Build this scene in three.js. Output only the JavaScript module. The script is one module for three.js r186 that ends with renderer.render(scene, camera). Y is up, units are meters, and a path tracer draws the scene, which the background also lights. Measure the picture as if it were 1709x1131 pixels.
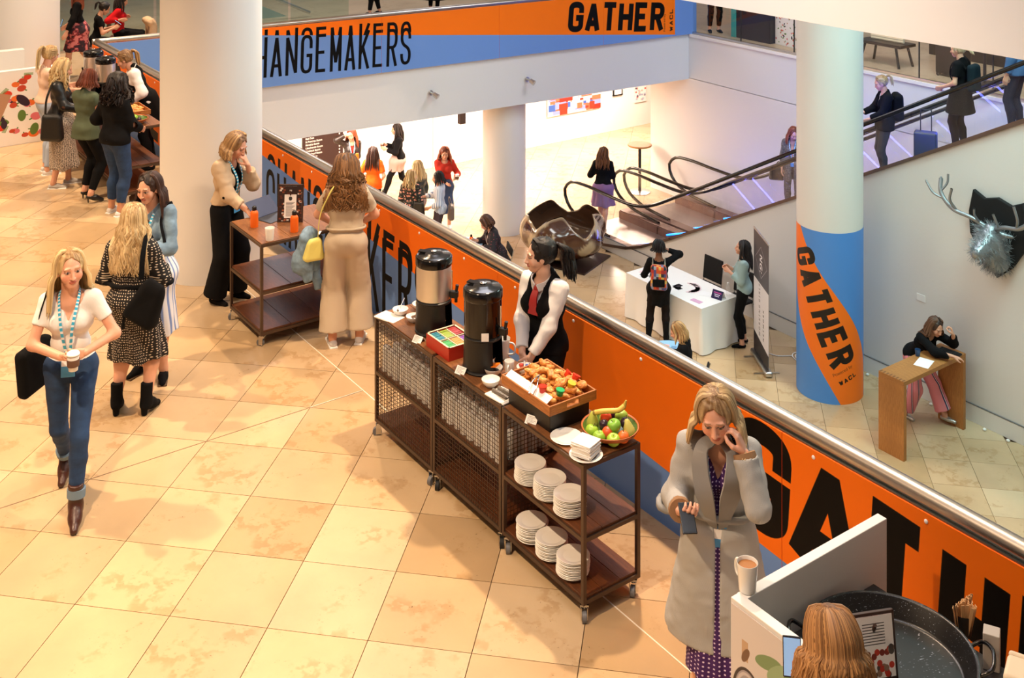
import * as THREE from 'three';
import { mergeGeometries, mergeVertices, toCreasedNormals } from 'three/addons/utils/BufferGeometryUtils.js';
import { RoundedBoxGeometry } from 'three/addons/geometries/RoundedBoxGeometry.js';
import { RectAreaLightUniformsLib } from 'three/addons/lights/RectAreaLightUniformsLib.js';
RectAreaLightUniformsLib.init();
// World: x runs along the near parapet, -z crosses the void, y = 0 is the upper (catering) floor; the lower hall lies at LO.
const LO = -3.8, YAW = 54.5 * Math.PI / 180;
const scene = new THREE.Scene();
scene.background = new THREE.Color(0x0a0a0b);
const camera = new THREE.PerspectiveCamera(33.57, 1709 / 1131, 0.1, 120);
camera.position.set(0, 4.6, 0);
camera.rotation.set(0, YAW, 0);
camera.setViewOffset(1709, 1131, 0, 849.5, 1709, 1131);
const renderer = new THREE.WebGLRenderer({ antialias: true });
renderer.toneMapping = THREE.LinearToneMapping;
renderer.toneMappingExposure = 0.36;
renderer.shadowMap.enabled = true;
scene.add(camera);
const CEIL = 6.5;
const WARM = 0xffe2c2, NEUTRAL = 0xf6f5ff, COOL = 0xdff2fb;
function areaLight(color, intensity, w, h, x, y, z, tx, ty, tz) {
  const l = new THREE.RectAreaLight(color, intensity, w, h);
  l.position.set(x, y, z); l.lookAt(tx, ty, tz); scene.add(l); return l;
}
function spotLight(color, intensity, x, y, z, tx, ty, tz, angle, penumbra, radius) {
  const l = new THREE.SpotLight(color, intensity, 0, angle, penumbra, 2);
  l.position.set(x, y, z); l.target.position.set(tx, ty, tz); scene.add(l, l.target);
  l.castShadow = true; l.shadow.radius = radius; l.shadow.mapSize.set(1024, 1024); return l;
}
// the lamp fittings: [colour, intensity, w, h, x, z, ceiling height]
const PANELS = [
  [WARM, 7, 2.4, 2.4, -7.5, 1.5, CEIL], [WARM, 8, 2.4, 2.4, -13.0, -0.6, CEIL], [WARM, 10, 2.4, 2.4, -18.5, -1.5, CEIL], [NEUTRAL, 13, 2.4, 2.4, -3.5, -3.0, CEIL], [NEUTRAL, 26, 2.4, 2.4, -9.0, -6.6, CEIL],
  [NEUTRAL, 40, 3.0, 3.0, -12.0, -15.2, CEIL], [0xc2f2ee, 80, 3.0, 2.4, -6.0, -12.8, CEIL], [NEUTRAL, 40, 2.4, 2.4, -24.0, -10.0, CEIL], [NEUTRAL, 24, 2.4, 2.4, -25.0, -16.0, CEIL], [NEUTRAL, 6, 2.4, 2.4, -14.0, -21.5, CEIL],
  [0xffe6d2, 85, 1.4, 3.2, -21.4, -10.0, -1.03], [0xffe6d2, 85, 1.4, 3.2, -21.8, -15.0, -1.03], [0xffe6d2, 70, 1.4, 3.0, -22.0, -19.5, -1.03],
  [0xe2f6f6, 26, 3.0, 0.9, -9.0, -9.8, 2.77], [0xf2f4f2, 30, 3.0, 0.9, -14.0, -9.8, 2.77],
];
const DOWNLIGHTS = [];
for (const x of [-22.1, -16.95, -11.8, -6.6]) DOWNLIGHTS.push([x, -5.85, 0xffdcb4, 420]);
for (const x of [-15.5, -10.2, -4.9]) DOWNLIGHTS.push([x, -0.2, 0xffdcb4, 600]);

// ---------- helpers ----------
let seedState = 12345;
function rnd() { seedState = (seedState * 1664525 + 1013904223) >>> 0; return seedState / 4294967296; }
const rr = (a, b) => a + (b - a) * rnd();
const V = (x, y, z) => new THREE.Vector3(x, y, z);
const used = {};
function numbered(name) { used[name] = (used[name] ?? -1) + 1; return used[name] ? name + '_' + String(used[name]).padStart(3, '0') : name; }
function shade(o) { o.traverse((c) => { if (c.isMesh) { c.castShadow = true; c.receiveShadow = true; } }); return o; }
function thing(name, label, category, x = 0, y = 0, z = 0, turn = 0, group) {
  const o = new THREE.Group(); o.name = numbered(name); o.position.set(x, y, z); o.rotation.y = turn;
  o.userData = { label, category }; if (group) o.userData.group = group; scene.add(o); return o;
}
function part(name, geo, mat, parent, x = 0, y = 0, z = 0, ry = 0) {
  const m = new THREE.Mesh(Array.isArray(geo) ? merge(geo) : geo, mat); m.name = name; m.position.set(x, y, z); m.rotation.y = ry; m.castShadow = m.receiveShadow = true; parent.add(m); return m;
}
function solo(name, label, category, geo, mat, x = 0, y = 0, z = 0, ry = 0, group) {
  const m = part(numbered(name), geo, mat, scene, x, y, z, ry); m.userData = { label, category }; if (group) m.userData.group = group; return m;
}
function struct(name, geo, mat, x = 0, y = 0, z = 0, ry = 0) { const m = part(name, geo, mat, scene, x, y, z, ry); m.userData = { kind: 'structure' }; return m; }
function copyOf(root, label, x, y, z, turn = 0) { const c = root.clone(); c.name = numbered(root.name.replace(/_\d{3}$/, '')); c.userData = { ...root.userData, label }; c.position.set(x, y, z); c.rotation.y = turn; scene.add(c); return c; }
function merge(list) {
  const g = list.map((a) => { const b = a.index ? a.toNonIndexed() : a; for (const k of Object.keys(b.attributes)) if (!['position', 'normal', 'uv'].includes(k)) b.deleteAttribute(k); return b; });
  return mergeGeometries(g, false);
}
function box(w, h, d, x = 0, y = 0, z = 0, ry = 0) { const g = new THREE.BoxGeometry(w, h, d); boxUV(g, w, h, d); if (ry) g.rotateY(ry); g.translate(x, y, z); return g; }
function boxUV(g, w, h, d) { const p = g.attributes.position, n = g.attributes.normal, uv = g.attributes.uv; for (let i = 0; i < p.count; i++) { const ax = Math.abs(n.getX(i)), ay = Math.abs(n.getY(i)); if (ax > 0.5) uv.setXY(i, p.getZ(i), p.getY(i)); else if (ay > 0.5) uv.setXY(i, p.getX(i), p.getZ(i)); else uv.setXY(i, p.getX(i), p.getY(i)); } }
function rbox(w, h, d, r, x = 0, y = 0, z = 0, ry = 0) { const g = new RoundedBoxGeometry(w, h, d, 2, Math.min(r, w / 2.01, h / 2.01, d / 2.01)); boxUV(g, w, h, d); if (ry) g.rotateY(ry); g.translate(x, y, z); return g; }
function lathe(pts, seg = 28, x = 0, y = 0, z = 0) { const g = new THREE.LatheGeometry(pts.map(([a, b]) => new THREE.Vector2(a, b)), seg); g.translate(x, y, z); return g; }
function cyl(r1, r2, h, seg = 20, x = 0, y = 0, z = 0) { const g = new THREE.CylinderGeometry(r1, r2, h, seg); g.translate(x, y, z); return g; }
function bar(ax, ay, az, bx, by, bz, r1, r2 = r1, seg = 8) {
  const a = V(ax, ay, az), b = V(bx, by, bz), d = b.clone().sub(a), g = new THREE.CylinderGeometry(r2, r1, d.length(), seg);
  g.applyQuaternion(new THREE.Quaternion().setFromUnitVectors(V(0, 1, 0), d.normalize())); g.translate((ax + bx) / 2, (ay + by) / 2, (az + bz) / 2); return g;
}
function tube(pts, r, seg = 24, rad = 8, closed = false) { return new THREE.TubeGeometry(new THREE.CatmullRomCurve3(pts.map((p) => V(...p)), closed, 'centripetal'), seg, r, rad, closed); }
function ball(r, x = 0, y = 0, z = 0, sx = 1, sy = 1, sz = 1, ws = 16, hs = 12) { const g = new THREE.SphereGeometry(r, ws, hs); g.scale(sx, sy, sz); g.translate(x, y, z); return g; }
function extrude(pts, depth, bevel = 0) { const s = new THREE.Shape(pts.map(([a, b]) => new THREE.Vector2(a, b))); return new THREE.ExtrudeGeometry(s, { depth, bevelEnabled: bevel > 0, bevelSize: bevel, bevelThickness: bevel, bevelSegments: 2, curveSegments: 12 }); }
// value noise
function hash3(x, y, z) { let h = (x * 374761393 + y * 668265263 + z * 2147483647) | 0; h = Math.imul(h ^ (h >>> 13), 1274126177); return ((h ^ (h >>> 16)) >>> 0) / 4294967296; }
function noise3(x, y, z) {
  const xi = Math.floor(x), yi = Math.floor(y), zi = Math.floor(z); let fx = x - xi, fy = y - yi, fz = z - zi;
  fx = fx * fx * (3 - 2 * fx); fy = fy * fy * (3 - 2 * fy); fz = fz * fz * (3 - 2 * fz);
  const l = (a, b, t) => a + (b - a) * t;
  return l(l(l(hash3(xi, yi, zi), hash3(xi + 1, yi, zi), fx), l(hash3(xi, yi + 1, zi), hash3(xi + 1, yi + 1, zi), fx), fy), l(l(hash3(xi, yi, zi + 1), hash3(xi + 1, yi, zi + 1), fx), l(hash3(xi, yi + 1, zi + 1), hash3(xi + 1, yi + 1, zi + 1), fx), fy), fz);
}
function tn(u, v, f, z = 0) { // tileable 2d noise, u,v in 0..1
  const a = u * f, b = v * f, xi = Math.floor(a), yi = Math.floor(b); let fx = a - xi, fy = b - yi; fx = fx * fx * (3 - 2 * fx); fy = fy * fy * (3 - 2 * fy);
  const q = (i, j) => hash3(((i % f) + f) % f, ((j % f) + f) % f, z); const l = (p, r, t) => p + (r - p) * t;
  return l(l(q(xi, yi), q(xi + 1, yi), fx), l(q(xi, yi + 1), q(xi + 1, yi + 1), fx), fy);
}
function fbm(u, v, f, o, z = 0) { let s = 0, a = 0.5, t = 0; for (let i = 0; i < o; i++) { s += a * tn(u, v, f, z + i); t += a; a *= 0.55; f *= 2; } return s / t; }
function dataTex(w, h, fn, repeat = 1, repeatY = repeat, srgb = true) {
  const d = new Uint8Array(w * h * 4);
  for (let j = 0; j < h; j++) for (let i = 0; i < w; i++) { const c = fn((i + 0.5) / w, (j + 0.5) / h), k = (j * w + i) * 4; d[k] = c[0]; d[k + 1] = c[1]; d[k + 2] = c[2]; d[k + 3] = 255; }
  const t = new THREE.DataTexture(d, w, h); t.wrapS = t.wrapT = THREE.RepeatWrapping; t.magFilter = THREE.LinearFilter; t.minFilter = THREE.LinearMipmapLinearFilter; t.generateMipmaps = true;
  t.repeat.set(repeat, repeatY); if (srgb) t.colorSpace = THREE.SRGBColorSpace; t.needsUpdate = true; return t;
}
function canvasTex(w, h, draw) { const c = document.createElement('canvas'); c.width = w; c.height = h; draw(c.getContext('2d'), w, h); const t = new THREE.CanvasTexture(c); t.colorSpace = THREE.SRGBColorSpace; t.anisotropy = 8; return t; }
function mat(color, rough = 0.6, extra = {}) { return new THREE.MeshStandardMaterial({ color, roughness: rough, ...extra }); }
const clamp = (x, a = 0, b = 1) => Math.min(b, Math.max(a, x)), mix = (a, b, t) => a + (b - a) * t, sst = (a, b, x) => { const t = clamp((x - a) / (b - a)); return t * t * (3 - 2 * t); };
// ---------- shared materials ----------
const stoneTex = dataTex(1024, 1024, (u, v) => {
  const a = fbm(u, v, 4, 6, 3), b = fbm(u, v, 9, 5, 20), c = tn(u, v, 220, 40), e = fbm(u, v, 40, 3, 60);
  let k = 0.93 + 0.12 * (a - 0.5); const blot = sst(0.54, 0.74, b) * sst(0.42, 0.62, e); k -= blot * 0.07; const pit = sst(0.93, 0.99, c) * sst(0.5, 0.6, b); k -= pit * 0.3;
  return [clamp(214 * k, 0, 255), clamp((188 - blot * 6) * k, 0, 255), clamp((152 - blot * 12) * k, 0, 255)];
}, 0.5);
const stoneMats = [0xffffff, 0xf2ece4, 0xfffaf2, 0xf6efe8, 0xe9e0d2].map((c) => mat(c, 0.19, { map: stoneTex }));
const groutMat = mat(0x8a7055, 0.9);
function woodTex(base, dark, fx, fy, k = 1) { return dataTex(512, 512, (u, v) => { const w = fbm(u, v, 3, 4, 7) * 0.9; const g = fbm((u * fx) % 1, (v * fy + w * 0.12) % 1, 16, 4, 11), s = tn(u, v, 4, 31), p = clamp(0.25 + 0.9 * (g - 0.35) * k + 0.35 * (s - 0.5)); return [0, 1, 2].map((i) => mix(base[i], dark[i], p)); }, 1.4); }
const cartWood = mat(0xffffff, 0.42, { map: woodTex([142, 92, 50], [86, 50, 26], 1, 8) });
const cartShelf = mat(0xffffff, 0.38, { map: woodTex([112, 64, 33], [62, 33, 17], 1, 8) });
const oakMat = mat(0xffffff, 0.55, { map: woodTex([186, 128, 66], [142, 90, 42], 1, 10) });
const trayWood = mat(0xffffff, 0.5, { map: woodTex([196, 128, 62], [140, 80, 34], 1, 8) });
const weave = dataTex(256, 256, (u, v) => { const a = 0.5 + 0.25 * Math.sin(u * 6.2832 * 64) + 0.25 * Math.sin(v * 6.2832 * 64) + 0.5 * (fbm(u, v, 8, 4, 5) - 0.5); const k = clamp(a) * 255; return [k, k, k]; }, 5, 5, false);
const leatherBump = dataTex(256, 256, (u, v) => { const k = fbm(u, v, 24, 4, 9) * 255; return [k, k, k]; }, 6, 6, false);
const plaster = dataTex(256, 256, (u, v) => { const k = fbm(u, v, 10, 5, 2) * 255; return [k, k, k]; }, 1.2, 1.2, false);
const whiteWall = mat(0xe6e4e0, 0.75, { bumpMap: plaster, bumpScale: 0.0015 });
const whitePaint = mat(0xeceae6, 0.5);
const steel = mat(0xc9c6c2, 0.28, { metalness: 1 });
const darkSteel = mat(0x5a483a, 0.45, { metalness: 0.6 });
const chrome = mat(0xd6d6d6, 0.15, { metalness: 1 });
const brushed = mat(0xbcb6ae, 0.32, { metalness: 1 });
const black = mat(0x0b0b0c, 0.45), blackGloss = mat(0x0c0b0b, 0.16), blackMatt = mat(0x0e0e0f, 0.85), rubber = mat(0x1a1a1b, 0.7);
const china = new THREE.MeshPhysicalMaterial({ color: 0xf2f0ea, roughness: 0.18, clearcoat: 0.6 });
const paper = mat(0xf4f2ee, 0.8);
const glassPane = new THREE.MeshPhysicalMaterial({ color: 0xffffff, side: THREE.DoubleSide, roughness: 0.02, transmission: 1, thickness: 0, ior: 1.5 });
const orangePrint = mat(0xff6a0c, 0.4);
// ---------- lettering drawn as strokes ----------
const GLYPHS = {
  C: 'M1 .68L1 .8Q1 1 .5 1Q0 1 0 .8L0 .2Q0 0 .5 0Q1 0 1 .2L1 .32', G: 'M1 .66L1 .8Q1 1 .5 1Q0 1 0 .8L0 .2Q0 0 .5 0Q1 0 1 .2L1 .46L.5 .46',
  A: 'M0 -.06L.5 1.02L1 -.06M.2 .24L.8 .24', T: 'M-.1 1L1.1 1M.5 1L.5 -.06', H: 'M0 -.06L0 1.06M1 -.06L1 1.06M0 .5L1 .5', E: 'M1 1L0 1L0 0L1 0M0 .52L.85 .52',
  R: 'M0 -.06L0 1L.5 1Q1 1 1 .76Q1 .5 .5 .5L0 .5M.5 .5L1 -.06', N: 'M0 -.06L0 1L1 0L1 1.06', M: 'M0 -.06L0 1L.5 .2L1 1L1 -.06', K: 'M0 -.06L0 1.06M1 1.06L0 .36M.32 .56L1 -.06',
  S: 'M1 .72Q1 1 .5 1Q0 1 0 .76Q0 .58 .5 .5Q1 .42 1 .24Q1 0 .5 0Q0 0 0 .28', W: 'M0 1.05L.25 0L.5 .85L.75 0L1 1.05', L: 'M0 1.06L0 0L1 0', O: 'M.5 0Q0 0 0 .2L0 .8Q0 1 .5 1Q1 1 1 .8L1 .2Q1 0 .5 0',
};
function drawWord(ctx, word, x, y, w, h, gap, t) { // baseline at y (canvas y down), w = letter width
  ctx.lineWidth = t; ctx.lineJoin = 'miter'; ctx.miterLimit = 2.2; ctx.lineCap = 'butt'; ctx.strokeStyle = '#060505';
  for (const ch of word) {
    const px = (a) => x + t / 2 + a * (w - t), py = (b) => y - t / 2 - b * (h - t); ctx.beginPath();
    for (const m of GLYPHS[ch].matchAll(/([MLQ])([^MLQ]*)/g)) { const n = m[2].trim().split(/\s+/).map(Number); if (m[1] === 'M') ctx.moveTo(px(n[0]), py(n[1])); else if (m[1] === 'L') ctx.lineTo(px(n[0]), py(n[1])); else ctx.quadraticCurveTo(px(n[0]), py(n[1]), px(n[2]), py(n[3])); }
    ctx.stroke(); x += w + gap;
  }
}
const ORANGE = '#ff7a14', BLUE = '#6f97da';
function along(ctx, x, y, slope, fn) { ctx.save(); ctx.translate(x, y); ctx.rotate(slope); fn(); ctx.restore(); }
// panel print in metres: s along the parapet, h up; P = pixels per metre
function drawNear(ctx) { // s = x + 19.12, y axis already points down from h = 1.06
  const X = (u) => u + 19.12, Y = (h) => 1.06 - h;
  ctx.fillStyle = ORANGE; ctx.fillRect(0, 0, 19, 1.1);
  ctx.fillStyle = BLUE; ctx.beginPath(); ctx.moveTo(X(-14.35), Y(1.07)); ctx.lineTo(X(-12.1), Y(0.89)); ctx.lineTo(X(-0.4), Y(0)); ctx.lineTo(X(-14.35), Y(0)); ctx.fill();
  ctx.beginPath(); ctx.moveTo(X(-19.1), Y(0.42)); ctx.lineTo(X(-14.4), Y(0.06)); ctx.lineTo(X(-14.4), Y(0)); ctx.lineTo(X(-19.1), Y(0)); ctx.fill();
  const b = 0.076;
  along(ctx, X(-17.95), Y(0.36), b, () => drawWord(ctx, 'GATHER', 0, 0, 0.41, 0.64, 0.05, 0.135));
  along(ctx, X(-4.85), Y(0.41), b, () => [['G', 0, 0.43], ['A', 0.44, 0.52], ['T', 0.94, 0.38], ['H', 1.41, 0.37], ['E', 1.84, 0.34], ['R', 2.24, 0.4]].forEach(([c, s, w]) => drawWord(ctx, c, s, 0, w, 0.66, 0, 0.135)));
  ctx.save(); ctx.beginPath(); ctx.moveTo(X(-14.3), Y(1.07)); ctx.lineTo(X(-12.1), Y(0.89)); ctx.lineTo(X(-6), Y(0.43)); ctx.lineTo(X(-6), Y(1.07)); ctx.clip();
  along(ctx, X(-11.98), Y(0.24), 0.035, () => drawWord(ctx, 'CHANGEMAKERS', 0, 0, 0.24, 0.72, 0.06, 0.062)); ctx.restore();
  ctx.save(); ctx.beginPath(); ctx.moveTo(X(-14.3), Y(1.06)); ctx.lineTo(X(-12.1), Y(0.89)); ctx.lineTo(X(-6), Y(0.43)); ctx.lineTo(X(-6), Y(0)); ctx.lineTo(X(-14.3), Y(0)); ctx.clip();
  ctx.restore(); along(ctx, X(-11.98), Y(0.06), 0.0, () => drawWord(ctx, 'CHANGEMAKERS', 0, 0, 0.24, 0.72, 0.06, 0.062));
}
function drawBridge(ctx) { // s = distance from the corner along the bridge, n = 5.13 + s
  const X = (n) => n - 5.13, Y = (h) => 1.06 - h;
  ctx.fillStyle = BLUE; ctx.fillRect(0, 0, 14, 1.1);
  ctx.fillStyle = ORANGE; ctx.beginPath(); ctx.moveTo(X(6.6), Y(1.07)); ctx.lineTo(X(17.55), Y(0.03)); ctx.lineTo(X(17.55), Y(1.07)); ctx.fill();
  ctx.save(); ctx.beginPath(); ctx.moveTo(X(6.6), Y(1.07)); ctx.lineTo(X(17.55), Y(0.03)); ctx.lineTo(X(17.55), Y(1.07)); ctx.clip();
  along(ctx, X(7.58), Y(0.34), 0.035, () => drawWord(ctx, 'CHANGEMAKERS', 0, 0, 0.225, 0.7, 0.062, 0.058)); ctx.restore();
  along(ctx, X(7.58), Y(0.2), 0.03, () => drawWord(ctx, 'CHANGEMAKERS', 0, 0, 0.225, 0.7, 0.062, 0.058));
  along(ctx, X(14.63), Y(0.36), 0.088, () => drawWord(ctx, 'GATHER', 0, 0, 0.39, 0.64, 0.05, 0.125));
  ctx.fillStyle = '#1a1210'; along(ctx, X(17.34), Y(0.12), -Math.PI / 2, () => { ctx.font = '0.075px sans-serif'; ctx.fillText('Powered by', 0, 0); drawWord(ctx, 'WACL', 0, 0.15, 0.1, 0.1, 0.03, 0.022); });
}
function printPanels(parent, len, count, draw, face) {
  for (let i = 0; i < count; i++) {
    const w = len / count, W = 1024, hpx = 384;
    const t = canvasTex(W, hpx, (c) => { c.scale(W / w, hpx / 1.06); c.translate(-w * i, 0); draw(c); });
    const g = new THREE.BoxGeometry(w - 0.004, 1.06, 0.012); g.translate(w * (i + 0.5), 0.53, 0); const m = new THREE.MeshPhysicalMaterial({ color: 0xffffff, roughness: 0.55, specularIntensity: 0.3, map: t });
    part('printed_panel', g, [blackMatt, blackMatt, blackMatt, blackMatt, face > 0 ? m : whitePaint, face > 0 ? whitePaint : m].map((a, k) => (k < 4 ? orangePrint : a)), parent);
  }
}
// ---------- building shell ----------
const X0 = -36, X1 = 5, Z0 = -27, Z1 = 8;
function extrudeFlat(pts, y0, y1) { const g = extrude(pts.map(([x, z]) => [x, -z]), y1 - y0); g.rotateX(-Math.PI / 2); g.translate(0, y0, 0); return g; }
const slabMat = mat(0xdfe0df, 0.7, { bumpMap: plaster, bumpScale: 0.001 });
const hallFloor = mat(0xffffff, 0.3, { map: stoneTex });
const floorMain = struct('floor', box(X1 - X0, 1.01, Z1 + 5.2, (X0 + X1) / 2, -0.525, (Z1 - 5.2) / 2), groutMat);
const deck = struct('floor_landing', extrudeFlat([[X0, -5.2], [-19.16, -5.2], [-18.35, -18.05], [-18.35, Z0], [X0, Z0]], -1.03, 0), [hallFloor, slabMat]);
const farFloor = struct('floor_gallery', box(X1 + 18.35, 1.01, -18.0 - Z0, (X1 - 18.35) / 2, -0.505, (Z0 - 18.0) / 2), [slabMat, slabMat, hallFloor, slabMat, slabMat, slabMat]);
struct('trim_1', box(X1 + 18.3, 0.06, 0.03, (X1 - 18.3) / 2, -0.03, -17.985), whitePaint);
const floorLow = struct('floor_lower', box(X1 - X0, 0.3, Z1 - Z0, (X0 + X1) / 2, LO - 0.175, (Z1 + Z0) / 2), groutMat);
const TS = 0.6, tileGeos = [];
for (let i = 0; i < 10; i++) { const g = new THREE.BoxGeometry(TS - 0.005, 0.03, TS - 0.005), uv = g.attributes.uv, ou = rnd() * 2, ov = rnd() * 2, q = i % 2; for (let k = 0; k < uv.count; k++) { const a = uv.getX(k) * TS + ou, b = uv.getY(k) * TS + ov; uv.setXY(k, q ? b : a, q ? a : b); } g.rotateY(Math.PI / 4); tileGeos.push(g); }
function layTiles(floor, y, inside, near) { // square slabs laid at 45 degrees to the parapet
  const r2 = Math.SQRT1_2, list = [];
  for (let i = -70; i < 70; i++) for (let j = -70; j < 70; j++) { const a = i * TS, b = j * TS, x = TILE_O[0] + (a + b) * r2, z = TILE_O[1] + (a - b) * r2; if (inside(x, z)) list.push([x, z, (near[0] - x) ** 2 + (near[1] - z) ** 2]); }
  list.sort((p, q) => p[2] - q[2]);
  const rest = [];
  list.forEach(([x, z], k) => { const m = stoneMats[Math.floor(rnd() * 5)], g = tileGeos[Math.floor(rnd() * 10)]; if (k < 300) part('tile', g, m, floor, x, y, z); else { const c = g.clone(); c.translate(x, y, z); rest.push(c); } });
  if (rest.length) part('far_tiles', rest, stoneMats[0], floor).userData.kind = 'stuff';
}
const inView = (x, z, h) => { const X = 0.5807 * x - 0.8141 * z, Zd = -0.8141 * x - 0.5807 * z; return Zd > 3 && Math.abs(X / Zd) < 0.52; };
const TILE_O = [-8.2, -3.03 - 0.6 * Math.SQRT1_2];
layTiles(floorMain, -0.005, (x, z) => z > -5.2 && z < 3.2 && x > -22 && x < 0 && inView(x, z), [-7, -3]);
layTiles(floorLow, LO - 0.015, (x, z) => z < -5.3 && z > -22 && x > -24 && x < -6 && inView(x, z) && !(z < -14.6 && x > -18), [-12, -12]);
part('joint_strip', box(18, 0.004, 0.008, -9, 0.0105, -4.35), mat(0xe8dcc8, 0.5), floorMain);
part('joint_strip', box(0.006, 0.004, 7, -8.2, 0.0105, -0.85), mat(0x8d755a, 0.7), floorMain);
part('joint_strip', box(0.006, 0.004, 0.46, -8.2, 0.0108, -4.11), mat(0xe8dcc8, 0.5), floorMain);
struct('ceiling', box(X1 - X0, 0.3, Z1 - Z0, (X0 + X1) / 2, CEIL + 0.15, (Z0 + Z1) / 2), whiteWall);
struct('wall_left', box(0.3, CEIL - LO, Z1 - Z0, X0 - 0.15, (CEIL + LO) / 2, (Z0 + Z1) / 2), whiteWall);
struct('wall_right', box(0.3, CEIL - LO, Z1 - Z0, X1 + 0.15, (CEIL + LO) / 2, (Z0 + Z1) / 2), whiteWall);
struct('wall_front', box(X1 - X0, CEIL - LO, 0.3, (X0 + X1) / 2, (CEIL + LO) / 2, Z1 + 0.15), whiteWall);
struct('wall_back', box(X1 - X0, CEIL - LO, 0.3, (X0 + X1) / 2, (CEIL + LO) / 2, Z0 - 0.15), whiteWall);
struct('wall_under_parapet', box(X1 - X0, -1.03 - LO, 0.2, (X0 + X1) / 2, (LO - 1.03) / 2, -5.0), whiteWall);
struct('wall_escalator_back', box(X1 + 19.62, -1.0 - LO + 0.0, 0.3, (X1 - 19.62) / 2, (LO - 1.0) / 2, -18.15), whiteWall);
struct('wall_hall', box(0.2, -1.03 - LO, 24, -24.0, (LO - 1.03) / 2, -15), whiteWall);
// upper slab edge crossing above the void, stag wall under the escalator
struct('wall_upper_slab', box(30, 1.15, 2.6, -9, 2.77 + 0.575, -9.8), mat(0xf0f1f3, 0.6));
{
  const pts = [[-18.4, LO], [-18.4, -3.78], [-17.4, -3.76], [-16.6, -3.6], [-16.15, -3.44], [-15.35, -3.05], [2, 6.1], [4.9, 6.4], [4.9, LO]];
  const g = extrude(pts, 0.12); const w = struct('wall_stag', g, whiteWall, 0, 0, -14.72);
  part('skirting', box(23.2, 0.24, 0.02, -6.7, LO + 0.12, 0.128), whitePaint, w); part('skirting_groove', box(23.2, 0.012, 0.024, -6.7, LO + 0.25, 0.128), mat(0x777777, 0.8), w);
  const edge = []; for (let i = 1; i < 7; i++) { const [a, b] = pts[i], [c, d] = pts[i + 1]; const L = Math.hypot(c - a, d - b), e = new THREE.BoxGeometry(L + 0.03, 0.05, 0.2); e.rotateZ(Math.atan2(d - b, c - a)); e.translate((a + c) / 2, (b + d) / 2 + 0.02, 0.06); edge.push(e); }
  part('edge_trim', edge, mat(0x6e5a50, 0.4, { metalness: 0.5 }), w);
}
// parapets with printed panels
const nearPar = struct('wall_parapet', box(17.6, 1.05, 0.07, 8.8, 0.525, 0), whitePaint, -19.12, 0, -5.175);
{ const gp = new THREE.Group(); gp.name = 'print_run'; gp.position.set(0, 0, 0.043); nearPar.add(gp); }
printPanels(nearPar, 17.6, 6, drawNear, 1); nearPar.children.forEach((c) => { if (c.name === 'printed_panel') c.position.z = 0.044; }); nearPar.remove(nearPar.children[0]);
part('handrail', bar(0, 1.1, -0.02, 17.6, 1.1, -0.02, 0.05, 0.05, 20), brushed, nearPar);
part('rail_channel', box(17.6, 0.03, 0.1, 8.8, 1.055, -0.01), mat(0x6a716e, 0.35, { metalness: 0.8 }), nearPar);
for (let i = 0; i < 24; i++) part('fixing_stud', ball(0.012, 0.3 + i * 0.73, 1.02, 0.052, 1, 1, 0.6, 10, 8), mat(0xf2f2f2, 0.3), nearPar);
const brTurn = Math.atan2(13.02, 0.81), bridgePar = struct('wall_bridge_parapet', box(13.05, 1.05, 0.07, 6.525, 0.525, 0), whitePaint, -19.12, 0, -5.13, brTurn);
printPanels(bridgePar, 13.05, 5, drawBridge, 1); bridgePar.children.forEach((c) => { c.position.z = 0.044; });
part('inner_print', box(13, 1.04, 0.01, 6.5, 0.525, -0.042), mat(0x6f93cf, 0.45), bridgePar);
part('handrail', bar(0, 1.1, 0, 13.05, 1.1, 0, 0.045, 0.045, 16), brushed, bridgePar);
for (const s of [6.3, 8.53]) { const k = thing('wall_spotlight', s < 7 ? 'small steel pin spotlight on white fascia under the long narrow word' : 'small steel pin spotlight on white fascia below plain blue strip', 'spotlight', -19.12 + s * 0.062, -0.52, -5.13 - s * 0.998, brTurn, 'pin spotlights on the bridge fascia'); part('arm', bar(0, 0, 0.0, 0, 0, 0.13, 0.02, 0.02, 12), steel, k); part('head', bar(0, 0.0, 0.12, 0.05, -0.05, 0.2, 0.045, 0.055, 16), steel, k); part('base_plate', bar(0, 0, -0.005, 0, 0, 0.012, 0.05, 0.05, 16), steel, k); }
// far gallery glass balustrade
{ const gb = struct('wall_gallery_glass', box(0.01, 0.01, 0.01, 0, 0.005, 0), steel, -18.3, 0, -18.05); for (let i = 0; i < 12; i++) part('glass_panel', new THREE.PlaneGeometry(1.44, 1.05).translate(0.75 + i * 1.46, 0.56, 0), glassPane, gb); for (let i = 0; i < 13; i++) part('post', box(0.012, 1.05, 0.03, 0.02 + i * 1.46, 0.56, 0), mat(0x2b2b2b, 0.4), gb); part('shoe_rail', box(17.6, 0.05, 0.05, 8.8, 0.025, 0), steel, gb); part('handrail', bar(0, 1.1, 0, 17.6, 1.1, 0, 0.025), steel, gb); }
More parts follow.
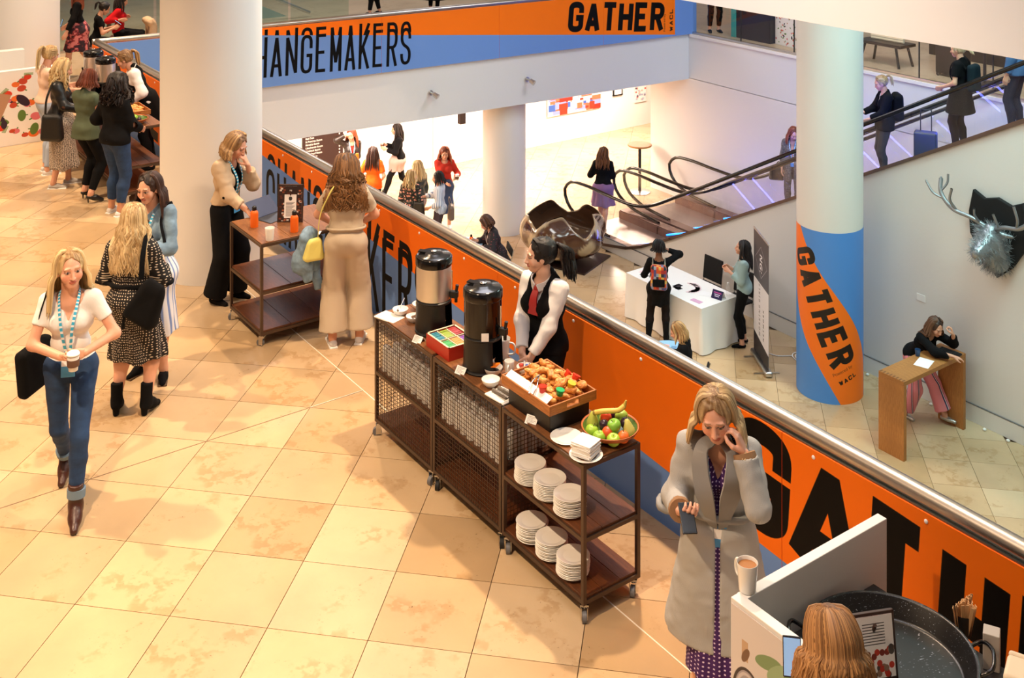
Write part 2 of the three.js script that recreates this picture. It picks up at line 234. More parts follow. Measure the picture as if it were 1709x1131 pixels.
// columns
function column(name, x, z, y0, y1, r, m) { const g = new THREE.CylinderGeometry(r, r, y1 - y0, 72, 1); return struct(name, g, m, x, (y0 + y1) / 2, z); }
column('column', -11.46, -4.29, 0, CEIL, 0.52, whiteWall);
column('column_lower', -19.35, -13.6, LO, -1.03, 0.45, whiteWall);
const gatherCol = column('column_atrium', -10.98, -13.7, LO, CEIL, 0.485, whiteWall);
{
  const R = 0.487, Wm = 2 * Math.PI * R, t = canvasTex(1024, 1024, (c) => {
    const sx = 1024 / Wm, sy = 1024 / 2.5; c.scale(sx, sy); const X = (s) => Wm / 2 + s, Y = (h) => 2.5 - h;
    c.fillStyle = '#4f90e0'; c.fillRect(0, 0, Wm, 2.5); c.fillStyle = ORANGE; c.beginPath();
    c.moveTo(X(-0.9), Y(2.9)); c.lineTo(X(-0.5), Y(2.5)); c.quadraticCurveTo(X(-0.3), Y(2.1), X(0.05), Y(1.65)); c.quadraticCurveTo(X(0.42), Y(1.15), X(0.52), Y(0.9)); c.quadraticCurveTo(X(0.75), Y(0.5), X(0.7), Y(0)); c.lineTo(X(0.16), Y(0));
    c.quadraticCurveTo(X(-0.1), Y(0.45), X(-0.33), Y(0.78)); c.quadraticCurveTo(X(-0.6), Y(1.2), X(-0.68), Y(1.7)); c.fill();
    along(c, X(-0.66), Y(2.1), 1.17, () => { drawWord(c, 'GATHER', 0, 0, 0.25, 0.42, 0.05, 0.088); c.fillStyle = '#1a1210'; });
    c.fillStyle = '#3a1a0a'; along(c, X(0.06), Y(0.34), -0.42, () => { c.font = '0.062px sans-serif'; c.fillText('Powered by', 0.02, 0); drawWord(c, 'WACL', 0.06, 0.1, 0.06, 0.07, 0.02, 0.016); });
  });
  const g = new THREE.CylinderGeometry(R, R, 2.5, 72, 1, true); part('printed_wrap', g, mat(0xffffff, 0.45, { map: t }), gatherCol, 0, LO + 1.25 - (CEIL + LO) / 2 + 0.002, 0, YAW + Math.PI - 0.28);
}
// lamps
for (const [c, i, w, d, x, z, y] of PANELS) {
  const high = y === CEIL, t = thing('ceiling_panel_light', 'white square ceiling panel lamp', 'ceiling light', x, y, z, 0, 'panel lamps on the ceilings');
  part('frame', box(w + 0.1, 0.05, d + 0.1, 0, -0.026, 0), whitePaint, t); part('diffuser', box(w, 0.01, d, 0, -0.056, 0), mat(0xffffff, 0.6, { emissive: c, emissiveIntensity: 0.8 }), t);
  areaLight(c, i, w, d, x, y - 0.075, z, x, y - 3, z);
}
for (const [x, z, c, i] of DOWNLIGHTS) {
  const t = thing('downlight', 'round recessed ceiling spotlight', 'ceiling light', x, CEIL, z, 0, 'downlights in rows on the high ceiling');
  part('ring', lathe([[0.14, 0], [0.16, 0], [0.16, -0.05], [0.13, -0.05], [0.13, 0]], 24), steel, t); part('lens', cyl(0.125, 0.125, 0.01, 24, 0, -0.03, 0), mat(0xffffff, 0.5, { emissive: c, emissiveIntensity: 25 }), t);
  spotLight(c, i, x, CEIL - 0.06, z, x, 0, z + (z < -5 ? 0 : 0), 0.95, 0.8, 5);
}
// ---------- signed-distance figures meshed with surface nets ----------
function surfaceNets(sdf, lo, hi, cell) {
  const nx = Math.ceil((hi[0] - lo[0]) / cell) + 2, ny = Math.ceil((hi[1] - lo[1]) / cell) + 2, nz = Math.ceil((hi[2] - lo[2]) / cell) + 2, B = 6;
  const F = new Float32Array(nx * ny * nz), at = (i, j, k) => (k * ny + j) * nx + i, hb = B * cell * 0.5;
  for (let k0 = 0; k0 < nz; k0 += B) for (let j0 = 0; j0 < ny; j0 += B) for (let i0 = 0; i0 < nx; i0 += B) {
    const d = sdf(lo[0] + i0 * cell + hb, lo[1] + j0 * cell + hb, lo[2] + k0 * cell + hb), far = Math.abs(d) > hb * 2.3;
    for (let k = k0; k < Math.min(nz, k0 + B); k++) for (let j = j0; j < Math.min(ny, j0 + B); j++) for (let i = i0; i < Math.min(nx, i0 + B); i++) F[at(i, j, k)] = far ? d : sdf(lo[0] + i * cell, lo[1] + j * cell, lo[2] + k * cell);
  }
  const id = new Int32Array(nx * ny * nz).fill(-1), pos = [], idx = [];
  for (let k = 0; k < nz - 1; k++) for (let j = 0; j < ny - 1; j++) for (let i = 0; i < nx - 1; i++) {
    let m = 0, n = 0, x = 0, y = 0, z = 0; const v = [];
    for (let c = 0; c < 8; c++) { const f = F[at(i + (c & 1), j + ((c >> 1) & 1), k + (c >> 2))]; v.push(f); if (f < 0) m |= 1 << c; }
    if (m === 0 || m === 255) continue;
    for (let a = 0; a < 8; a++) for (let b = 0; b < 3; b++) { const c = a | (1 << b); if (c === a || ((m >> a) & 1) === ((m >> c) & 1)) continue; const t = v[a] / (v[a] - v[c]); x += (a & 1) + (b === 0 ? t : 0); y += ((a >> 1) & 1) + (b === 1 ? t : 0); z += (a >> 2) + (b === 2 ? t : 0); n++; }
    id[at(i, j, k)] = pos.length / 3; pos.push(lo[0] + (i + x / n) * cell, lo[1] + (j + y / n) * cell, lo[2] + (k + z / n) * cell);
  }
  for (let k = 1; k < nz - 1; k++) for (let j = 1; j < ny - 1; j++) for (let i = 1; i < nx - 1; i++) {
    const f = F[at(i, j, k)] < 0;
    const q = (a, b, c, d, flip) => { if (a < 0 || b < 0 || c < 0 || d < 0) return; if (flip) idx.push(a, b, c, a, c, d); else idx.push(a, c, b, a, d, c); };
    if (f !== F[at(i + 1, j, k)] < 0) q(id[at(i, j - 1, k - 1)], id[at(i, j, k - 1)], id[at(i, j, k)], id[at(i, j - 1, k)], f);
    if (f !== F[at(i, j + 1, k)] < 0) q(id[at(i - 1, j, k - 1)], id[at(i - 1, j, k)], id[at(i, j, k)], id[at(i, j, k - 1)], f);
    if (f !== F[at(i, j, k + 1)] < 0) q(id[at(i - 1, j - 1, k)], id[at(i, j - 1, k)], id[at(i, j, k)], id[at(i - 1, j, k)], f);
  }
  return { pos, idx };
}
function netGeo(net, color, uvCenter) {
  const g = new THREE.BufferGeometry(), n = net.pos.length / 3; let pos = net.pos, idx = net.idx;
  if (uvCenter) {
    const [cx, cz, R] = uvCenter, uv = new Float32Array(n * 2), W = 2 * Math.PI * R; pos = pos.slice(); const extra = [], map = new Map();
    for (let i = 0; i < n; i++) { uv[2 * i] = Math.atan2(pos[3 * i] - cx, pos[3 * i + 2] - cz) * R; uv[2 * i + 1] = pos[3 * i + 1]; }
    idx = idx.slice(); let c = n; const uvx = [];
    for (let t = 0; t < idx.length; t += 3) { const us = [0, 1, 2].map((k) => uv[2 * idx[t + k]]), mx = Math.max(...us); if (mx - Math.min(...us) > W / 2) for (let k = 0; k < 3; k++) { const v = idx[t + k]; if (uv[2 * v] < mx - W / 2) { if (!map.has(v)) { map.set(v, c++); pos.push(pos[3 * v], pos[3 * v + 1], pos[3 * v + 2]); uvx.push(uv[2 * v] + W, uv[2 * v + 1]); } idx[t + k] = map.get(v); } } }
    const all = new Float32Array(c * 2); all.set(uv); all.set(uvx, n * 2); g.setAttribute('uv', new THREE.BufferAttribute(all, 2));
  }
  g.setAttribute('position', new THREE.Float32BufferAttribute(pos, 3)); g.setIndex(idx);
  if (color) { const m = pos.length / 3, cs = new Float32Array(m * 3); for (let i = 0; i < m; i++) { const c = color(pos[3 * i], pos[3 * i + 1], pos[3 * i + 2]); cs[3 * i] = c[0]; cs[3 * i + 1] = c[1]; cs[3 * i + 2] = c[2]; } g.setAttribute('color', new THREE.BufferAttribute(cs, 3)); }
  g.computeVertexNormals(); return g;
}
// a bone: a, b, radii, flattening (scale along dir f), flat end
const B = (a, b, ra, rb, o = {}) => ({ a, b, ra, rb, ...o, d: [b[0] - a[0], b[1] - a[1], b[2] - a[2]], l2: Math.max(1e-9, (b[0] - a[0]) ** 2 + (b[1] - a[1]) ** 2 + (b[2] - a[2]) ** 2) });
function boneD(o, x, y, z, inf) {
  let px = x - o.a[0], py = y - o.a[1], pz = z - o.a[2]; let t = (px * o.d[0] + py * o.d[1] + pz * o.d[2]) / o.l2; const tc = t < 0 ? 0 : t > 1 ? 1 : t;
  px -= o.d[0] * tc; py -= o.d[1] * tc; pz -= o.d[2] * tc;
  if (o.flat) { const f = o.fd, s = (px * f[0] + py * f[1] + pz * f[2]) * (o.flat - 1); px += f[0] * s; py += f[1] * s; pz += f[2] * s; }
  let d = Math.sqrt(px * px + py * py + pz * pz) - (o.ra + (o.rb - o.ra) * tc + inf * (o.k ?? 1));
  if (o.cut) { const e = (t - 1) * Math.sqrt(o.l2); if (e > d) d = e; }
  return d;
}
const smin = (a, b, k) => { const h = k - Math.abs(a - b); return h > 0 ? Math.min(a, b) - (h * h) / (4 * k) : Math.min(a, b); };
function bonesD(list, x, y, z, inf, k) { let d = 9; for (let i = 0; i < list.length; i++) d = smin(d, boneD(list[i], x, y, z, inf), list[i].sk ?? k); return d; }
function boundsOf(list, pad) { const lo = [9, 9, 9], hi = [-9, -9, -9]; for (const o of list) for (const [p, r] of [[o.a, o.ra], [o.b, o.rb]]) for (let i = 0; i < 3; i++) { lo[i] = Math.min(lo[i], p[i] - r - pad); hi[i] = Math.max(hi[i], p[i] + r + pad); } return [lo, hi]; }
const ell = (x, y, z, cx, cy, cz, rx, ry, rz) => { const a = (x - cx) / rx, b = (y - cy) / ry, c = (z - cz) / rz, l = Math.sqrt(a * a + b * b + c * c); return (l - 1) * Math.min(rx, ry, rz); };
const ad = (a, b) => [a[0] + b[0], a[1] + b[1], a[2] + b[2]], sc = (a, k) => [a[0] * k, a[1] * k, a[2] * k], sb = (a, b) => [a[0] - b[0], a[1] - b[1], a[2] - b[2]], len = (a) => Math.hypot(...a), nrm = (a) => sc(a, 1 / (len(a) || 1)), lerp3 = (a, b, t) => ad(a, sc(sb(b, a), t)), dot3 = (a, b) => a[0] * b[0] + a[1] * b[1] + a[2] * b[2], cross = (a, b) => [a[1] * b[2] - a[2] * b[1], a[2] * b[0] - a[0] * b[2], a[0] * b[1] - a[1] * b[0]];
function ik(S, W, l1, l2, pole) { // middle joint of a two-bone chain; pulls W in when it is out of reach
  let d = sb(W, S), L = len(d); const mx = (l1 + l2) * 0.995; if (L > mx) { d = sc(d, mx / L); L = mx; W = ad(S, d); }
  const a = (l1 * l1 - l2 * l2 + L * L) / (2 * L), h = Math.sqrt(Math.max(0, l1 * l1 - a * a)), u = nrm(d); let p = sb(pole, sc(u, dot3(pole, u))); p = nrm(p);
  return [ad(ad(S, sc(u, a)), sc(p, h)), W];
}
function rotM(rx, ry, rz) { const m = new THREE.Matrix4().makeRotationFromEuler(new THREE.Euler(rx, ry, rz, 'YXZ')).elements; return (p) => [m[0] * p[0] + m[4] * p[1] + m[8] * p[2], m[1] * p[0] + m[5] * p[1] + m[9] * p[2], m[2] * p[0] + m[6] * p[1] + m[10] * p[2]]; }
function rotInv(rx, ry, rz) { const m = new THREE.Matrix4().makeRotationFromEuler(new THREE.Euler(rx, ry, rz, 'YXZ')).elements; return (p) => [m[0] * p[0] + m[1] * p[1] + m[2] * p[2], m[4] * p[0] + m[5] * p[1] + m[6] * p[2], m[8] * p[0] + m[9] * p[1] + m[10] * p[2]]; }
const lin = (hex) => { const c = new THREE.Color(hex); return [c.r, c.g, c.b]; };
const skinMat = mat(0xffffff, 0.5, { vertexColors: true }), hairMat = new THREE.MeshStandardMaterial({ vertexColors: true, roughness: 0.55 });
function handBones(W, dir, palm, side, curl, s) { // wrist, finger direction, palm normal, side (+1 left hand)
  dir = nrm(dir); palm = nrm(sb(palm, sc(dir, dot3(palm, dir)))); const th = sc(cross(dir, palm), side), out = []; // th points to the thumb side
  const P = (a, b, c) => ad(W, ad(ad(sc(dir, a * s), sc(th, b * s)), sc(palm, c * s)));
  const off = [0.028, 0.0095, -0.0095, -0.028], L = [0.068, 0.076, 0.07, 0.055], kn = [0.086, 0.09, 0.087, 0.08];
  for (let f = 0; f < 4; f++) {
    const k0 = P(0.005, off[f] * 0.55, 0), k1 = P(kn[f], off[f], 0.004); out.push(B(k0, k1, 0.014 * s, 0.0115 * s, { sk: 0.012 * s }));
    let p = k1, a = curl * (0.75 + 0.08 * f); const seg = [0.46, 0.3, 0.24];
    for (let q = 0; q < 3; q++) { const dd = ad(sc(dir, Math.cos(a)), sc(palm, Math.sin(a))), e = ad(p, sc(dd, L[f] * seg[q] * s)); out.push(B(p, e, (0.0098 - q * 0.0009) * s, (0.0092 - q * 0.0011) * s, { sk: 0.003 * s })); p = e; a += curl * 0.9 + 0.06; }
  }
  const t0 = P(0.018, 0.02, 0.006), t1 = P(0.052, 0.047, 0.018 + 0.02 * curl), t2 = P(0.078, 0.052 - 0.012 * curl, 0.03 + 0.03 * curl), t3 = P(0.1, 0.05 - 0.025 * curl, 0.036 + 0.032 * curl);
  out.push(B(t0, t1, 0.015 * s, 0.0125 * s, { sk: 0.012 * s }), B(t1, t2, 0.0118 * s, 0.0105 * s, { sk: 0.004 * s }), B(t2, t3, 0.0105 * s, 0.0085 * s, { sk: 0.003 * s })); return out;
}
/* person(spec): h height; at [x, y, z, turn]; lean, tilt, twist of the trunk; head [yaw, pitch, roll]; lh / rh wrist targets (person's own left is +x, front +z);
   lf / rf ankles [x, y, z, yaw, toePitch]; wear: list of garments */
function rig(p) {
  const s = p.h / 1.68, j = { s }, hipY = (p.hip ?? 0.9) * s, drop = p.shift ?? [0, 0, 0];
  const Q = [drop[0], hipY + 0.03 * s + drop[1], drop[2]], T = rotM(p.lean ?? 0, p.twist ?? 0, p.tilt ?? 0), up = (x, y, z) => ad(Q, T([x * s, y * s, z * s]));
  j.Q = Q; j.T = T; j.Ti = rotInv(p.lean ?? 0, p.twist ?? 0, p.tilt ?? 0); j.up = up; const sw = (p.shoulder ?? 0.148);
  j.hipL = ad(Q, [0.086 * s, -0.03 * s, 0]); j.hipR = ad(Q, [-0.086 * s, -0.03 * s, 0]);
  j.shL = up(sw, 0.425, -0.01); j.shR = up(-sw, 0.425, -0.01); j.neck = up(0, 0.47, -0.005);
  const hr = p.head ?? [0, 0.1, 0]; j.HR = rotM(hr[1], hr[0], hr[2] ?? 0); j.HRi = rotInv(hr[1], hr[0], hr[2] ?? 0); j.hb = up(0, 0.535, 0.012); j.hc = ad(j.hb, j.HR([0, 0.1 * s, 0.022 * s]));
  const lf = p.lf ?? [0.1, 0.085, 0.02, 0.15], rf = p.rf ?? [-0.1, 0.085, -0.02, -0.15];
  const leg = (hip, f) => { const yaw = f[3] ?? 0; const pole = p.kneePole ?? [Math.sin(yaw) * 0.5, 0.05, 1]; return ik(hip, [f[0] * s, f[1] * s, f[2] * s], 0.425 * s, 0.405 * s, pole); };
  [j.knL, j.anL] = leg(j.hipL, lf); [j.knR, j.anR] = leg(j.hipR, rf); j.lf = lf; j.rf = rf;
  const arm = (S, W, side, pole) => ik(S, W, 0.272 * s, 0.238 * s, pole ?? T([side * 0.5, -0.6, -0.75]));
  const lh = p.lh ?? [0.24, 0.82, 0.05], rh = p.rh ?? [-0.24, 0.82, 0.05];
  [j.elL, j.wrL] = arm(j.shL, sc(lh, s), 1, p.lp); [j.elR, j.wrR] = arm(j.shR, sc(rh, s), -1, p.rp);
  const fz = T([0, 0, 1]), w = p.w ?? 0.94; j.fz = fz;
  j.torso = [
    B(up(-0.062 * w, -0.005, -0.012), up(0.062 * w, -0.005, -0.012), 0.108 * s * w, 0.108 * s * w, { flat: 1.12, fd: fz }), B(up(-0.035, 0.03, -0.045), up(0.035, 0.03, -0.045), 0.08 * s * w, 0.08 * s * w),
    B(up(-0.045 * w, 0.14, 0), up(0.045 * w, 0.14, 0), 0.086 * s * w, 0.086 * s * w, { flat: 1.14, fd: fz }), B(up(-0.055, 0.29, 0), up(0.055, 0.29, 0), 0.092 * s * w, 0.092 * s * w, { flat: 1.1, fd: fz }),
    B(up(-0.105, 0.405, -0.012), up(0.105, 0.405, -0.012), 0.054 * s, 0.054 * s), B(up(0, 0.42, -0.01), up(0, 0.48, -0.008), 0.07 * s, 0.05 * s, { sk: 0.05 }),
    B(up(-0.066, 0.31, 0.058), up(-0.064, 0.3, 0.064), 0.047 * s, 0.046 * s, { sk: 0.04 }), B(up(0.066, 0.31, 0.058), up(0.064, 0.3, 0.064), 0.047 * s, 0.046 * s, { sk: 0.04 }),
  ];
  const lmid = (a, b, t, o) => ad(lerp3(a, b, t), sc(fz, o * s));
  const limb = (S, E, W) => [B(S, E, 0.046 * s * w, 0.037 * s * w), B(E, W, 0.037 * s * w, 0.026 * s)];
  const legB = (Hp, K, A) => { const bk = lmid(K, A, 0.32, -0.014); return [B(Hp, K, 0.09 * s * w, 0.056 * s * w, { sk: 0.035 }), B(K, bk, 0.054 * s, 0.056 * s * w), B(bk, A, 0.055 * s * w, 0.034 * s)]; };
  j.armL = limb(j.shL, j.elL, j.wrL); j.armR = limb(j.shR, j.elR, j.wrR); j.legL = legB(j.hipL, j.knL, j.anL); j.legR = legB(j.hipR, j.knR, j.anR);
  j.neckB = [B(j.neck, j.hb, 0.05 * s, 0.047 * s, { sk: 0.03 }), B(j.hb, ad(j.hb, j.HR([0, 0.06 * s, 0.0])), 0.047 * s, 0.05 * s, { sk: 0.03 })];
  return j;
}
function headSdf(s) {
  return (x, y, z) => {
    x = Math.abs(x) / s; y /= s; z /= s;
    let d = ell(x, y, z, 0, 0.028, -0.012, 0.074, 0.088, 0.093); d = smin(d, ell(x, y, z, 0, -0.03, 0.022, 0.058, 0.075, 0.064), 0.03);
    d = smin(d, ell(x, y, z, 0, -0.088, 0.055, 0.026, 0.02, 0.022), 0.03); d = smin(d, ell(x, y, z, 0.04, -0.03, 0.055, 0.026, 0.028, 0.024), 0.02);
    d = -smin(-d, ell(x, y, z, 0.032, 0.004, 0.098, 0.019, 0.012, 0.018), 0.014);
    d = smin(d, ell(x, y, z, 0.031, 0.002, 0.074, 0.0155, 0.0125, 0.0135), 0.003);
    d = smin(d, ell(x, y, z, 0.03, 0.024, 0.079, 0.024, 0.007, 0.01), 0.012);
    const t = clamp((0.012 - y) / 0.048), nx = x, ny = y - (0.012 - 0.048 * t), nz = z - (0.085 + 0.018 * t); d = smin(d, Math.sqrt(nx * nx + ny * ny + nz * nz) - (0.006 + 0.005 * t), 0.012);
    d = smin(d, ell(x, y, z, 0.011, -0.037, 0.094, 0.009, 0.007, 0.009), 0.006);
    d = smin(d, ell(x, y, z, 0, -0.0555, 0.085, 0.023, 0.0055, 0.0105), 0.004); d = smin(d, ell(x, y, z, 0, -0.0655, 0.083, 0.019, 0.006, 0.0105), 0.004);
    d = smin(d, ell(x, y, z, 0.076, -0.004, -0.002, 0.011, 0.031, 0.018), 0.008); return d * s;
  };
}
function person(p) {
  const near = p.detail ?? 0, j = rig(p), s = j.s, cell = near ? 0.012 : 0.018;
  const root = thing('person', p.label, 'person', p.at[0], p.at[1], p.at[2], p.at[3]); if (p.group) root.userData.group = p.group;
  const skin = lin(p.skin ?? 0xd9a184), lipC = sc(lin(p.lips ?? 0xc8705f), 1), browC = lin(p.brow ?? p.hair?.c[1] ?? 0x4a3326);
  // body
  const bare = [...j.torso, ...j.armL, ...j.armR, ...j.legL, ...j.legR, ...j.neckB];
  const foot = (A, f) => { const yaw = f[3] ?? 0, pt = f[4] ?? 0, c = [Math.sin(yaw) * Math.cos(pt), -Math.sin(pt), Math.cos(yaw) * Math.cos(pt)]; const at = (a, b) => ad(A, ad(sc(c, a * s), [0, b * s, 0])); return { at, c, b: [B(A, at(-0.02, -0.045), 0.034 * s, 0.024 * s), B(at(-0.02, -0.045), at(0.125, -0.058), 0.022 * s, 0.015 * s)] }; };
  const fL = foot(j.anL, j.lf), fR = foot(j.anR, j.rf); bare.push(...fL.b, ...fR.b);
  const bodyD = (x, y, z) => bonesD(bare, x, y, z, 0, 0.028);
  const bb = boundsOf(bare, 0.05), geos = [netGeo(surfaceNets(bodyD, bb[0], bb[1], cell), () => skin)];
  const hs = headSdf(s), hm = near ? 0.0042 : 0.0075;
  const hcol = (x, y, z) => {
    x /= s; y /= s; z /= s; const ax = Math.abs(x); let c = skin;
    if (z > 0.03) {
      const ex = ax - 0.031, ey = y - 0.002, ee = Math.sqrt((ex / 0.0145) ** 2 + (ey / 0.0062) ** 2);
      if (ee < 1 && z > 0.06) { const iris = Math.hypot(ex + (p.gaze ?? 0) * Math.sign(x), ey); c = iris < 0.0072 ? [0.035, 0.025, 0.02] : sc(skin, 0.75).map((q, i) => q * 0.5 + 0.17); } else if (ee < 1.35 && z > 0.055 && ey > 0) c = [0.08, 0.05, 0.04];
      const by = y - (0.0235 + 0.12 * Math.min(0, 0.02 - ax) * 0.6 + 0.004); if (ax > 0.012 && ax < 0.05 && Math.abs(by) < 0.0036) c = [mix(skin[0], browC[0], 0.6), mix(skin[1], browC[1], 0.6), mix(skin[2], browC[2], 0.6)];
      const l1 = Math.hypot(x / 0.024, (y + 0.06) / 0.0115); if (l1 < 1 && z > 0.06) c = lipC;
      if (Math.hypot((ax - 0.042) / 0.022, (y + 0.03) / 0.018) < 1 && c === skin) c = [skin[0] * 1.02, skin[1] * 0.86, skin[2] * 0.84];
    } return c;
  };
  const hg = netGeo(surfaceNets(hs, [-0.1 * s, -0.13 * s, -0.125 * s], [0.1 * s, 0.135 * s, 0.135 * s], hm), hcol); const hmx = new THREE.Matrix4().makeRotationFromEuler(new THREE.Euler((p.head ?? [0, 0.1])[1], (p.head ?? [0])[0], (p.head ?? [0, 0, 0])[2] ?? 0, 'YXZ')); hg.applyMatrix4(hmx); hg.translate(...j.hc); geos.push(hg);
  for (const [W, E, side, o] of [[j.wrL, j.elL, 1, p.lhand ?? {}], [j.wrR, j.elR, -1, p.rhand ?? {}]]) { const hb = handBones(W, o.dir ?? nrm(sb(W, E)), o.palm ?? [-side, 0, 0.25], side, o.curl ?? 0.35, s * 0.97), q = boundsOf(hb, 0.02); geos.push(netGeo(surfaceNets((x, y, z) => bonesD(hb, x, y, z, 0, 0.004), q[0], q[1], near ? 0.0042 : 0.0065), () => skin)); }
  const body = part('body', mergeGeometries(geos.map((g) => (g.index ? g.toNonIndexed() : g))), skinMat, root); j.bodyD = bodyD; j.root = root; j.fL = fL; j.fR = fR;
  for (const w of p.wear ?? []) GARMENTS[w[0]](p, j, root, w[1], w[2] ?? {}, near);
  if (p.hair) hairDo(p, j, root, near);
  shade(root); return { root, j };
}
const fold = (x, y, z, a) => a * (noise3(x * 9, y * 14, z * 9) - 0.5) + a * 0.5 * (noise3(x * 24 + 7, y * 30, z * 24) - 0.5);
function garment(name, p, j, root, m, d, bones, pad, cell, near) { const bb = boundsOf(bones, pad); const c = cell ?? (near ? 0.0095 : 0.016); return part(name, netGeo(surfaceNets(d, bb[0], bb[1], c), null, [j.Q[0], j.Q[2], 0.15]), m, root); }
const frac = (bones, f, end) => { // keep a fraction of a two- or three-bone limb, flat cut
  const L = bones.map((b) => Math.sqrt(b.l2)), tot = L.reduce((a, b) => a + b, 0); let rest = f * tot; const out = [];
  for (let i = 0; i < bones.length && rest > 0.001; i++) { const b = bones[i], t = Math.min(1, rest / L[i]); const last = rest <= L[i] + 1e-6 || i === bones.length - 1; const r = mix(b.ra, b.rb, t); out.push(B(b.a, lerp3(b.a, b.b, t), b.ra, last && end ? end : r, { cut: last, sk: b.sk })); rest -= L[i]; } return out;
};
const GARMENTS = {
  // upper-body garment. o: sleeve fraction, hem (m above pelvis point), infl, neck radius, vneck depth, open half-width, puff
  top(p, j, root, m, o, near) {
    const s = j.s, inf = o.inf ?? 0.012, arms = [], sl = o.sleeve ?? 0.5; if (sl > 0) for (const a of [j.armL, j.armR]) arms.push(...frac(a, sl, o.cuff ? o.cuff * s : 0));
    const tor = j.torso, hem = (o.hem ?? -0.06) * s, nk = (o.neck ?? 0.075) * s, all = [...tor, ...arms];
    if (o.flare || hem < -0.08) all.push(B(j.up(-0.06, 0.02, 0), j.up(-0.075, hem / s - 0.03, 0), 0.1 * s, (0.11 + (o.flare ?? 0)) * s, { sk: 0.03 }), B(j.up(0.06, 0.02, 0), j.up(0.075, hem / s - 0.03, 0), 0.1 * s, (0.11 + (o.flare ?? 0)) * s, { sk: 0.03 }), B(j.up(0, 0.0, 0), j.up(0, hem / s - 0.03, 0), 0.12 * s, (0.13 + (o.flare ?? 0)) * s, { sk: 0.03 }));
    const D = (x, y, z) => {
      let d = bonesD(all, x, y, z, inf, o.k ?? 0.045); if (d > 0.06) return d; d += fold(x, y, z, o.fold ?? 0.009);
      const q = j.Ti([x - j.Q[0], y - j.Q[1], z - j.Q[2]]); const inArm = arms.length ? Math.abs(q[0]) > 0.155 * s : false;
      if (!inArm || q[1] < hem) { const onSleeve = arms.length && bonesD(arms, x, y, z, inf, 0.01) < 0.012; if (!onSleeve) d = Math.max(d, hem - q[1]); }
      const nx = q[0], ny = q[1] - 0.475 * s, nz = q[2] - 0.02 * s; d = Math.max(d, nk - Math.sqrt(nx * nx + ny * ny * 0.6 + nz * nz));
      if (o.vneck && q[2] > 0) { const w = (q[1] - (0.45 - o.vneck) * s) * (o.vw ?? 0.42); d = Math.max(d, w > 0 ? Math.min(0.05, w - Math.abs(q[0])) * 0.8 : -1); }
      if (o.open && q[2] > 0.0 && Math.abs(q[0]) < 0.15 * s) { const w = (o.open + (o.spread ?? 0) * clamp(q[1] / (0.42 * s))) * s; d = Math.max(d, w - Math.abs(q[0] - (o.off ?? 0))); }
      if (o.halter) d = Math.max(d, Math.abs(q[0]) - (0.088 + 0.09 * sst(0.42, 0.2, q[1] / s)) * s);
      return d;
    };
    garment(o.name ?? 'top', p, j, root, m, D, all, 0.05, o.cell, near);
  },
  pants(p, j, root, m, o, near) {
    const s = j.s, inf = Math.max(near ? 0.006 : 0.012, o.inf ?? 0.008), L = [j.torso[0], j.torso[1]]; if (o.rise) L.push(j.torso[2]);
    const legs = [...frac(j.legL, o.len ?? 0.95, o.cuff ? o.cuff * s : 0), ...frac(j.legR, o.len ?? 0.95, o.cuff ? o.cuff * s : 0)];
    const W = o.wide ?? 0; const legs2 = W ? [[j.hipL, j.knL, j.anL], [j.hipR, j.knR, j.anR]].flatMap(([h, k, a]) => { const e = lerp3(k, a, o.len ?? 0.95); return [B(h, k, 0.092 * s, (0.07 + W * 0.6) * s, { sk: 0.02 }), B(k, e, (0.07 + W * 0.6) * s, (0.07 + W) * s, { cut: true })]; }) : legs;
    const all = [...L, ...legs2], top = (o.top ?? 0.1) * s, D = (x, y, z) => { let d = bonesD(all, x, y, z, inf, W ? 0.015 : 0.02); if (d > 0.06) return d; d += fold(x, y, z, o.fold ?? 0.006); const q = j.Ti([x - j.Q[0], y - j.Q[1], z - j.Q[2]]); return Math.max(d, q[1] - top); };
    garment(o.name ?? 'trousers', p, j, root, m, D, all, 0.05, o.cell, near);
  },
  skirt(p, j, root, m, o, near) {
    const s = j.s, topY = j.Q[1] + (o.top ?? 0.12) * s, botY = (o.hem ?? 0.45) * s, r0 = (o.r0 ?? 0.12) * s, r1 = (o.r1 ?? 0.24) * s, kc = sc(ad(j.knL, j.knR), 0.5), fo = o.pleat ?? 0.02, np = o.n ?? 9;
    const D = (x, y, z) => {
      const t = clamp((topY - y) / (topY - botY)), cx = mix(j.Q[0], kc[0], t * 0.9), cz = mix(j.Q[2], kc[2], t * 0.9), a = Math.atan2(x - cx, z - cz), hipB = (o.hipB ?? 0.062) * s * (p.w ?? 1) * Math.exp(-(((topY - y) / s - 0.15) ** 2) / 0.012);
      const r = mix(r0, r1, Math.pow(t, o.pow ?? 0.8)) + hipB + fo * t * (Math.sin(a * np + 4 * noise3(a * 2, y * 3, 1)) * 0.6 + 1.2 * (noise3(x * 8, y * 4, z * 8) - 0.5));
      const ex = (x - cx), ez = (z - cz) * (o.flat ?? 1.12); let d = (Math.sqrt(ex * ex + ez * ez) - r) * 0.85; return Math.max(d, y - topY, botY - y + 0.012 * Math.sin(a * 5));
    };
    const R = r1 + 0.1; garment(o.name ?? 'skirt', p, j, root, m, D, [B([j.Q[0], topY, j.Q[2]], [kc[0], botY, kc[2]], R, R)], 0.02, o.cell, near);
  },
  shoes(p, j, root, m, o, near) { // o.type: flat | boot | heel | pump
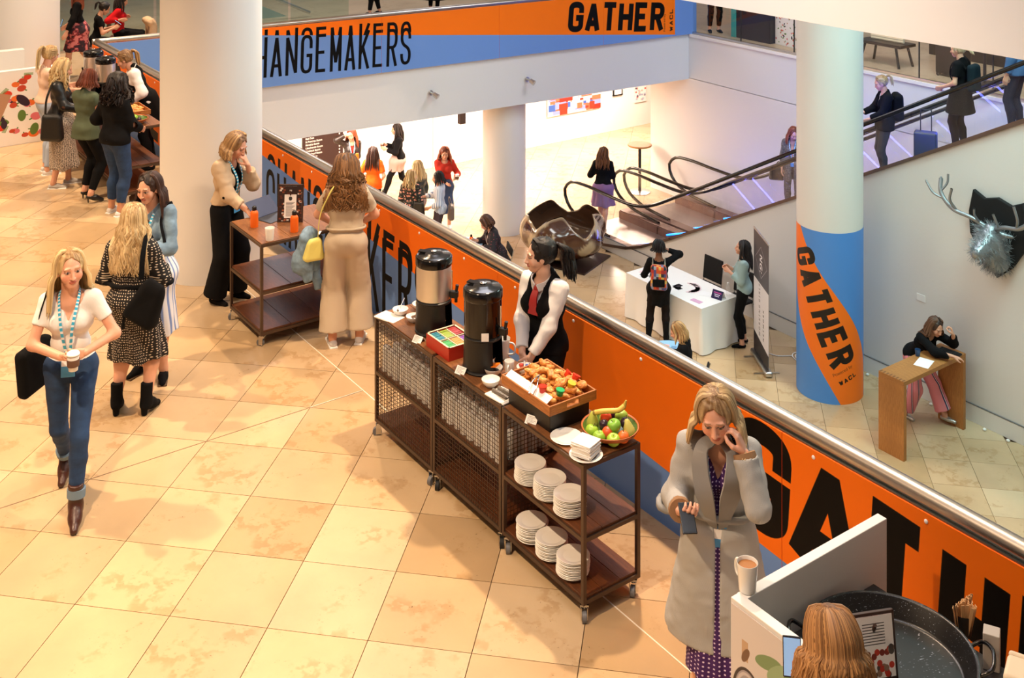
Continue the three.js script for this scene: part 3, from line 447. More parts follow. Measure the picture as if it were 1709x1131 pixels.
    const s = j.s; for (const [f, A] of [[j.fL, j.anL], [j.fR, j.anR]]) {
      const at = f.at, h = o.heel ?? 0.015, all = [B(at(-0.03, -0.045), at(0.05, -0.045), 0.036 * s, 0.038 * s, { sk: 0.02 }), B(at(0.05, -0.047), at(0.145, -0.06), 0.037 * s, 0.024 * s, { sk: 0.02 })];
      if (o.boot) all.push(B(at(0, -0.005), at(0.075, -0.045), 0.044 * s, 0.038 * s, { sk: 0.02 }), B(at(-0.012, -0.03), lerp3(A, [A[0], A[1] + 0.3, A[2]], o.boot / 0.3), 0.045 * s, 0.047 * s, { cut: true }));
      const open = o.low ?? false, sole = (f.c[1] < -0.1) ? -9 : A[1] - 0.085 * s;
      const D = (x, y, z) => { let d = bonesD(all, x, y, z, 0, 0.02); if (!o.boot) d = Math.max(d, y - (A[1] - (open ? 0.03 : 0.012) * s)); const fl = A[1] - 0.078 * s + (0); return f.c[1] > -0.1 ? Math.max(d, fl - y) : d; };
      const bb = boundsOf(all, 0.02), shoe = part('shoe', netGeo(surfaceNets(D, bb[0], bb[1], near ? 0.006 : 0.01), null, [A[0], A[2], 0.05]), m, root);
      if (o.heel) { const c = at(-0.035, -0.06), r = o.heelR ?? 0.026; part('heel', bar(c[0], c[1], c[2], c[0] + (o.heelIn ?? 0) * f.c[0], Math.max(0.0, c[1] - o.heel * s), c[2] + (o.heelIn ?? 0) * f.c[2], r * s, r * (o.heelTip ?? 0.85) * s, 10), o.heelMat ?? m, shoe); }
      if (o.sole) { const a = at(-0.055, -0.082), b = at(0.15, -0.082), g = rbox(0.075 * s, 0.022 * s, 0.24 * s, 0.01); const q = Math.atan2(f.c[0], f.c[2]); g.rotateY(q); const c = sc(ad(a, b), 0.5); g.translate(c[0], Math.max(0.012, c[1]), c[2]); part('sole', g, o.sole, shoe); }
    }
  },
  belt(p, j, root, m, o, near) { const s = j.s, y = o.y ?? 0.13, pts = []; for (let i = 0; i < 20; i++) { const a = i / 20 * Math.PI * 2; let r = 0.05; const c = j.up(0, y, 0), dir = j.T([Math.sin(a), 0, Math.cos(a)]); while (j.bodyD(c[0] + dir[0] * r, c[1] + dir[1] * r, c[2] + dir[2] * r) < (o.inf ?? 0.016) && r < 0.3) r += 0.005; pts.push(ad(c, sc(dir, r))); } const g = tube(pts, o.r ?? 0.014, 40, 6, true); part('belt', g, m, root); if (o.tie) { const e = pts[o.tie]; part('belt_tail', tube([e, ad(e, j.T([0, -0.12, -0.03])), ad(e, j.T([0.02, -0.3, -0.03]))], 0.012, 10, 6), m, root); } },
  lanyard(p, j, root, m, o) {
    const s = j.s, d = j.bodyD, push = (q, e = 0.02) => { q = q.slice(); for (let k = 0; k < 40 && d(...q) < e; k++) q = ad(q, sc(j.fz, 0.006)); return q; }; const ends = [];
    for (const sd of [-1, 1]) { const pts = [j.up(sd * 0.045, 0.5, -0.045), j.up(sd * 0.062, 0.487, 0.02)].concat([[0.055, 0.42], [0.035, 0.3], [0.012, o.y ?? 0.13]].map(([x, y]) => push(j.up(sd * x, y, 0.05), o.e ?? 0.03))); ends.push(pts[4]); ribbon('lanyard', pts, 0.018 * s, 0.003, m, root); }
    const c = lerp3(ends[0], ends[1], 0.5), g = rbox(0.09, 0.135, 0.006, 0.003), b = part('badge', g, o.badge ?? mat(0x3c8fd8, 0.35), root, c[0], c[1] - 0.075, c[2] + 0.02, p.twist ?? 0); b.rotation.x = -(o.tip ?? 0.05); part('badge_print', rbox(0.084, 0.05, 0.007, 0.002, 0, 0.03, 0), o.print ?? mat(0xf4f4f6, 0.4), b);
  },
  tie(p, j, root, m) { const s = j.s, pts = [[0, 0.425, 0.085], [0, 0.36, 0.125], [0, 0.25, 0.13]].map(([x, y, z]) => { let q = j.up(x, y, z); for (let k = 0; k < 30 && j.bodyD(...q) < 0.022; k++) q = ad(q, sc(j.fz, 0.004)); return q; }); ribbon('necktie', pts, 0.06, 0.012, m, root, [0.045, 0.055, 0.085]); part('tie_knot', ball(0.024, ...pts[0], 1.1, 1, 0.8), m, root); },
  collar(p, j, root, m, o) { for (const sd of [-1, 1]) { const a = j.up(sd * 0.015, o.y ?? 0.43, 0.1), b = j.up(sd * 0.07, 0.46, 0.055), c = j.up(sd * 0.06, 0.5, -0.05), e = j.up(sd * 0.07, (o.y ?? 0.43) - 0.025, 0.108); ribbon('collar', [a, b, c, j.up(0, 0.5, -0.075)], o.w ?? 0.05, 0.008, m, root); } },
  lapel(p, j, root, m, o) { for (const sd of [-1, 1]) { const pts = [[0.02, o.y ?? 0.1, 0.1], [0.06, 0.27, 0.14], [0.085, 0.4, 0.1], [0.075, 0.48, 0.0], [0.03, 0.5, -0.075]].map(([x, y, z]) => { let q = j.up(sd * x, y, z); for (let k = 0; k < 30 && j.bodyD(...q) < (o.e ?? 0.035); k++) q = ad(q, sc(j.fz, 0.004)); return q; }); ribbon('lapel', pts, 0.08, 0.012, m, root, [0.04, 0.1, 0.1, 0.07, 0.06]); } },
  strap(p, j, root, m, o) { ribbon(o.name ?? 'strap', o.pts.map((q) => { let v = j.up(...q); const out = nrm(sb(v, j.up(0, 0.3, 0))); for (let k = 0; k < 40 && j.bodyD(...v) < (o.e ?? 0.028); k++) v = ad(v, sc(out, 0.005)); return v; }), o.w ?? 0.03, 0.006, m, root); },
};
function ribbon(name, pts, w, t, m, parent, ws) { // strip that follows pts, flat side away from the path's bend
  const c = new THREE.CatmullRomCurve3(pts.map((q) => V(...q)), false, 'centripetal'), n = 22, pos = [], uv = [], idx = [], mid = pts[Math.floor(pts.length / 2)];
  const ctr = [0, pts.reduce((a, q) => a + q[1], 0) / pts.length, 0];
  for (let i = 0; i <= n; i++) {
    const u = i / n, q = c.getPoint(u), tg = c.getTangent(u), out = V(q.x - ctr[0], 0.25 * (q.y - ctr[1]), q.z - ctr[2]).normalize(), sd = tg.clone().cross(out).normalize(), nn = sd.clone().cross(tg).normalize(); const k = u * ((ws?.length ?? 2) - 1), a = Math.min(Math.floor(k), (ws?.length ?? 2) - 2), W = ws ? mix(ws[a], ws[a + 1], k - a) : w;
    for (const [x, y] of [[-1, -1], [1, -1], [1, 1], [-1, 1]]) { pos.push(q.x + sd.x * x * W / 2 + nn.x * y * t / 2, q.y + sd.y * x * W / 2 + nn.y * y * t / 2, q.z + sd.z * x * W / 2 + nn.z * y * t / 2); uv.push(x > 0 ? 1 : 0, u * 6); }
  }
  for (let i = 0; i < n; i++) for (let k = 0; k < 4; k++) { const a = i * 4 + k, b = i * 4 + (k + 1) % 4; idx.push(a, b, a + 4, b, b + 4, a + 4); } idx.push(0, 2, 1, 0, 3, 2, n * 4, n * 4 + 1, n * 4 + 2, n * 4, n * 4 + 2, n * 4 + 3);
  let g = new THREE.BufferGeometry(); g.setAttribute('position', new THREE.Float32BufferAttribute(pos, 3)); g.setAttribute('uv', new THREE.Float32BufferAttribute(uv, 2)); g.setIndex(idx); g = toCreasedNormals(g, 0.7); return part(name, g, m, parent);
}
// hair: a shaped cap plus many tapering locks that fall over the shoulders
function hairDo(p, j, root, near) {
  const o = p.hair, s = j.s, c0 = lin(o.c[0]), c1 = lin(o.c[1]), L = (o.len ?? 0.3) * s, wav = o.wave ?? 0, vol = o.vol ?? 0.012;
  const capD = (x, y, z) => { let d = ell(x / s, y / s, z / s, 0, 0.034, -0.026, 0.08 + vol, 0.088 + vol, 0.094 + vol) * s; d = Math.max(d, -ell(x / s, y / s, z / s, 0, -0.03, 0.1, 0.07, 0.126 + (o.fringe ? -0.035 : 0), 0.1) * s); d += 0.003 * Math.sin(90 * x / s + 8 * noise3(x * 30, y * 30, z * 30)); return Math.max(d, (o.capLow ?? -0.07) * s - y - Math.max(0, z) * 0.0); };
  const streak = (k) => { const t = clamp(k); return [mix(c0[0], c1[0], t), mix(c0[1], c1[1], t), mix(c0[2], c1[2], t)]; };
  const cg = netGeo(surfaceNets(capD, [-0.14 * s, -0.12 * s, -0.16 * s], [0.14 * s, 0.16 * s, 0.14 * s], near ? 0.006 : 0.01), (x, y, z) => streak(0.25 + 0.9 * (noise3(Math.atan2(x, z + 0.02) * 22, y * 6, 3) - 0.2) + 0.4 * clamp(y / 0.13)));
  const hm = new THREE.Matrix4().makeRotationFromEuler(new THREE.Euler((p.head ?? [0, 0.1])[1], (p.head ?? [0])[0], (p.head ?? [0, 0, 0])[2] ?? 0, 'YXZ')); cg.applyMatrix4(hm); cg.translate(...j.hc);
  const geos = [cg], N = near ? Math.round((o.n ?? 90) * 1.9) : o.n ?? 34, toW = (q) => ad(j.hc, j.HR(sc(q, s)));
  const push = (q, e, sg) => { q = q.slice(); for (let k = 0; k < 34; k++) { const d = j.bodyD(...q); if (d > e) break; q = ad(q, sc(j.fz, sg * Math.max(0.004, (e - d) * 0.6))); } return q; };
  const lock = (pts, r0, r1, ph) => {
    const cv = new THREE.CatmullRomCurve3(pts.map((q) => V(...q)), false, 'centripetal'), seg = near ? 14 : 7, g = new THREE.TubeGeometry(cv, seg, 1, near ? 5 : 4, false), P = g.attributes.position, rad = near ? 5 : 4, tone = rnd();
    const cs = new Float32Array(P.count * 3); for (let i = 0; i <= seg; i++) { const t = i / seg, q = cv.getPointAt(t), r = t < 0.75 ? r0 : mix(r0, r1, (t - 0.75) / 0.25); for (let k = 0; k <= rad; k++) { const v = i * (rad + 1) + k; P.setXYZ(v, q.x + (P.getX(v) - q.x) * r, q.y + (P.getY(v) - q.y) * r, q.z + (P.getZ(v) - q.z) * r); const cc = streak(0.62 * (1 - (o.ombre ?? 0.3) - t * (o.ombre ?? 0.3)) + 0.9 * (tone - 0.45)); cs.set(cc, v * 3); } }
    g.setAttribute('color', new THREE.BufferAttribute(cs, 3)); g.deleteAttribute('uv'); g.computeVertexNormals(); geos.push(g);
  };
  const fall = (start, out, length, ph, r) => { // hang from a point on the head
    const pts = []; let q = start.slice(); const n = 7; for (let i = 1; i <= n; i++) { const t = i / n; const w = wav * Math.sin(t * (o.freq ?? 9) + ph), w2 = wav * Math.cos(t * (o.freq ?? 9) * 1.1 + ph * 1.7); let e = [start[0] + out[0] * (0.02 + (o.spread ?? 0.03) * t) + w * out[2] + w2 * 0.4, start[1] - length * t, start[2] + out[2] * (0.02 + (o.spread ?? 0.03) * t) - w * out[0] + w2 * 0.4]; if (e[1] < j.hc[1] - 0.12 * s) { const sg = dot3(sb(start, j.hb), j.fz) > 0.035 ? 1 : -1; e = push(e, 0.022 + r, sg); } pts.push(e); } return pts;
  };
  if (o.style === 'tail' || o.style === 'bun') {
    const k = o.at ?? [0, 0.06, -0.125], kw = toW(k);
    for (let i = 0; i < N * 0.6; i++) { const a = (i / (N * 0.6)) * Math.PI * 2, top = [0.07 * Math.sin(a), 0.03 + 0.075 * Math.cos(a) * 0.8, 0.05 - 0.03 * Math.abs(Math.sin(a))]; const md = [top[0] * 1.35, top[1] * 1.15 + 0.012, -0.04]; lock([toW([top[0], top[1] + 0.03, top[2]]), toW(md), kw], 0.008 * s, 0.008 * s, 0); }
    if (o.style === 'bun') { const g = ball(0.05 * s, 0, 0, 0, 1, 0.9, 0.8, 18, 14); const P = g.attributes.position; for (let i = 0; i < P.count; i++) { const f = 1 + 0.08 * Math.sin(14 * P.getY(i) / 0.05 + 3 * P.getX(i) / 0.05); P.setXYZ(i, P.getX(i) * f, P.getY(i) * f, P.getZ(i) * f); } const cs = new Float32Array(P.count * 3); for (let i = 0; i < P.count; i++) cs.set(streak(0.5 + 0.5 * (rnd() - 0.5)), i * 3); g.setAttribute('color', new THREE.BufferAttribute(cs, 3)); g.deleteAttribute('uv'); g.translate(...kw); g.computeVertexNormals(); geos.push(g); } else { const back = nrm(j.HR([0, 0, -1])); for (let i = 0; i < N * 0.5; i++) { const a = rnd() * 6.28, r = rr(0, o.thick ?? 0.03) * s, st = ad(kw, [Math.cos(a) * r, Math.sin(a) * r * 0.6, Math.sin(a) * r]); lock([kw, ad(st, ad(sc(back, 0.035), [0, 0.005, 0])), ...fall(ad(st, sc(back, 0.05)), [back[0], 0, back[2]], L * rr(0.75, 1.05), rnd() * 6, 0.01)], 0.0115 * s, 0.002, 0); } }
  } else {
    const px = o.part ?? 0.015; for (let i = 0; i < N; i++) {
      const lay = i % 3, phi = mix(o.open ?? 1.2, 2 * Math.PI - (o.open ?? 1.2), (Math.floor(i / 3) + 0.5 + rr(-0.3, 0.3)) / Math.ceil(N / 3)), sx = Math.sin(phi), cz = Math.cos(phi), k = 1 + vol * 4 + lay * (o.layer ?? 0.05);
      const start = [[px + 0.012 * sx, 0.108 + vol * 0.9, 0.03 - 0.07 * (1 - cz) * 0.5], [0.055 * sx * k + px * 0.5, 0.105 + vol * 0.7, -0.012 + 0.062 * cz * k], [0.083 * sx * k, 0.045, -0.018 + 0.098 * cz * k], [0.089 * sx * k, -0.02, -0.018 + 0.1 * cz * k]].map(toW);
      const out = nrm(j.HR([sx, 0, cz])); const front = Math.abs(phi - Math.PI) > 1.7; lock([...start, ...fall(start[3], [out[0], 0, out[2]], L * rr(0.82, 1.05) * (front ? o.frontLen ?? 0.95 : 1), rnd() * 6, 0.012)], rr(0.0075, 0.0115) * s * (near ? 1 : 2), 0.0025, 0);
    }
  }
  part('hair', mergeGeometries(geos.map((g) => { const b = g.index ? g.toNonIndexed() : g; b.deleteAttribute('uv'); return b; })), hairMat, root);
}
const fc = (deg) => YAW + deg * Math.PI / 180; // 0 faces the balcony the picture is taken from, 90 faces along the bridge
// ---------- catering carts ----------
function caster(parent, x, z, turn, dark) {
  const c = part('caster', [box(0.05, 0.012, 0.05, 0, 0.098, 0), bar(0, 0.1, 0, 0, 0.075, 0, 0.014, 0.014, 8), box(0.004, 0.07, 0.04, -0.018, 0.055, 0.012), box(0.004, 0.07, 0.04, 0.018, 0.055, 0.012)], chrome, parent, x, 0, z, turn);
  const w = bar(-0.013, 0.035, 0.022, 0.013, 0.035, 0.022, 0.034, 0.034, 18); part('wheel', w, dark ? rubber : mat(0x6d6d70, 0.5), c); return c;
}
function wirePanel(w, h, pitch, along) { const g = [], nv = Math.floor(w / pitch), nh = Math.floor(h / pitch); for (let i = 1; i < nv; i++) { const q = box(0.0028, h, 0.0028, -w / 2 + (i * w) / nv, h / 2, 0); g.push(q); } for (let i = 1; i < nh; i++) g.push(box(w, 0.0028, 0.0028, 0, (i * h) / nh, 0.0028)); const m = merge(g); if (along === 'z') m.rotateY(Math.PI / 2); return m; }
function cart(label, x0, x1, z0, z1, o = {}) { // z0 back, z1 front
  const w = x1 - x0, d = z1 - z0, cx = (x0 + x1) / 2, cz = (z0 + z1) / 2, H = 0.92, T = 0.024, t = thing('catering_cart', label, 'cart', cx, 0, cz), base = 0.11;
  for (const sx of [-1, 1]) for (const sz of [-1, 1]) { part('post', box(T, H - base, T, sx * (w / 2 - T / 2), (H + base) / 2 - 0.002, sz * (d / 2 - T / 2)), darkSteel, t); caster(t, sx * (w / 2 - 0.03), sz * (d / 2 - 0.03), rr(-1, 1), o.dark); }
  for (const y of [base + T / 2, H - T / 2 - 0.004, ...(o.mid ? [o.mid - 0.018] : [])]) for (const s of [-1, 1]) { part('rail', box(w - 2 * T, T, T, 0, y, s * (d / 2 - T / 2)), darkSteel, t); part('rail', box(T, T, d - 2 * T, s * (w / 2 - T / 2), y, 0), darkSteel, t); }
  const planks = (n, y, th, m, name) => { for (let i = 0; i < n; i++) { const q = (d - 0.02) / n, g = rbox(w - 0.024, th, q - 0.003, 0.002); const uv = g.attributes.uv, o1 = rnd(); for (let k = 0; k < uv.count; k++) uv.setXY(k, uv.getX(k) + o1, uv.getY(k) + i * 0.37 + o1); part(name, g, m, t, 0, y, -d / 2 + 0.01 + q * (i + 0.5)); } };
  planks(3, H - 0.006, 0.022, cartWood, 'top_plank'); planks(3, base + T + 0.008, 0.018, cartShelf, 'shelf_plank'); if (o.mid) planks(o.cage ? 2 : 3, o.mid, 0.018, cartShelf, 'shelf_plank');
  if (o.cage) { const h = H - base - 2 * T; part('wire_mesh', wirePanel(w - 2 * T, h, 0.0275), darkSteel, t, 0, base + T, d / 2 - 0.008); part('wire_mesh', wirePanel(w - 2 * T, h, 0.0275), darkSteel, t, 0, base + T, -d / 2 + 0.008); for (const s of [-1, 1]) part('wire_mesh', wirePanel(d - 2 * T, h, 0.0275, 'z'), darkSteel, t, s * (w / 2 - 0.008), base + T, 0); }
  return t;
}
const ZB = -4.55, ZF = -4.11;
cart('brown steel mesh-caged trolley holding glasses beneath the silver coffee urn', -7.56, -6.725, ZB, ZF, { cage: 1, mid: 0.5 });
cart('brown steel mesh-caged trolley holding glasses beneath the black coffee urn', -6.715, -5.885, ZB, ZF, { cage: 1, mid: 0.5, dark: 1 });
cart('open brown trolley with plate stacks on two shelves under fruit bowl', -5.875, -5.05, ZB, ZF, { mid: 0.5 });
cart('brown wooden-topped trolley with laptop and two orange bottles on it', -10.13, -9.4, -4.84, -3.97, { mid: 0.5 });
cart('trolley beside the vegetable mural with two steel urns on it', -16.95, -15.5, -4.62, -4.15, { mid: 0.45 });
cart('trolley with pastry tray and fruit beside the woman in green blouse', -15.48, -13.98, -4.62, -4.15, { mid: 0.45 });
// drinking glasses upside down in the cages
const tumblerMat = new THREE.MeshPhysicalMaterial({ color: 0xf6f6f4, roughness: 0.12, transmission: 0.22, thickness: 0, ior: 1.45 });
const tumblerGeo = lathe([[0.0365, 0], [0.0375, 0.004], [0.033, 0.12], [0.031, 0.17], [0.026, 0.182], [0, 0.183]], 14);
for (const [c, lab] of [[-7.14, 'clear tumbler upside down in cage below the silver urn'], [-6.3, 'clear tumbler upside down in cage below the black urn']]) for (let i = 0; i < 9; i++) for (let k = 0; k < 5; k++) solo('tumbler', lab, 'glass', tumblerGeo, tumblerMat, c - 0.34 + i * 0.084 + rr(-0.004, 0.004), 0.51, -4.5 + k * 0.082 + rr(-0.004, 0.004), 0, lab.slice(6));
// plates
const plateGeo = lathe([[0, 0.004], [0.05, 0.002], [0.058, 0.0], [0.062, 0.004], [0.098, 0.014], [0.1, 0.0165], [0.096, 0.018], [0.064, 0.009], [0.058, 0.0065], [0, 0.006]], 36);
const stackSpots = [[-5.69, 0.51, -4.2, 'beside the wire cage on the middle shelf'], [-5.49, 0.51, -4.2, 'at the centre of the middle shelf'], [-5.29, 0.51, -4.2, 'by the end post on the middle shelf'], [-5.67, 0.158, -4.2, 'beside the wire cage on the bottom shelf'], [-5.47, 0.158, -4.2, 'at the centre of the bottom shelf'], [-5.26, 0.158, -4.2, 'by the end post on the bottom shelf']];
for (const [x, y, z, w] of stackSpots) for (let i = 0; i < 11; i++) solo('side_plate', i === 10 ? 'white china plate topmost of stack ' + w : 'white china plate in the stack ' + w, 'plate', plateGeo, china, x + rr(-0.003, 0.003), y + i * 0.0095, z + rr(-0.003, 0.003), rnd(), i === 10 ? undefined : 'plates in the stack ' + w);
solo('side_plate', 'single empty white plate on the trolley top beside napkins', 'plate', plateGeo, china, -5.335, 0.922, -4.21);
// urns
const urnSteel = new THREE.MeshStandardMaterial({ color: 0xe2dfda, roughness: 0.36, metalness: 1 });
function urn(label, x, y, z, turn, steelBody, tall = 1) {
  const t = thing('coffee_urn', label, 'coffee urn', x, y, z, turn), body = steelBody ? urnSteel : blackGloss, R = 0.13;
  const base = new THREE.CylinderGeometry(R, R * 1.05, 0.2, 40, 1, true, 0.5, Math.PI * 2 - 1.0); base.translate(0, 0.13, 0); const inner = new THREE.CylinderGeometry(R - 0.012, R * 1.05 - 0.012, 0.2, 40, 1, true, 0.5, Math.PI * 2 - 1.0); inner.translate(0, 0.13, 0);
  part('stand', [base, inner, lathe([[0, 0], [R * 1.08, 0], [R * 1.08, 0.03], [0, 0.03]], 40), lathe([[0, 0.225], [R, 0.225], [R, 0.25], [0, 0.25]], 40)], black, t);
  part('drip_cup', lathe([[0, 0], [0.045, 0], [0.055, 0.06], [0.05, 0.06], [0.042, 0.006], [0, 0.006]], 20), chrome, t, 0, 0.032, 0.04);
  part('vessel', lathe([[0, 0.25], [R - 0.004, 0.25], [R, 0.256], [R, 0.49], [R - 0.004, 0.495], [0, 0.495]], 44), body, t);
  part('lid', lathe([[R, 0.49], [R + 0.006, 0.5], [R + 0.006, 0.55], [R - 0.01, 0.566], [0.07, 0.568], [0.06, 0.58], [0, 0.582]], 44), blackGloss, t);
  part('lid_button', lathe([[0, 0.58], [0.022, 0.58], [0.022, 0.592], [0, 0.595]], 20), chrome, t);
  part('lid_lever', rbox(0.05, 0.012, 0.1, 0.005, 0, 0.576, -0.07), blackGloss, t);
  const tap = part('tap', [rbox(0.04, 0.05, 0.06, 0.008, 0, 0.29, R + 0.03), bar(0, 0.28, R + 0.045, 0, 0.235, R + 0.045, 0.012), bar(0, 0.31, R + 0.045, 0, 0.36, R + 0.055, 0.01, 0.013)], black, t); part('sight_tube', bar(0, 0.3, R + 0.012, 0, 0.46, R + 0.012, 0.006), chrome, tap);
  if (!steelBody) part('label_sticker', rbox(0.05, 0.055, 0.002, 0.001, -0.105, 0.27, R * 0.62, -1.0), paper, t);
  return t;
}
urn('brushed steel coffee urn with black lid on the caged trolley', -7.06, 0.917, -4.33, 2.2, true);
urn('glossy black coffee urn standing between tea box and mugs', -6.37, 0.917, -4.3, 2.0, false);
urn('steel urn with black lid nearest the vegetable mural', -16.35, 0.917, -4.4, 0.4, true);
urn('steel urn with black lid behind the woman in green blouse', -15.75, 0.917, -4.4, 0.4, true);
urn('spare steel urn on the floor behind the pastry trolley', -13.8, 0, -4.85, 0.5, true);
// bowls, plates, cards
const bowlGeo = lathe([[0, 0.006], [0.028, 0.0], [0.032, 0.0], [0.034, 0.01], [0.055, 0.03], [0.064, 0.055], [0.0605, 0.055], [0.05, 0.033], [0.03, 0.016], [0, 0.013]], 32);
function bowl(label, x, z, k = 1) { const t = thing('bowl', label, 'bowl', x, 0.917, z); const b = part('bowl_body', bowlGeo, china, t); b.scale.setScalar(k); return t; }
bowl('white bowl of sugar cubes behind the other small bowls', -7.42, -4.43, 1); bowl('white bowl with teaspoon near the trolley corner', -7.43, -4.26, 0.95); bowl('small white bowl of sachets next to the silver urn', -7.27, -4.28, 0.9);
for (let i = 0; i < 16; i++) { const a = rnd() * 6.3, r = rnd() * 0.035; solo('sugar_cube', 'rough sugar cube heaped in the white bowl', 'sugar cube', rbox(0.018, 0.016, 0.018, 0.003), mat([0xf2e6d4, 0xc99b6a, 0xe7d2b6][i % 3], 0.9), -7.42 + Math.cos(a) * r, 0.965 + (0.035 - r) * 0.6 + (i % 3) * 0.006, -4.43 + Math.sin(a) * r, a, 'sugar cubes in the bowl'); }
for (let i = 0; i < 6; i++) solo('sugar_sachet', 'brown sachet in the small bowl by the silver urn', 'sachet', rbox(0.03, 0.006, 0.016, 0.002), mat(0x6b4a30, 0.6), -7.27 + rr(-0.02, 0.02), 0.945 + i * 0.005, -4.28 + rr(-0.02, 0.02), rr(0, 3), 'sachets in the small bowl');
function spoon(label, x, y, z, turn, tilt = 0.2) { const t = thing('teaspoon', label, 'spoon', x, y, z, turn); t.rotation.z = tilt; part('spoon_bowl', ball(0.014, 0, 0.003, 0, 1.5, 0.3, 1), chrome, t); part('spoon_handle', bar(0.015, 0.004, 0, 0.12, 0.008, 0, 0.0025, 0.0035, 6), chrome, t); return t; }
spoon('steel teaspoon resting in white bowl at trolley corner', -7.44, 0.955, -4.25, 2.2, 0.35);
solo('serving_plate', 'long white rectangular plate at the trolley corner', 'plate', [rbox(0.2, 0.012, 0.13, 0.005), rbox(0.17, 0.004, 0.1, 0.002, 0, 0.006, 0)], china, -7.44, 0.923, -4.17, 0.3); 
bowl('white bowl with orange sachet beside the black urn', -6.25, -4.3, 1.05); bowl('empty white bowl in front of the wooden spatula', -6.13, -4.2, 0.98); bowl('white bowl of wrapped milk portions behind the pastry tray', -6.14, -4.49, 0.95);
solo('tea_sachet', 'large orange sachet lying on a white bowl', 'sachet', rbox(0.095, 0.006, 0.07, 0.003), mat(0xf07a1a, 0.4), -6.26, 0.983, -4.3, 0.5).rotation.z = 0.2;
for (let i = 0; i < 5; i++) solo('milk_portion', 'wrapped milk portion in the bowl behind pastry tray', 'milk pot', i % 2 ? lathe([[0, 0], [0.012, 0], [0.017, 0.02], [0, 0.022]], 12) : rbox(0.014, 0.07, 0.014, 0.004), i % 2 ? mat([0x3355aa, 0xb93a2a][i >> 1], 0.4) : chrome, -6.14 + rr(-0.03, 0.03), 0.94 + 0.006 * i, -4.49 + rr(-0.025, 0.025), i, 'milk portions');
function card(label, x, y, z, turn, w = 0.08, h = 0.055) { const t = thing('tent_card', label, 'sign', x, y, z, turn); const tx = canvasTex(128, 96, (c) => { c.fillStyle = '#f6f4ef'; c.fillRect(0, 0, 128, 96); c.fillStyle = '#444'; for (let i = 0; i < 6; i++) c.fillRect(16, 14 + i * 12, 96 - (i % 3) * 16, 3); }); const g = new THREE.BoxGeometry(w, h, 0.003); g.rotateX(-0.7); g.translate(0, h * 0.4, h * 0.3); part('printed_face', g, mat(0xffffff, 0.6, { map: tx }), t); const b = new THREE.BoxGeometry(w, h, 0.003); b.rotateX(0.7); b.translate(0, h * 0.4, -h * 0.3); part('back_flap', b, paper, t); return t; }
card('small white menu card in front of the red tea box', -6.97, 0.917, -4.15, 0.3); card('small white menu card below the black urn', -6.4, 0.917, -4.15, 0.3); card('small white menu card in front of the pastry tray', -5.61, 0.917, -4.16, 0.4);
// tea box
{
  const t = thing('tea_box', 'open red wooden tea box filled with coloured tea packets', 'box', -6.72, 0.917, -4.27, 0.0), red = mat(0xb62a17, 0.4), W = 0.3, D = 0.24, Hh = 0.1;
  part('bottom', box(W, 0.008, D, 0, 0.004, 0), red, t); for (const s of [-1, 1]) { part('side', box(0.01, Hh, D, s * (W / 2 - 0.005), Hh / 2, 0), red, t); part('side', box(W - 0.02, Hh, 0.01, 0, Hh / 2, s * (D / 2 - 0.005)), red, t); part('rim', box(W, 0.003, 0.012, 0, Hh + 0.001, s * (D / 2 - 0.006)), mat(0xe8d7b8, 0.6), t); part('rim', box(0.012, 0.003, D, s * (W / 2 - 0.006), Hh + 0.001, 0), mat(0xe8d7b8, 0.6), t); }
  part('divider', box(0.006, Hh - 0.01, D - 0.02, 0, Hh / 2, 0), mat(0xe8d7b8, 0.6), t); part('divider', box(W - 0.02, Hh - 0.01, 0.006, 0, Hh / 2, 0.035), mat(0xe8d7b8, 0.6), t); part('divider', box(W - 0.02, Hh - 0.01, 0.006, 0, Hh / 2, -0.04), mat(0xe8d7b8, 0.6), t);
  const cols = [[0x9c1f14, 'dark red'], [0x8aa02a, 'olive green'], [0x2f7f93, 'teal'], [0x7b2fa0, 'purple'], [0xd08a2a, 'amber'], [0x2f9a3c, 'bright green']];
  const spots = [[-0.08, -0.075], [-0.08, -0.002], [-0.08, 0.073], [0.075, -0.075], [0.075, -0.002], [0.075, 0.073]];
  spots.forEach(([sx, sz], k) => { for (let i = 0; i < 9; i++) { const m = solo('tea_packet', cols[k][1] + ' tea packet standing in the red tea box', 'tea packet', rbox(0.011, 0.07, 0.058, 0.002), mat(cols[k][0], 0.35), -6.72 + sx - 0.052 + i * 0.013, 0.975 + rr(0, 0.006), -4.27 + sz, 0, cols[k][1] + ' tea packets'); m.rotation.z = -0.25; } });
}
// mugs
const mugGeo = lathe([[0, 0.004], [0.03, 0.0], [0.034, 0.004], [0.042, 0.1], [0.0435, 0.115], [0.0405, 0.115], [0.038, 0.098], [0.031, 0.012], [0, 0.01]], 30);
function mug(label, x, y, z, turn, k = 1, coffee) { const t = thing('mug', label, 'mug', x, y, z, turn); const b = part('mug_body', mugGeo, china, t), h = part('handle', tube([[0.036, 0.025, 0], [0.068, 0.035, 0], [0.076, 0.062, 0], [0.068, 0.09, 0], [0.038, 0.095, 0]], 0.006, 18, 8), china, t); b.scale.setScalar(k); h.scale.setScalar(k); if (coffee) { const c = part('coffee', cyl(0.0385 * k, 0.0385 * k, 0.002, 24, 0, 0.1 * k, 0), mat(0xa8703e, 0.25), t); } return t; }
mug('tall white mug in front of the waitress', -6.42, 0.917, -4.5, 0.6, 1.2); mug('short white milk jug beside the bowl with orange sachet', -6.2, 0.917, -4.4, -0.8, 0.8); mug('white mug behind the black urn stand', -6.55, 0.917, -4.47, 2.2, 1.1);
mug('white mug of milky coffee on corner of the white partition', -3.53, 1.15, -3.83, Math.PI * 0.95, 1.12, true); mug('white mug between the two orange bottles', -9.46, 0.917, -4.08, 2.4, 1.02);
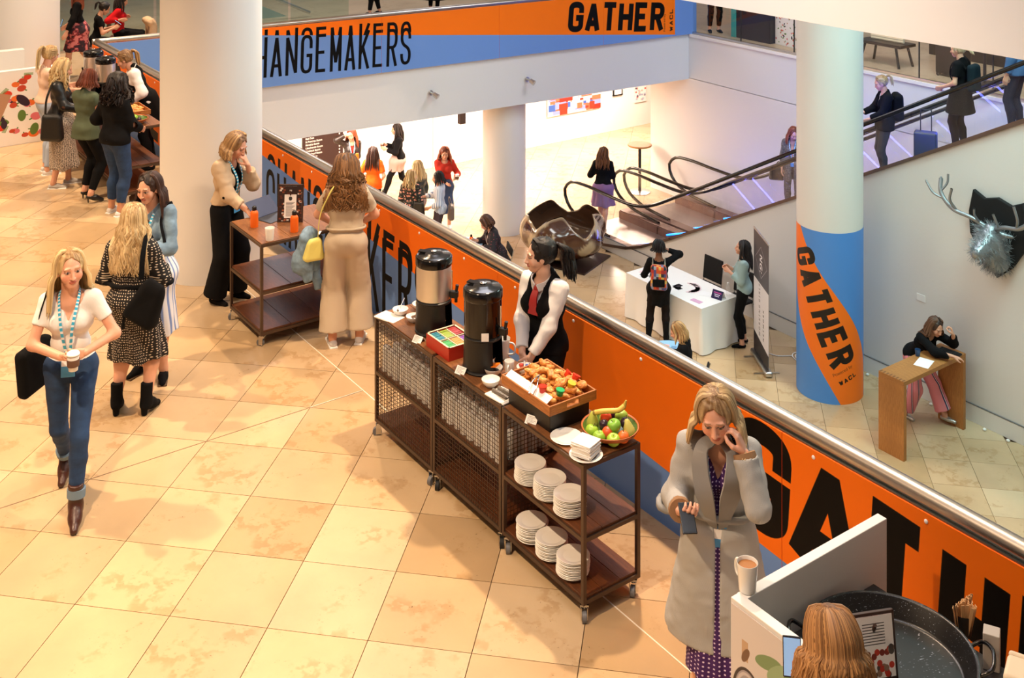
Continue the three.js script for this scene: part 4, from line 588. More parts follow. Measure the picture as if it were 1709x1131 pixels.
{ const t = thing('wooden_spatula', 'flat wooden spatula lying by the white bowls', 'spatula', -6.16, 0.925, -4.33, 0.9); part('blade', rbox(0.05, 0.006, 0.035, 0.003), oakMat, t); part('handle', rbox(0.1, 0.006, 0.014, 0.003, 0.07, 0, 0), oakMat, t); }
{ const t = thing('square_plate', 'square white plate carrying rolled cutlery by the pastry tray', 'plate', -5.98, 0.917, -4.19, 0.1); part('plate_body', [rbox(0.19, 0.012, 0.15, 0.005, 0, 0.006, 0), rbox(0.16, 0.004, 0.12, 0.002, 0, 0.012, 0)], china, t); for (let i = 0; i < 2; i++) { const k = thing('cutlery_roll', 'grey napkin cutlery roll on square plate, ' + (i ? 'closer to tray' : 'closer to plate edge'), 'napkin', -5.98, 0.94, -4.215 + i * 0.045, 0.1); part('napkin_roll', [bar(-0.07, 0, 0, 0.07, 0, 0, 0.014, 0.014, 10)], mat(0x6d655c, 0.7), k); part('tongs', [bar(-0.02, 0.016, 0, 0.1, 0.02, 0.01, 0.004), bar(-0.02, 0.016, 0.008, 0.1, 0.02, 0.016, 0.004)], chrome, k); } }
// pastry tray on black riser
const crust = dataTex(128, 128, (u, v) => { const a = fbm(u, v, 6, 4, 8), k = sst(0.35, 0.7, a); return [mix(238, 190, k), mix(186, 118, k), mix(106, 50, k)]; }, 2);
const crustMats = [0xffffff, 0xf2dcc0, 0xffe6c8].map((c) => mat(c, 0.5, { map: crust }));
function wobble(g, amt, f) { const P = g.attributes.position; for (let i = 0; i < P.count; i++) { const n = 1 + amt * (noise3(P.getX(i) * f + 5, P.getY(i) * f, P.getZ(i) * f) - 0.5); P.setXYZ(i, P.getX(i) * n, P.getY(i) * n, P.getZ(i) * n); } g.computeVertexNormals(); return g; }
const croissantGeo = (() => { const g = new THREE.SphereGeometry(1, 22, 14), P = g.attributes.position; for (let i = 0; i < P.count; i++) { let x = P.getX(i), y = P.getY(i), z = P.getZ(i); const r = 1 + 0.13 * Math.cos(x * 11); P.setXYZ(i, x * 0.052, y * 0.02 * r, z * 0.022 * r + x * x * 0.022); } g.computeVertexNormals(); return g; })();
const painGeo = wobble(new RoundedBoxGeometry(0.072, 0.032, 0.048, 3, 0.015), 0.25, 40), swirlGeo = wobble(ball(0.034, 0, 0, 0, 1, 0.5, 1, 18, 12), 0.3, 50), rollGeo = wobble(ball(0.03, 0, 0, 0, 1.35, 0.7, 0.85, 16, 12), 0.2, 40);
function pastryTray(cx, y, cz, W, D, label, riserLabel, where, n, detail) {
  if (riserLabel) { const r = solo('tray_riser', riserLabel, 'box', rbox(W * 0.86, y - 0.917, D * 0.84, 0.006, 0, (y - 0.917) / 2, 0), black, cx, 0.917, cz); }
  const t = thing('wooden_tray', label, 'tray', cx, y, cz), h = 0.06; part('tray_bottom', box(W - 0.02, 0.008, D - 0.02, 0, 0.005, 0), trayWood, t);
  for (const s of [-1, 1]) { part('tray_side', rbox(W, h, 0.012, 0.003, 0, h / 2, s * (D / 2 - 0.006)), trayWood, t); const e = part('tray_side', [rbox(0.012, h, D * 0.36, 0.003, s * (W / 2 - 0.006), h / 2, -D * 0.31), rbox(0.012, h, D * 0.36, 0.003, s * (W / 2 - 0.006), h / 2, D * 0.31), rbox(0.012, h * 0.3, D * 0.3, 0.003, s * (W / 2 - 0.006), h * 0.15, 0), rbox(0.012, h * 0.26, D * 0.3, 0.003, s * (W / 2 - 0.006), h * 0.87, 0)], trayWood, t); }
  if (detail) { const m = solo('paper_liner', 'white printed paper liner along the front of pastry tray', 'paper', box(W * 0.86, 0.002, 0.075), paper, cx - 0.02, y + 0.058, cz + D / 2 - 0.035); m.rotation.x = 0.55; }
  for (let i = 0; i < n; i++) { const a = i % 7, b = Math.floor(i / 7), x = cx - W / 2 + 0.06 + (a + rr(0, 0.6)) * (W - 0.1) / 7, z = cz - D / 2 + 0.045 + ((b % 4) + rr(0, 0.7)) * (D - 0.1) / 4, lay = b >= 4 ? 0.036 : 0.0, k = i % 4; const m = solo(['croissant', 'chocolate_roll', 'swirl_bun', 'bread_roll'][k], ['curved golden croissant heaped in ', 'folded chocolate pastry heaped in ', 'round raisin swirl heaped in ', 'small golden bread roll heaped in '][k] + where, 'pastry', [croissantGeo, painGeo, swirlGeo, rollGeo][k], crustMats[i % 3], x, y + 0.03 + lay + rr(0, 0.01), z, rr(0, 6.3), ['croissants in ', 'chocolate pastries in ', 'swirl buns in ', 'bread rolls in '][k] + where); m.rotation.x = rr(-0.35, 0.35); m.rotation.z = rr(-0.3, 0.3); }
}
pastryTray(-5.66, 1.045, -4.32, 0.51, 0.37, 'shallow oak tray heaped with pastries on a black riser', 'black riser box carrying the pastry tray', 'the large pastry tray', 46, true);
const jamGeo = lathe([[0, 0], [0.02, 0], [0.025, 0.03], [0.027, 0.034], [0, 0.034]], 16);
for (const [x, z, c, l] of [[-5.63, -4.44, 0xe2391e, 'red jam pot at the back of the pastry tray'], [-5.56, -4.45, 0xe8402a, 'red jam pot against the tray\'s far rim'], [-5.5, -4.37, 0xd6b021, 'yellow jam pot among the pastries'], [-5.47, -4.26, 0x1fa75c, 'bright green jam pot near the tray handle'], [-5.56, -4.2, 0xdc3218, 'red jam pot at the front of pastry tray']]) { const t = thing('jam_pot', l, 'jam pot', x, 1.115, z, rnd()); t.rotation.set(rr(-0.6, 0.6), 1, rr(-0.6, 0.6)); part('pot', jamGeo, mat(c, 0.3), t); part('foil_lid', cyl(0.028, 0.028, 0.003, 16, 0, 0.036, 0), mat(c, 0.25), t); }
{ const t = thing('serving_tongs', 'steel serving tongs lying across the pastries', 'tongs', -5.66, 1.13, -4.22, -0.9); for (const s of [-1, 1]) part('tong_arm', tube([[-0.1, 0, 0], [-0.02, 0.012, s * 0.012], [0.06, 0.0, s * 0.022], [0.11, -0.02, s * 0.014]], 0.004, 16, 6), chrome, t); }
// napkins, fruit
{ const t = thing('napkin_stack', 'pile of folded white paper napkins on a plate', 'napkins', -5.125, 0.917, -4.19, 0.35); part('plate_body', plateGeo, china, t); for (let i = 0; i < 9; i++) part('napkin', rbox(0.13 + rr(-0.004, 0.004), 0.0085, 0.125, 0.003), paper, t, rr(-0.004, 0.004), 0.02 + i * 0.009, rr(-0.004, 0.004), rr(-0.06, 0.06)); }
function fruitBowl(cx, y, cz, R, label, where, full) {
  const t = thing('fruit_bowl', label, 'bowl', cx, y, cz); part('bowl_outer', lathe([[0, 0.0], [R * 0.5, 0], [R * 0.55, 0.01], [R * 0.9, 0.05], [R, 0.075], [R * 0.97, 0.078], [R * 0.93, 0.072]], 44), mat(0xb5622c, 0.35), t); part('bowl_glaze', lathe([[R * 0.945, 0.073], [R * 0.86, 0.052], [R * 0.5, 0.016], [0, 0.012]], 44), mat(0x4c6b2a, 0.25), t);
  const apple = (() => { const g = new THREE.SphereGeometry(0.04, 20, 14), P = g.attributes.position; for (let i = 0; i < P.count; i++) { const x = P.getX(i), yy = P.getY(i), z = P.getZ(i), r = Math.hypot(x, z); P.setXYZ(i, x * 1.04, yy * 0.93 - 0.014 * Math.exp(-(r * r) / 0.0002) * Math.sign(yy), z * 1.04); } g.computeVertexNormals(); return g; })();
  const pear = lathe([[0, -0.05], [0.025, -0.048], [0.038, -0.025], [0.036, 0.0], [0.024, 0.03], [0.016, 0.05], [0.008, 0.058], [0, 0.058]], 20);
  const list = full ? [['apple', 0x9cc43a, -0.05, 0.1, 0.05], ['apple', 0x8fbb38, 0.03, 0.11, 0.05], ['apple', 0xa4c83e, 0.1, 0.06, 0.05], ['apple', 0x7fb53a, 0.06, 0.02, 0.105], ['apple', 0xb6c850, -0.1, -0.05, 0.055], ['pear', 0xb7bd52, -0.105, 0.05, 0.07], ['pear', 0xc0bb60, 0.1, -0.06, 0.075], ['orange', 0xe8702e, 0.12, 0.0, 0.055], ['orange', 0xd9481f, -0.05, -0.01, 0.095], ['plum', 0x2a1626, 0.0, 0.05, 0.09], ['plum', 0x35182c, -0.05, -0.075, 0.1], ['plum', 0x301a30, 0.07, -0.06, 0.1], ['apple', 0x9fbf48, 0.0, -0.09, 0.1], ['orange', 0xd95a28, 0.05, 0.06, 0.07]] : [['apple', 0x86b535, -0.06, 0.04, 0.055], ['apple', 0x8fbb38, 0.0, 0.0, 0.08], ['orange', 0xe8662e, 0.06, 0.05, 0.06], ['pear', 0xc7a24a, -0.03, 0.09, 0.06], ['plum', 0x35182c, 0.1, -0.03, 0.07]];
  const tint = { apple: 'green apple', pear: 'yellow-green pear', orange: 'orange', plum: 'dark plum' };
  for (const [k, c, dx, dz, dy] of list) { const f = thing(k, tint[k] + ' lying in the ' + where, k, cx + dx * R / 0.178, y + dy, cz + dz * R / 0.178, rnd() * 6, k + 's in the ' + where); f.rotation.z = rr(-0.5, 0.5); part('fruit_flesh', k === 'pear' ? pear : k === 'plum' ? ball(0.03, 0, 0, 0, 1, 1.08, 1) : k === 'orange' ? ball(0.036) : apple, mat(c, k === 'plum' ? 0.3 : 0.38), f); part('stem', bar(0, k === 'pear' ? 0.055 : 0.027, 0, 0.004, (k === 'pear' ? 0.055 : 0.027) + 0.016, 0, 0.0018), mat(0x4b3420, 0.8), f); }
  if (full) { const b = thing('banana', 'yellow banana lying across the fruit', 'banana', cx - 0.01, y + 0.15, cz - 0.01, 0.75); b.scale.setScalar(0.85); const g = tube([[-0.11, -0.02, 0], [-0.06, 0.0, 0.01], [0, 0.01, 0.012], [0.06, 0.018, 0.004], [0.1, 0.045, -0.01]], 0.018, 24, 7); const P = g.attributes.position; part('peel', g, mat(0xe3c15a, 0.45), b); part('tip', ball(0.0178, -0.11, -0.02, 0), mat(0x8d7a35, 0.6), b); part('stalk', bar(0.098, 0.043, -0.009, 0.112, 0.085, -0.012, 0.015, 0.006), mat(0xc4b04c, 0.5), b); }
}
fruitBowl(-5.2, 0.917, -4.44, 0.178, 'terracotta fruit bowl glazed green inside at the trolley end', 'terracotta fruit bowl', true);
fruitBowl(-14.2, 0.917, -4.32, 0.17, 'wooden fruit bowl on trolley near the woman in black jacket', 'wooden fruit bowl', false);
pastryTray(-14.65, 0.96, -4.42, 0.5, 0.34, 'wooden pastry tray beside the wooden fruit bowl', null, 'the smaller pastry tray', 24, false);
// registration trolley things
const bottleProfile = [[0, 0], [0.034, 0], [0.037, 0.004], [0.037, 0.13], [0.032, 0.148], [0.02, 0.158], [0.02, 0.163], [0, 0.163]];
function bottle(label, x, y, z) { const t = thing('water_bottle', label, 'bottle', x, y, z); part('flask', lathe(bottleProfile, 26), mat(0xf26a12, 0.35), t); part('cap', lathe([[0, 0.16], [0.021, 0.16], [0.021, 0.188], [0.013, 0.198], [0, 0.198]], 20), black, t); return t; }
bottle('orange metal bottle with black cap beside the laptop', -9.86, 0.917, -4.1); bottle('orange metal bottle with black cap beside framed notice', -9.53, 0.917, -4.35); bottle('small orange bottle on the round blue table below', -17.35, LO + 0.72, -11.45);
{ const t = thing('laptop', 'dark blue laptop turned away on the registration trolley', 'laptop', -9.98, 0.917, -4.36, 1.9); part('keyboard_base', rbox(0.3, 0.014, 0.2, 0.005, 0, 0.007, 0), mat(0x23262f, 0.4), t); const s = part('screen_lid', rbox(0.3, 0.2, 0.008, 0.004, 0, 0.1, 0), mat(0x2a3350, 0.45), t, 0, 0.012, -0.1); s.rotation.x = -0.9; }
function frameSign(label, x, y, z, turn, w, h, draw) { const t = thing('framed_notice', label, 'notice', x, y, z, turn); const tx = canvasTex(256, 340, draw); const g = new THREE.BoxGeometry(w * 0.88, h * 0.9, 0.004); g.translate(0, h / 2, 0.009); const f = part('notice_print', g, mat(0xffffff, 0.5, { map: tx }), t); part('wooden_frame', [rbox(w, h * 0.05, 0.018, 0.003, 0, h * 0.025, 0), rbox(w, h * 0.05, 0.018, 0.003, 0, h * 0.975, 0), rbox(w * 0.06, h, 0.018, 0.003, -w * 0.47, h / 2, 0), rbox(w * 0.06, h, 0.018, 0.003, w * 0.47, h / 2, 0), box(w * 0.9, h * 0.92, 0.006, 0, h / 2, -0.003)], mat(0x3a2216, 0.5), t); part('back_stand', bar(0, h * 0.85, -0.01, 0, 0.005, -h * 0.45, 0.008), mat(0x3a2216, 0.5), t); t.rotation.x = 0; for (const c of t.children) if (c.name !== 'back_stand') c.rotation.x = -0.16; return t; }
frameSign('framed notice with dark photo border standing on trolley', -9.78, 0.917, -4.42, 0.95, 0.24, 0.35, (c) => { c.fillStyle = '#2a1714'; c.fillRect(0, 0, 256, 340); for (let i = 0; i < 60; i++) { c.fillStyle = ['#7a3a22', '#c9c2ba', '#5a2a1a', '#9a5a3a'][i % 4]; c.fillRect(rnd() * 256, rnd() * 340, 26, 16); } c.fillStyle = '#efece8'; c.fillRect(60, 80, 136, 230); c.fillStyle = '#333'; c.beginPath(); c.arc(128, 120, 20, 0, 7); c.fill(); for (let i = 0; i < 12; i++) c.fillRect(78, 155 + i * 12, 100 - (i % 3) * 14, 5); });
solo('paper_sheet', 'white paper sheet under the jumpsuit woman\'s hand', 'paper', box(0.21, 0.002, 0.297), mat(0xf4f2ee, 0.8), -9.52, 0.919, -4.52, 0.9);
// ---------- white serving partition with the large pan ----------
const vegPrint = (c, W, Hh, seed) => { c.fillStyle = '#f1ece6'; c.fillRect(0, 0, W, Hh); let q = seed; const R = () => { q = (q * 1103515245 + 12345) % 2147483648; return q / 2147483648; }; for (let i = 0; i < 120; i++) { const x = R() * W, y = R() * Hh, k = i % 6, r = W * (0.011 + 0.014 * R()); c.save(); c.translate(x, y); c.rotate(R() * 6); c.fillStyle = ['#d8391f', '#e8702a', '#2f1a2e', '#5d7d35', '#d8707a', '#c2452a'][k]; c.beginPath(); c.ellipse(0, 0, r * (k === 2 || k === 3 ? 2 : 1.1), r, 0, 0, 7); c.fill(); c.fillStyle = '#4f7a38'; c.fillRect(-r * 0.2, -r * 1.5, r * 0.35, r * 0.6); if (k === 0) { c.fillStyle = '#5f8a48'; for (let m = 0; m < 5; m++) c.fillRect(r * (0.6 + m * 0.2), -r, r * 0.12, r * 2.4); } c.restore(); } };
{
  const t = thing('serving_partition', 'white low partition around the large black pan', 'partition', -3.5, 0, -4.0), H = 1.15, T = 0.055;
  part('back_board', rbox(T, H, 1.02, 0.004, -0.02, H / 2, -0.29), whitePaint, t); part('front_board', rbox(1.9, H, T, 0.004, 0.905, H / 2, 0.235), whitePaint, t);
  const tx = canvasTex(1024, 620, (c, W, Hh) => { c.fillStyle = '#ded6d2'; c.fillRect(0, 0, W, Hh); c.fillStyle = '#c8a888'; c.fillRect(34, 70, 20, 50); c.fillStyle = '#7a5a42'; c.beginPath(); c.ellipse(46, 105, 9, 22, 0.5, 0, 7); c.fill(); for (let i = 0; i < 6; i++) { c.fillStyle = ['#7f9a6a', '#9ab488', '#6d8a58'][i % 3]; c.beginPath(); c.ellipse(118 + (i % 3) * 30, 80 + Math.floor(i / 3) * 70 + i * 8, 17, 44, 1.2 - i * 0.35, 0, 7); c.fill(); } c.strokeStyle = '#3a3030'; c.lineWidth = 7; c.fillStyle = '#a79fa4'; c.beginPath(); c.ellipse(52, 205, 44, 66, 0, 0, 7); c.fill(); c.stroke(); c.strokeStyle = '#cfc8c8'; c.beginPath(); c.ellipse(52, 205, 34, 54, 0, 0, 7); c.stroke(); for (let i = 0; i < 30; i++) { c.fillStyle = ['#d8391f', '#e8702a', '#5d7d35', '#8a3040'][i % 4]; c.beginPath(); c.ellipse(300 + rnd() * 700, rnd() * 600, 24, 18, rnd() * 6, 0, 7); c.fill(); } });
  const g = new THREE.BoxGeometry(1.88, 1.1, 0.004); part('printed_front', g, mat(0xffffff, 0.5, { map: tx }), t, 0.905, 0.58, 0.266);
  part('work_counter', rbox(1.8, 0.04, 0.85, 0.004, 0.92, 0.86, -0.25), mat(0x2a2624, 0.5), t);
}
const enamel = mat(0xffffff, 0.32, { map: dataTex(512, 512, (u, v) => { const s = tn(u, v, 170, 3), k = sst(0.9, 0.95, s); return [mix(12, 190, k), mix(13, 195, k), mix(16, 205, k)]; }, 3, 1.2) });
{ const t = thing('paella_pan', 'very large speckled black enamel pan with loop handles', 'pan', -3.08, 0.885, -4.25), R = 0.36; part('pan_body', lathe([[0, 0], [R * 0.86, 0], [R * 0.9, 0.012], [R, 0.085], [R + 0.012, 0.09], [R + 0.012, 0.096], [R - 0.004, 0.092], [R * 0.885, 0.022], [R * 0.84, 0.01], [0, 0.01]], 72), enamel, t); for (const a of [2.35, 5.5]) { const c = Math.cos(a), s = Math.sin(a), q = (r, l, y) => [c * r - s * l, y, s * r + c * l]; part('loop_handle', tube([q(R, -0.09, 0.08), q(R + 0.05, -0.085, 0.11), q(R + 0.075, 0, 0.13), q(R + 0.05, 0.085, 0.11), q(R, 0.09, 0.08)], 0.009, 22, 8), blackGloss, t); } }
{ const t = thing('fork_cup', 'dark cup holding wooden forks behind the pan', 'cup', -3.02, 0.88, -4.72); part('cup_wall', lathe([[0, 0], [0.035, 0], [0.045, 0.1], [0.042, 0.1], [0.033, 0.006], [0, 0.006]], 22), mat(0x26211e, 0.5), t); for (let i = 0; i < 30; i++) { const a = i * 2.4, r = 0.03 * Math.sqrt(i / 30); const f = solo('wooden_fork', 'disposable wooden fork standing in dark cup', 'fork', rbox(0.016, 0.15, 0.003, 0.0014, 0, 0.075, 0), mat(0xd9ab78, 0.7), -3.02 + Math.cos(a) * r, 0.89, -4.72 + Math.sin(a) * r, a, 'wooden forks in the cup'); f.rotation.set(Math.sin(a) * r * 9, a, -Math.cos(a) * r * 9); } }
solo('drink_carton', 'small white printed carton beside the pan', 'carton', rbox(0.07, 0.16, 0.07, 0.004, 0, 0.08, 0), mat(0xd8d2cc, 0.5, { map: canvasTex(128, 256, (c) => { c.fillStyle = '#d9d4ce'; c.fillRect(0, 0, 128, 256); c.fillStyle = '#55504c'; for (let i = 0; i < 16; i++) c.fillRect(18, 20 + i * 13, 92 - (i % 4) * 12, 4); }) }), -2.83, 0.88, -4.64, 0.5);
for (const [x, z, r, l] of [[-2.62, -4.56, 0.4, 'open pale takeaway box nearest the carton'], [-2.58, -4.32, 0.9, 'open pale takeaway box farther from the carton']]) { const t = thing('takeaway_box', l, 'food box', x, 0.98, z, r), m = mat(0xe9d6b8, 0.8); part('tray_half', [rbox(0.17, 0.045, 0.15, 0.018, 0, 0.022, 0)], m, t); const q = part('lid_half', rbox(0.17, 0.03, 0.15, 0.014, 0, 0.015, -0.085), m, t, 0, 0.03, -0.075); q.rotation.x = -0.9; }
solo('napkin_box', 'white box beneath the pale takeaway boxes', 'box', rbox(0.36, 0.1, 0.42, 0.006, 0, 0.05, 0), whitePaint, -2.5, 0.88, -4.44);
frameSign('brown framed menu stand in front of the pan', -3.0, 0.97, -4.05, 1.15, 0.2, 0.27, (c) => { c.fillStyle = '#e9e2dc'; c.fillRect(0, 0, 256, 340); for (let i = 0; i < 40; i++) { c.fillStyle = ['#b8341f', '#7a2a1a', '#4a4038', '#8a6a55'][i % 4]; c.beginPath(); c.arc(rnd() * 256, 180 + rnd() * 160, 18, 0, 7); c.fill(); } c.fillStyle = '#3a3330'; for (let i = 0; i < 8; i++) c.fillRect(50, 40 + i * 16, 150, 5); });
// vegetable mural partition and wide column at the far end of the catering floor
{ const tx = canvasTex(1024, 512, (c, W, Hh) => { vegPrint(c, W, Hh, 77); c.fillStyle = '#b58a6a'; c.save(); c.translate(620, 120); c.rotate(0.3); c.fillRect(0, 0, 130, 190); c.restore(); }); const t = thing('mural_partition', 'white low partition printed with scattered vegetables', 'partition', -17.56, 0, -2.9); part('board', rbox(0.1, 1.1, 2.95, 0.004, 0, 0.55, 0), whitePaint, t); const g = new THREE.PlaneGeometry(2.9, 1.06); g.rotateY(Math.PI / 2); part('vegetable_print', g, mat(0xffffff, 0.5, { map: tx }), t, 0.053, 0.55, 0); part('end_board', rbox(0.5, 1.1, 0.06, 0.004, -0.28, 0.55, -1.44), whitePaint, t); }
column('column_far', -19.75, -4.0, 0, CEIL, 0.75, whiteWall);
struct('wall_ledge', box(0.15, 1.25, 3.4, -18.35, 0.625, -2.2), whitePaint);
// glass balustrade and stair behind the landing
{ const gb = struct('wall_landing_glass', box(0.04, 0.05, 7.9, 0, 0.025, 0), steel, -24.2, 0, -8.6); for (let i = 0; i < 5; i++) part('glass_panel', new THREE.PlaneGeometry(1.5, 1.05).rotateY(Math.PI / 2).translate(0, 0.57, -3.1 + i * 1.56), new THREE.MeshPhysicalMaterial({ color: 0xd8eae2, roughness: 0.03, transmission: 1, thickness: 0, side: THREE.DoubleSide }), gb); part('handrail', bar(0, 1.12, -3.95, 0, 1.12, 3.95, 0.025), steel, gb); part('stair_rail', bar(-1.2, 0.1, -3.4, -1.2, 2.0, 0.6, 0.04), steel, gb); part('stair_flank', [extrude([[-3.4, -0.2], [0.8, 1.8], [0.8, 1.45], [-2.6, -0.2]], 0.15)].map((g) => g.rotateY(-Math.PI / 2).translate(-1.6, 0, 0)), mat(0x9aa89e, 0.5), gb); }
// ---------- escalators ----------
const stepY = (u) => { const a = LO + 0.536 * (u + 16.4), k = 0.35; return u < -18 ? LO : smin(-LO + 0, -a, 0) === -a && a > LO ? a : Math.max(LO, a); };
const escMat = mat(0x3a3a40, 0.35, { metalness: 0.7 }), deckMat = mat(0x7a5d50, 0.35, { metalness: 0.4 }), ledMat = mat(0x2a9cff, 0.4, { emissive: 0x1584ff, emissiveIntensity: 9 });
function escalator(label, zc) {
  const t = thing('escalator', label, 'escalator', 0, 0, zc), U1 = -6.2, W = 0.5;
  const rail = (z) => part('handrail', tube([[-17.3, LO + 0.2, z], [-18.2, LO + 0.3, z], [-18.62, LO + 0.5, z], [-18.74, LO + 0.78, z], [-18.55, LO + 0.98, z], [-18.1, LO + 1.04, z], [-17.3, LO + 1.02, z], [-16.6, LO + 1.03, z], [-16.1, LO + 1.15, z], [-15.3, stepY(-15.3) + 0.96, z], [-12, stepY(-12) + 0.96, z], [U1, stepY(U1) + 0.96, z]], 0.034, 110, 10), blackGloss, t);
  for (const sg of [-1, 1]) {
    const z = sg * 0.68; rail(z);
    for (let i = 0; i < 9; i++) { const a = -18.45 + i * 1.36, b = a + 1.345, e = [[a, stepY(a) + 0.1 + (i ? 0.08 : 0.05)], [b, stepY(b) + 0.16], [b, Math.max(LO + 1.0, stepY(b) + 0.94)], [a, Math.max(LO + 0.98, stepY(a) + 0.94)]]; const g = new THREE.ShapeGeometry(new THREE.Shape(e.map(([q1, q2]) => new THREE.Vector2(q1, q2)))); g.translate(0, 0, z); part('glass_panel', g, glassPane, t); }
    const sk = []; const top = (u) => Math.max(LO + 0.03, stepY(u) + 0.17); const us = [-18.4, -17.2, -16.5, -15.9, -14, U1]; for (let i = 0; i < 5; i++) { const a = us[i], b = us[i + 1], L = Math.hypot(b - a, top(b) - top(a)), ang = Math.atan2(top(b) - top(a), b - a), g = new THREE.BoxGeometry(L + 0.02, 0.04, 0.22); g.rotateZ(ang); g.translate((a + b) / 2, (top(a) + top(b)) / 2, z); sk.push(g); const f = new THREE.BoxGeometry(L + 0.02, 0.3, 0.02); f.rotateZ(ang); f.translate((a + b) / 2, (top(a) + top(b)) / 2 - 0.15, z - sg * 0.12); sk.push(f); } part('skirt_panel', sk, deckMat, t);
    const led = []; for (const [a, b] of [[-16.9, -15.2], [-15.0, -12.4], [-12.2, U1]]) { led.push(bar(a, Math.max(LO + 0.1, stepY(a) + 0.08), z - sg * 0.15, b, stepY(b) + 0.08, z - sg * 0.15, 0.018, 0.018, 6)); } led.forEach((g) => part('light_strip', g, ledMat, t)); for (const [a, b] of [[-16.6, -14.6], [-14.4, -11.6], [-11.4, -8.6]]) { const L = areaLight(0x5560ff, 125, Math.hypot(b - a, stepY(b) - stepY(a)), 0.035, (a + b) / 2, (stepY(a) + stepY(b)) / 2 + 0.115, zc + z - sg * 0.175, (a + b) / 2, (stepY(a) + stepY(b)) / 2 + 0.2, zc); L.rotateZ((sg > 0 ? -1 : 1) * 0.49 * (1)); }
  }
  for (let i = 0; i < 34; i++) { const u = -16.55 + i * 0.31, y = LO + 0.536 * 0.31 * i * 0.98 - 0.02; if (u > U1) break; const s = part('step', [box(0.31, 0.02, 1.0, 0.155, 0, 0), box(0.02, 0.19, 1.0, 0.31, 0.08, 0)], escMat, t, u, Math.max(LO + 0.012, y), 0); part('step_edge', box(0.02, 0.006, 0.98, 0.01, 0.012, 0), mat(0xb8a040, 0.5), s); }
  part('landing_plate', box(1.9, 0.02, 1.5, -17.5, LO + 0.012, 0), mat(0x9a8f8a, 0.3, { metalness: 0.8 }), t); part('comb_plate', box(0.25, 0.03, 1.02, -16.62, LO + 0.018, 0), chrome, t);
 return t;
}
escalator('escalator with glass sides directly above the stag wall', -15.42); escalator('escalator against the far pale wall', -17.08);
// ---------- lower hall ----------
// petal bowl sculpture
{
  const R = 0.84, seg = 120, rows = 26, pos = [], idx = [], col = []; const t = thing('bowl_sculpture', 'huge glossy brown ceramic bowl sculpture with jagged petal rim', 'sculpture', -17.35, LO, -13.62, 0.4);
  const rim = (a) => 0.92 + 0.22 * Math.abs(Math.sin(a * 2.5 + 0.6)) + 0.1 * Math.sin(a * 3 + 1) + 0.06 * (noise3(a * 4, 2, 1) - 0.5);
  const surf = (a, v, inn) => { const ph = v * rim(a) * 1.9 - 0.02, r = R * Math.sin(Math.min(ph, 2.6) * 0.93 + 0.25) * (1 - 0.05 * inn) * (1 + 0.05 * Math.sin(a * 5 + v * 2)); return [Math.sin(a) * r, 0.1 + 0.55 * (1 - Math.cos(Math.min(ph, 2.6) * 0.95)) + inn * 0.02, Math.cos(a) * r]; };
  const cB = lin(0x4a2a18), cC = lin(0xb8a684);
  for (const inn of [0, 1]) for (let j = 0; j <= rows; j++) for (let i = 0; i <= seg; i++) { const a = i / seg * Math.PI * 2, v = j / rows, q = surf(a, v, inn); pos.push(...q); const k = inn ? 0.05 : Math.max(sst(0.6, 0.64, noise3(Math.sin(a) * 3.2 + 9, v * 3, Math.cos(a) * 3.2)), v < 0.82 && v > 0.3 ? sst(0.86, 0.93, Math.sin(a * 22 + 3 * noise3(a * 3, v * 2, 5))) * sst(0.45, 0.55, noise3(a * 1.3, 7, 2)) : 0); const f = clamp(k + (v > 0.985 ? 0.6 : 0)); col.push(mix(cB[0], cC[0], f), mix(cB[1], cC[1], f), mix(cB[2], cC[2], f)); }
  const n1 = (seg + 1) * (rows + 1); for (let j = 0; j < rows; j++) for (let i = 0; i < seg; i++) { const a = j * (seg + 1) + i, b = a + 1, c = a + seg + 1, d = c + 1; idx.push(a, b, c, b, d, c, n1 + a, n1 + c, n1 + b, n1 + b, n1 + c, n1 + d); } for (let i = 0; i < seg; i++) { const a = rows * (seg + 1) + i; idx.push(a, a + 1, n1 + a, a + 1, n1 + a + 1, n1 + a); }
  const g = new THREE.BufferGeometry(); g.setAttribute('position', new THREE.Float32BufferAttribute(pos, 3)); g.setAttribute('color', new THREE.Float32BufferAttribute(col, 3)); g.setIndex(idx); g.computeVertexNormals(); part('petal_shell', g, new THREE.MeshPhysicalMaterial({ vertexColors: true, roughness: 0.14, clearcoat: 0.8, side: THREE.DoubleSide }), t); part('plinth_plate', box(1.3, 0.03, 1.1, 0.1, 0.015, 0), mat(0x2a1a17, 0.3), t); part('foot', lathe([[0, 0.03], [0.3, 0.03], [0.24, 0.16], [0, 0.16]], 28), mat(0x3b2013, 0.25), t);
}
{ const t = thing('poseur_table', 'tall round table with pale wooden top on a black pole', 'table', -19.5, LO, -17.55); part('table_top', lathe([[0, 1.07], [0.27, 1.07], [0.28, 1.08], [0.28, 1.1], [0.27, 1.11], [0, 1.11]], 40), oakMat, t); part('pole', bar(0, 0.02, 0, 0, 1.07, 0, 0.035, 0.035, 16), black, t); part('foot_plate', lathe([[0, 0], [0.25, 0], [0.25, 0.015], [0.05, 0.03], [0, 0.03]], 36), steel, t); }
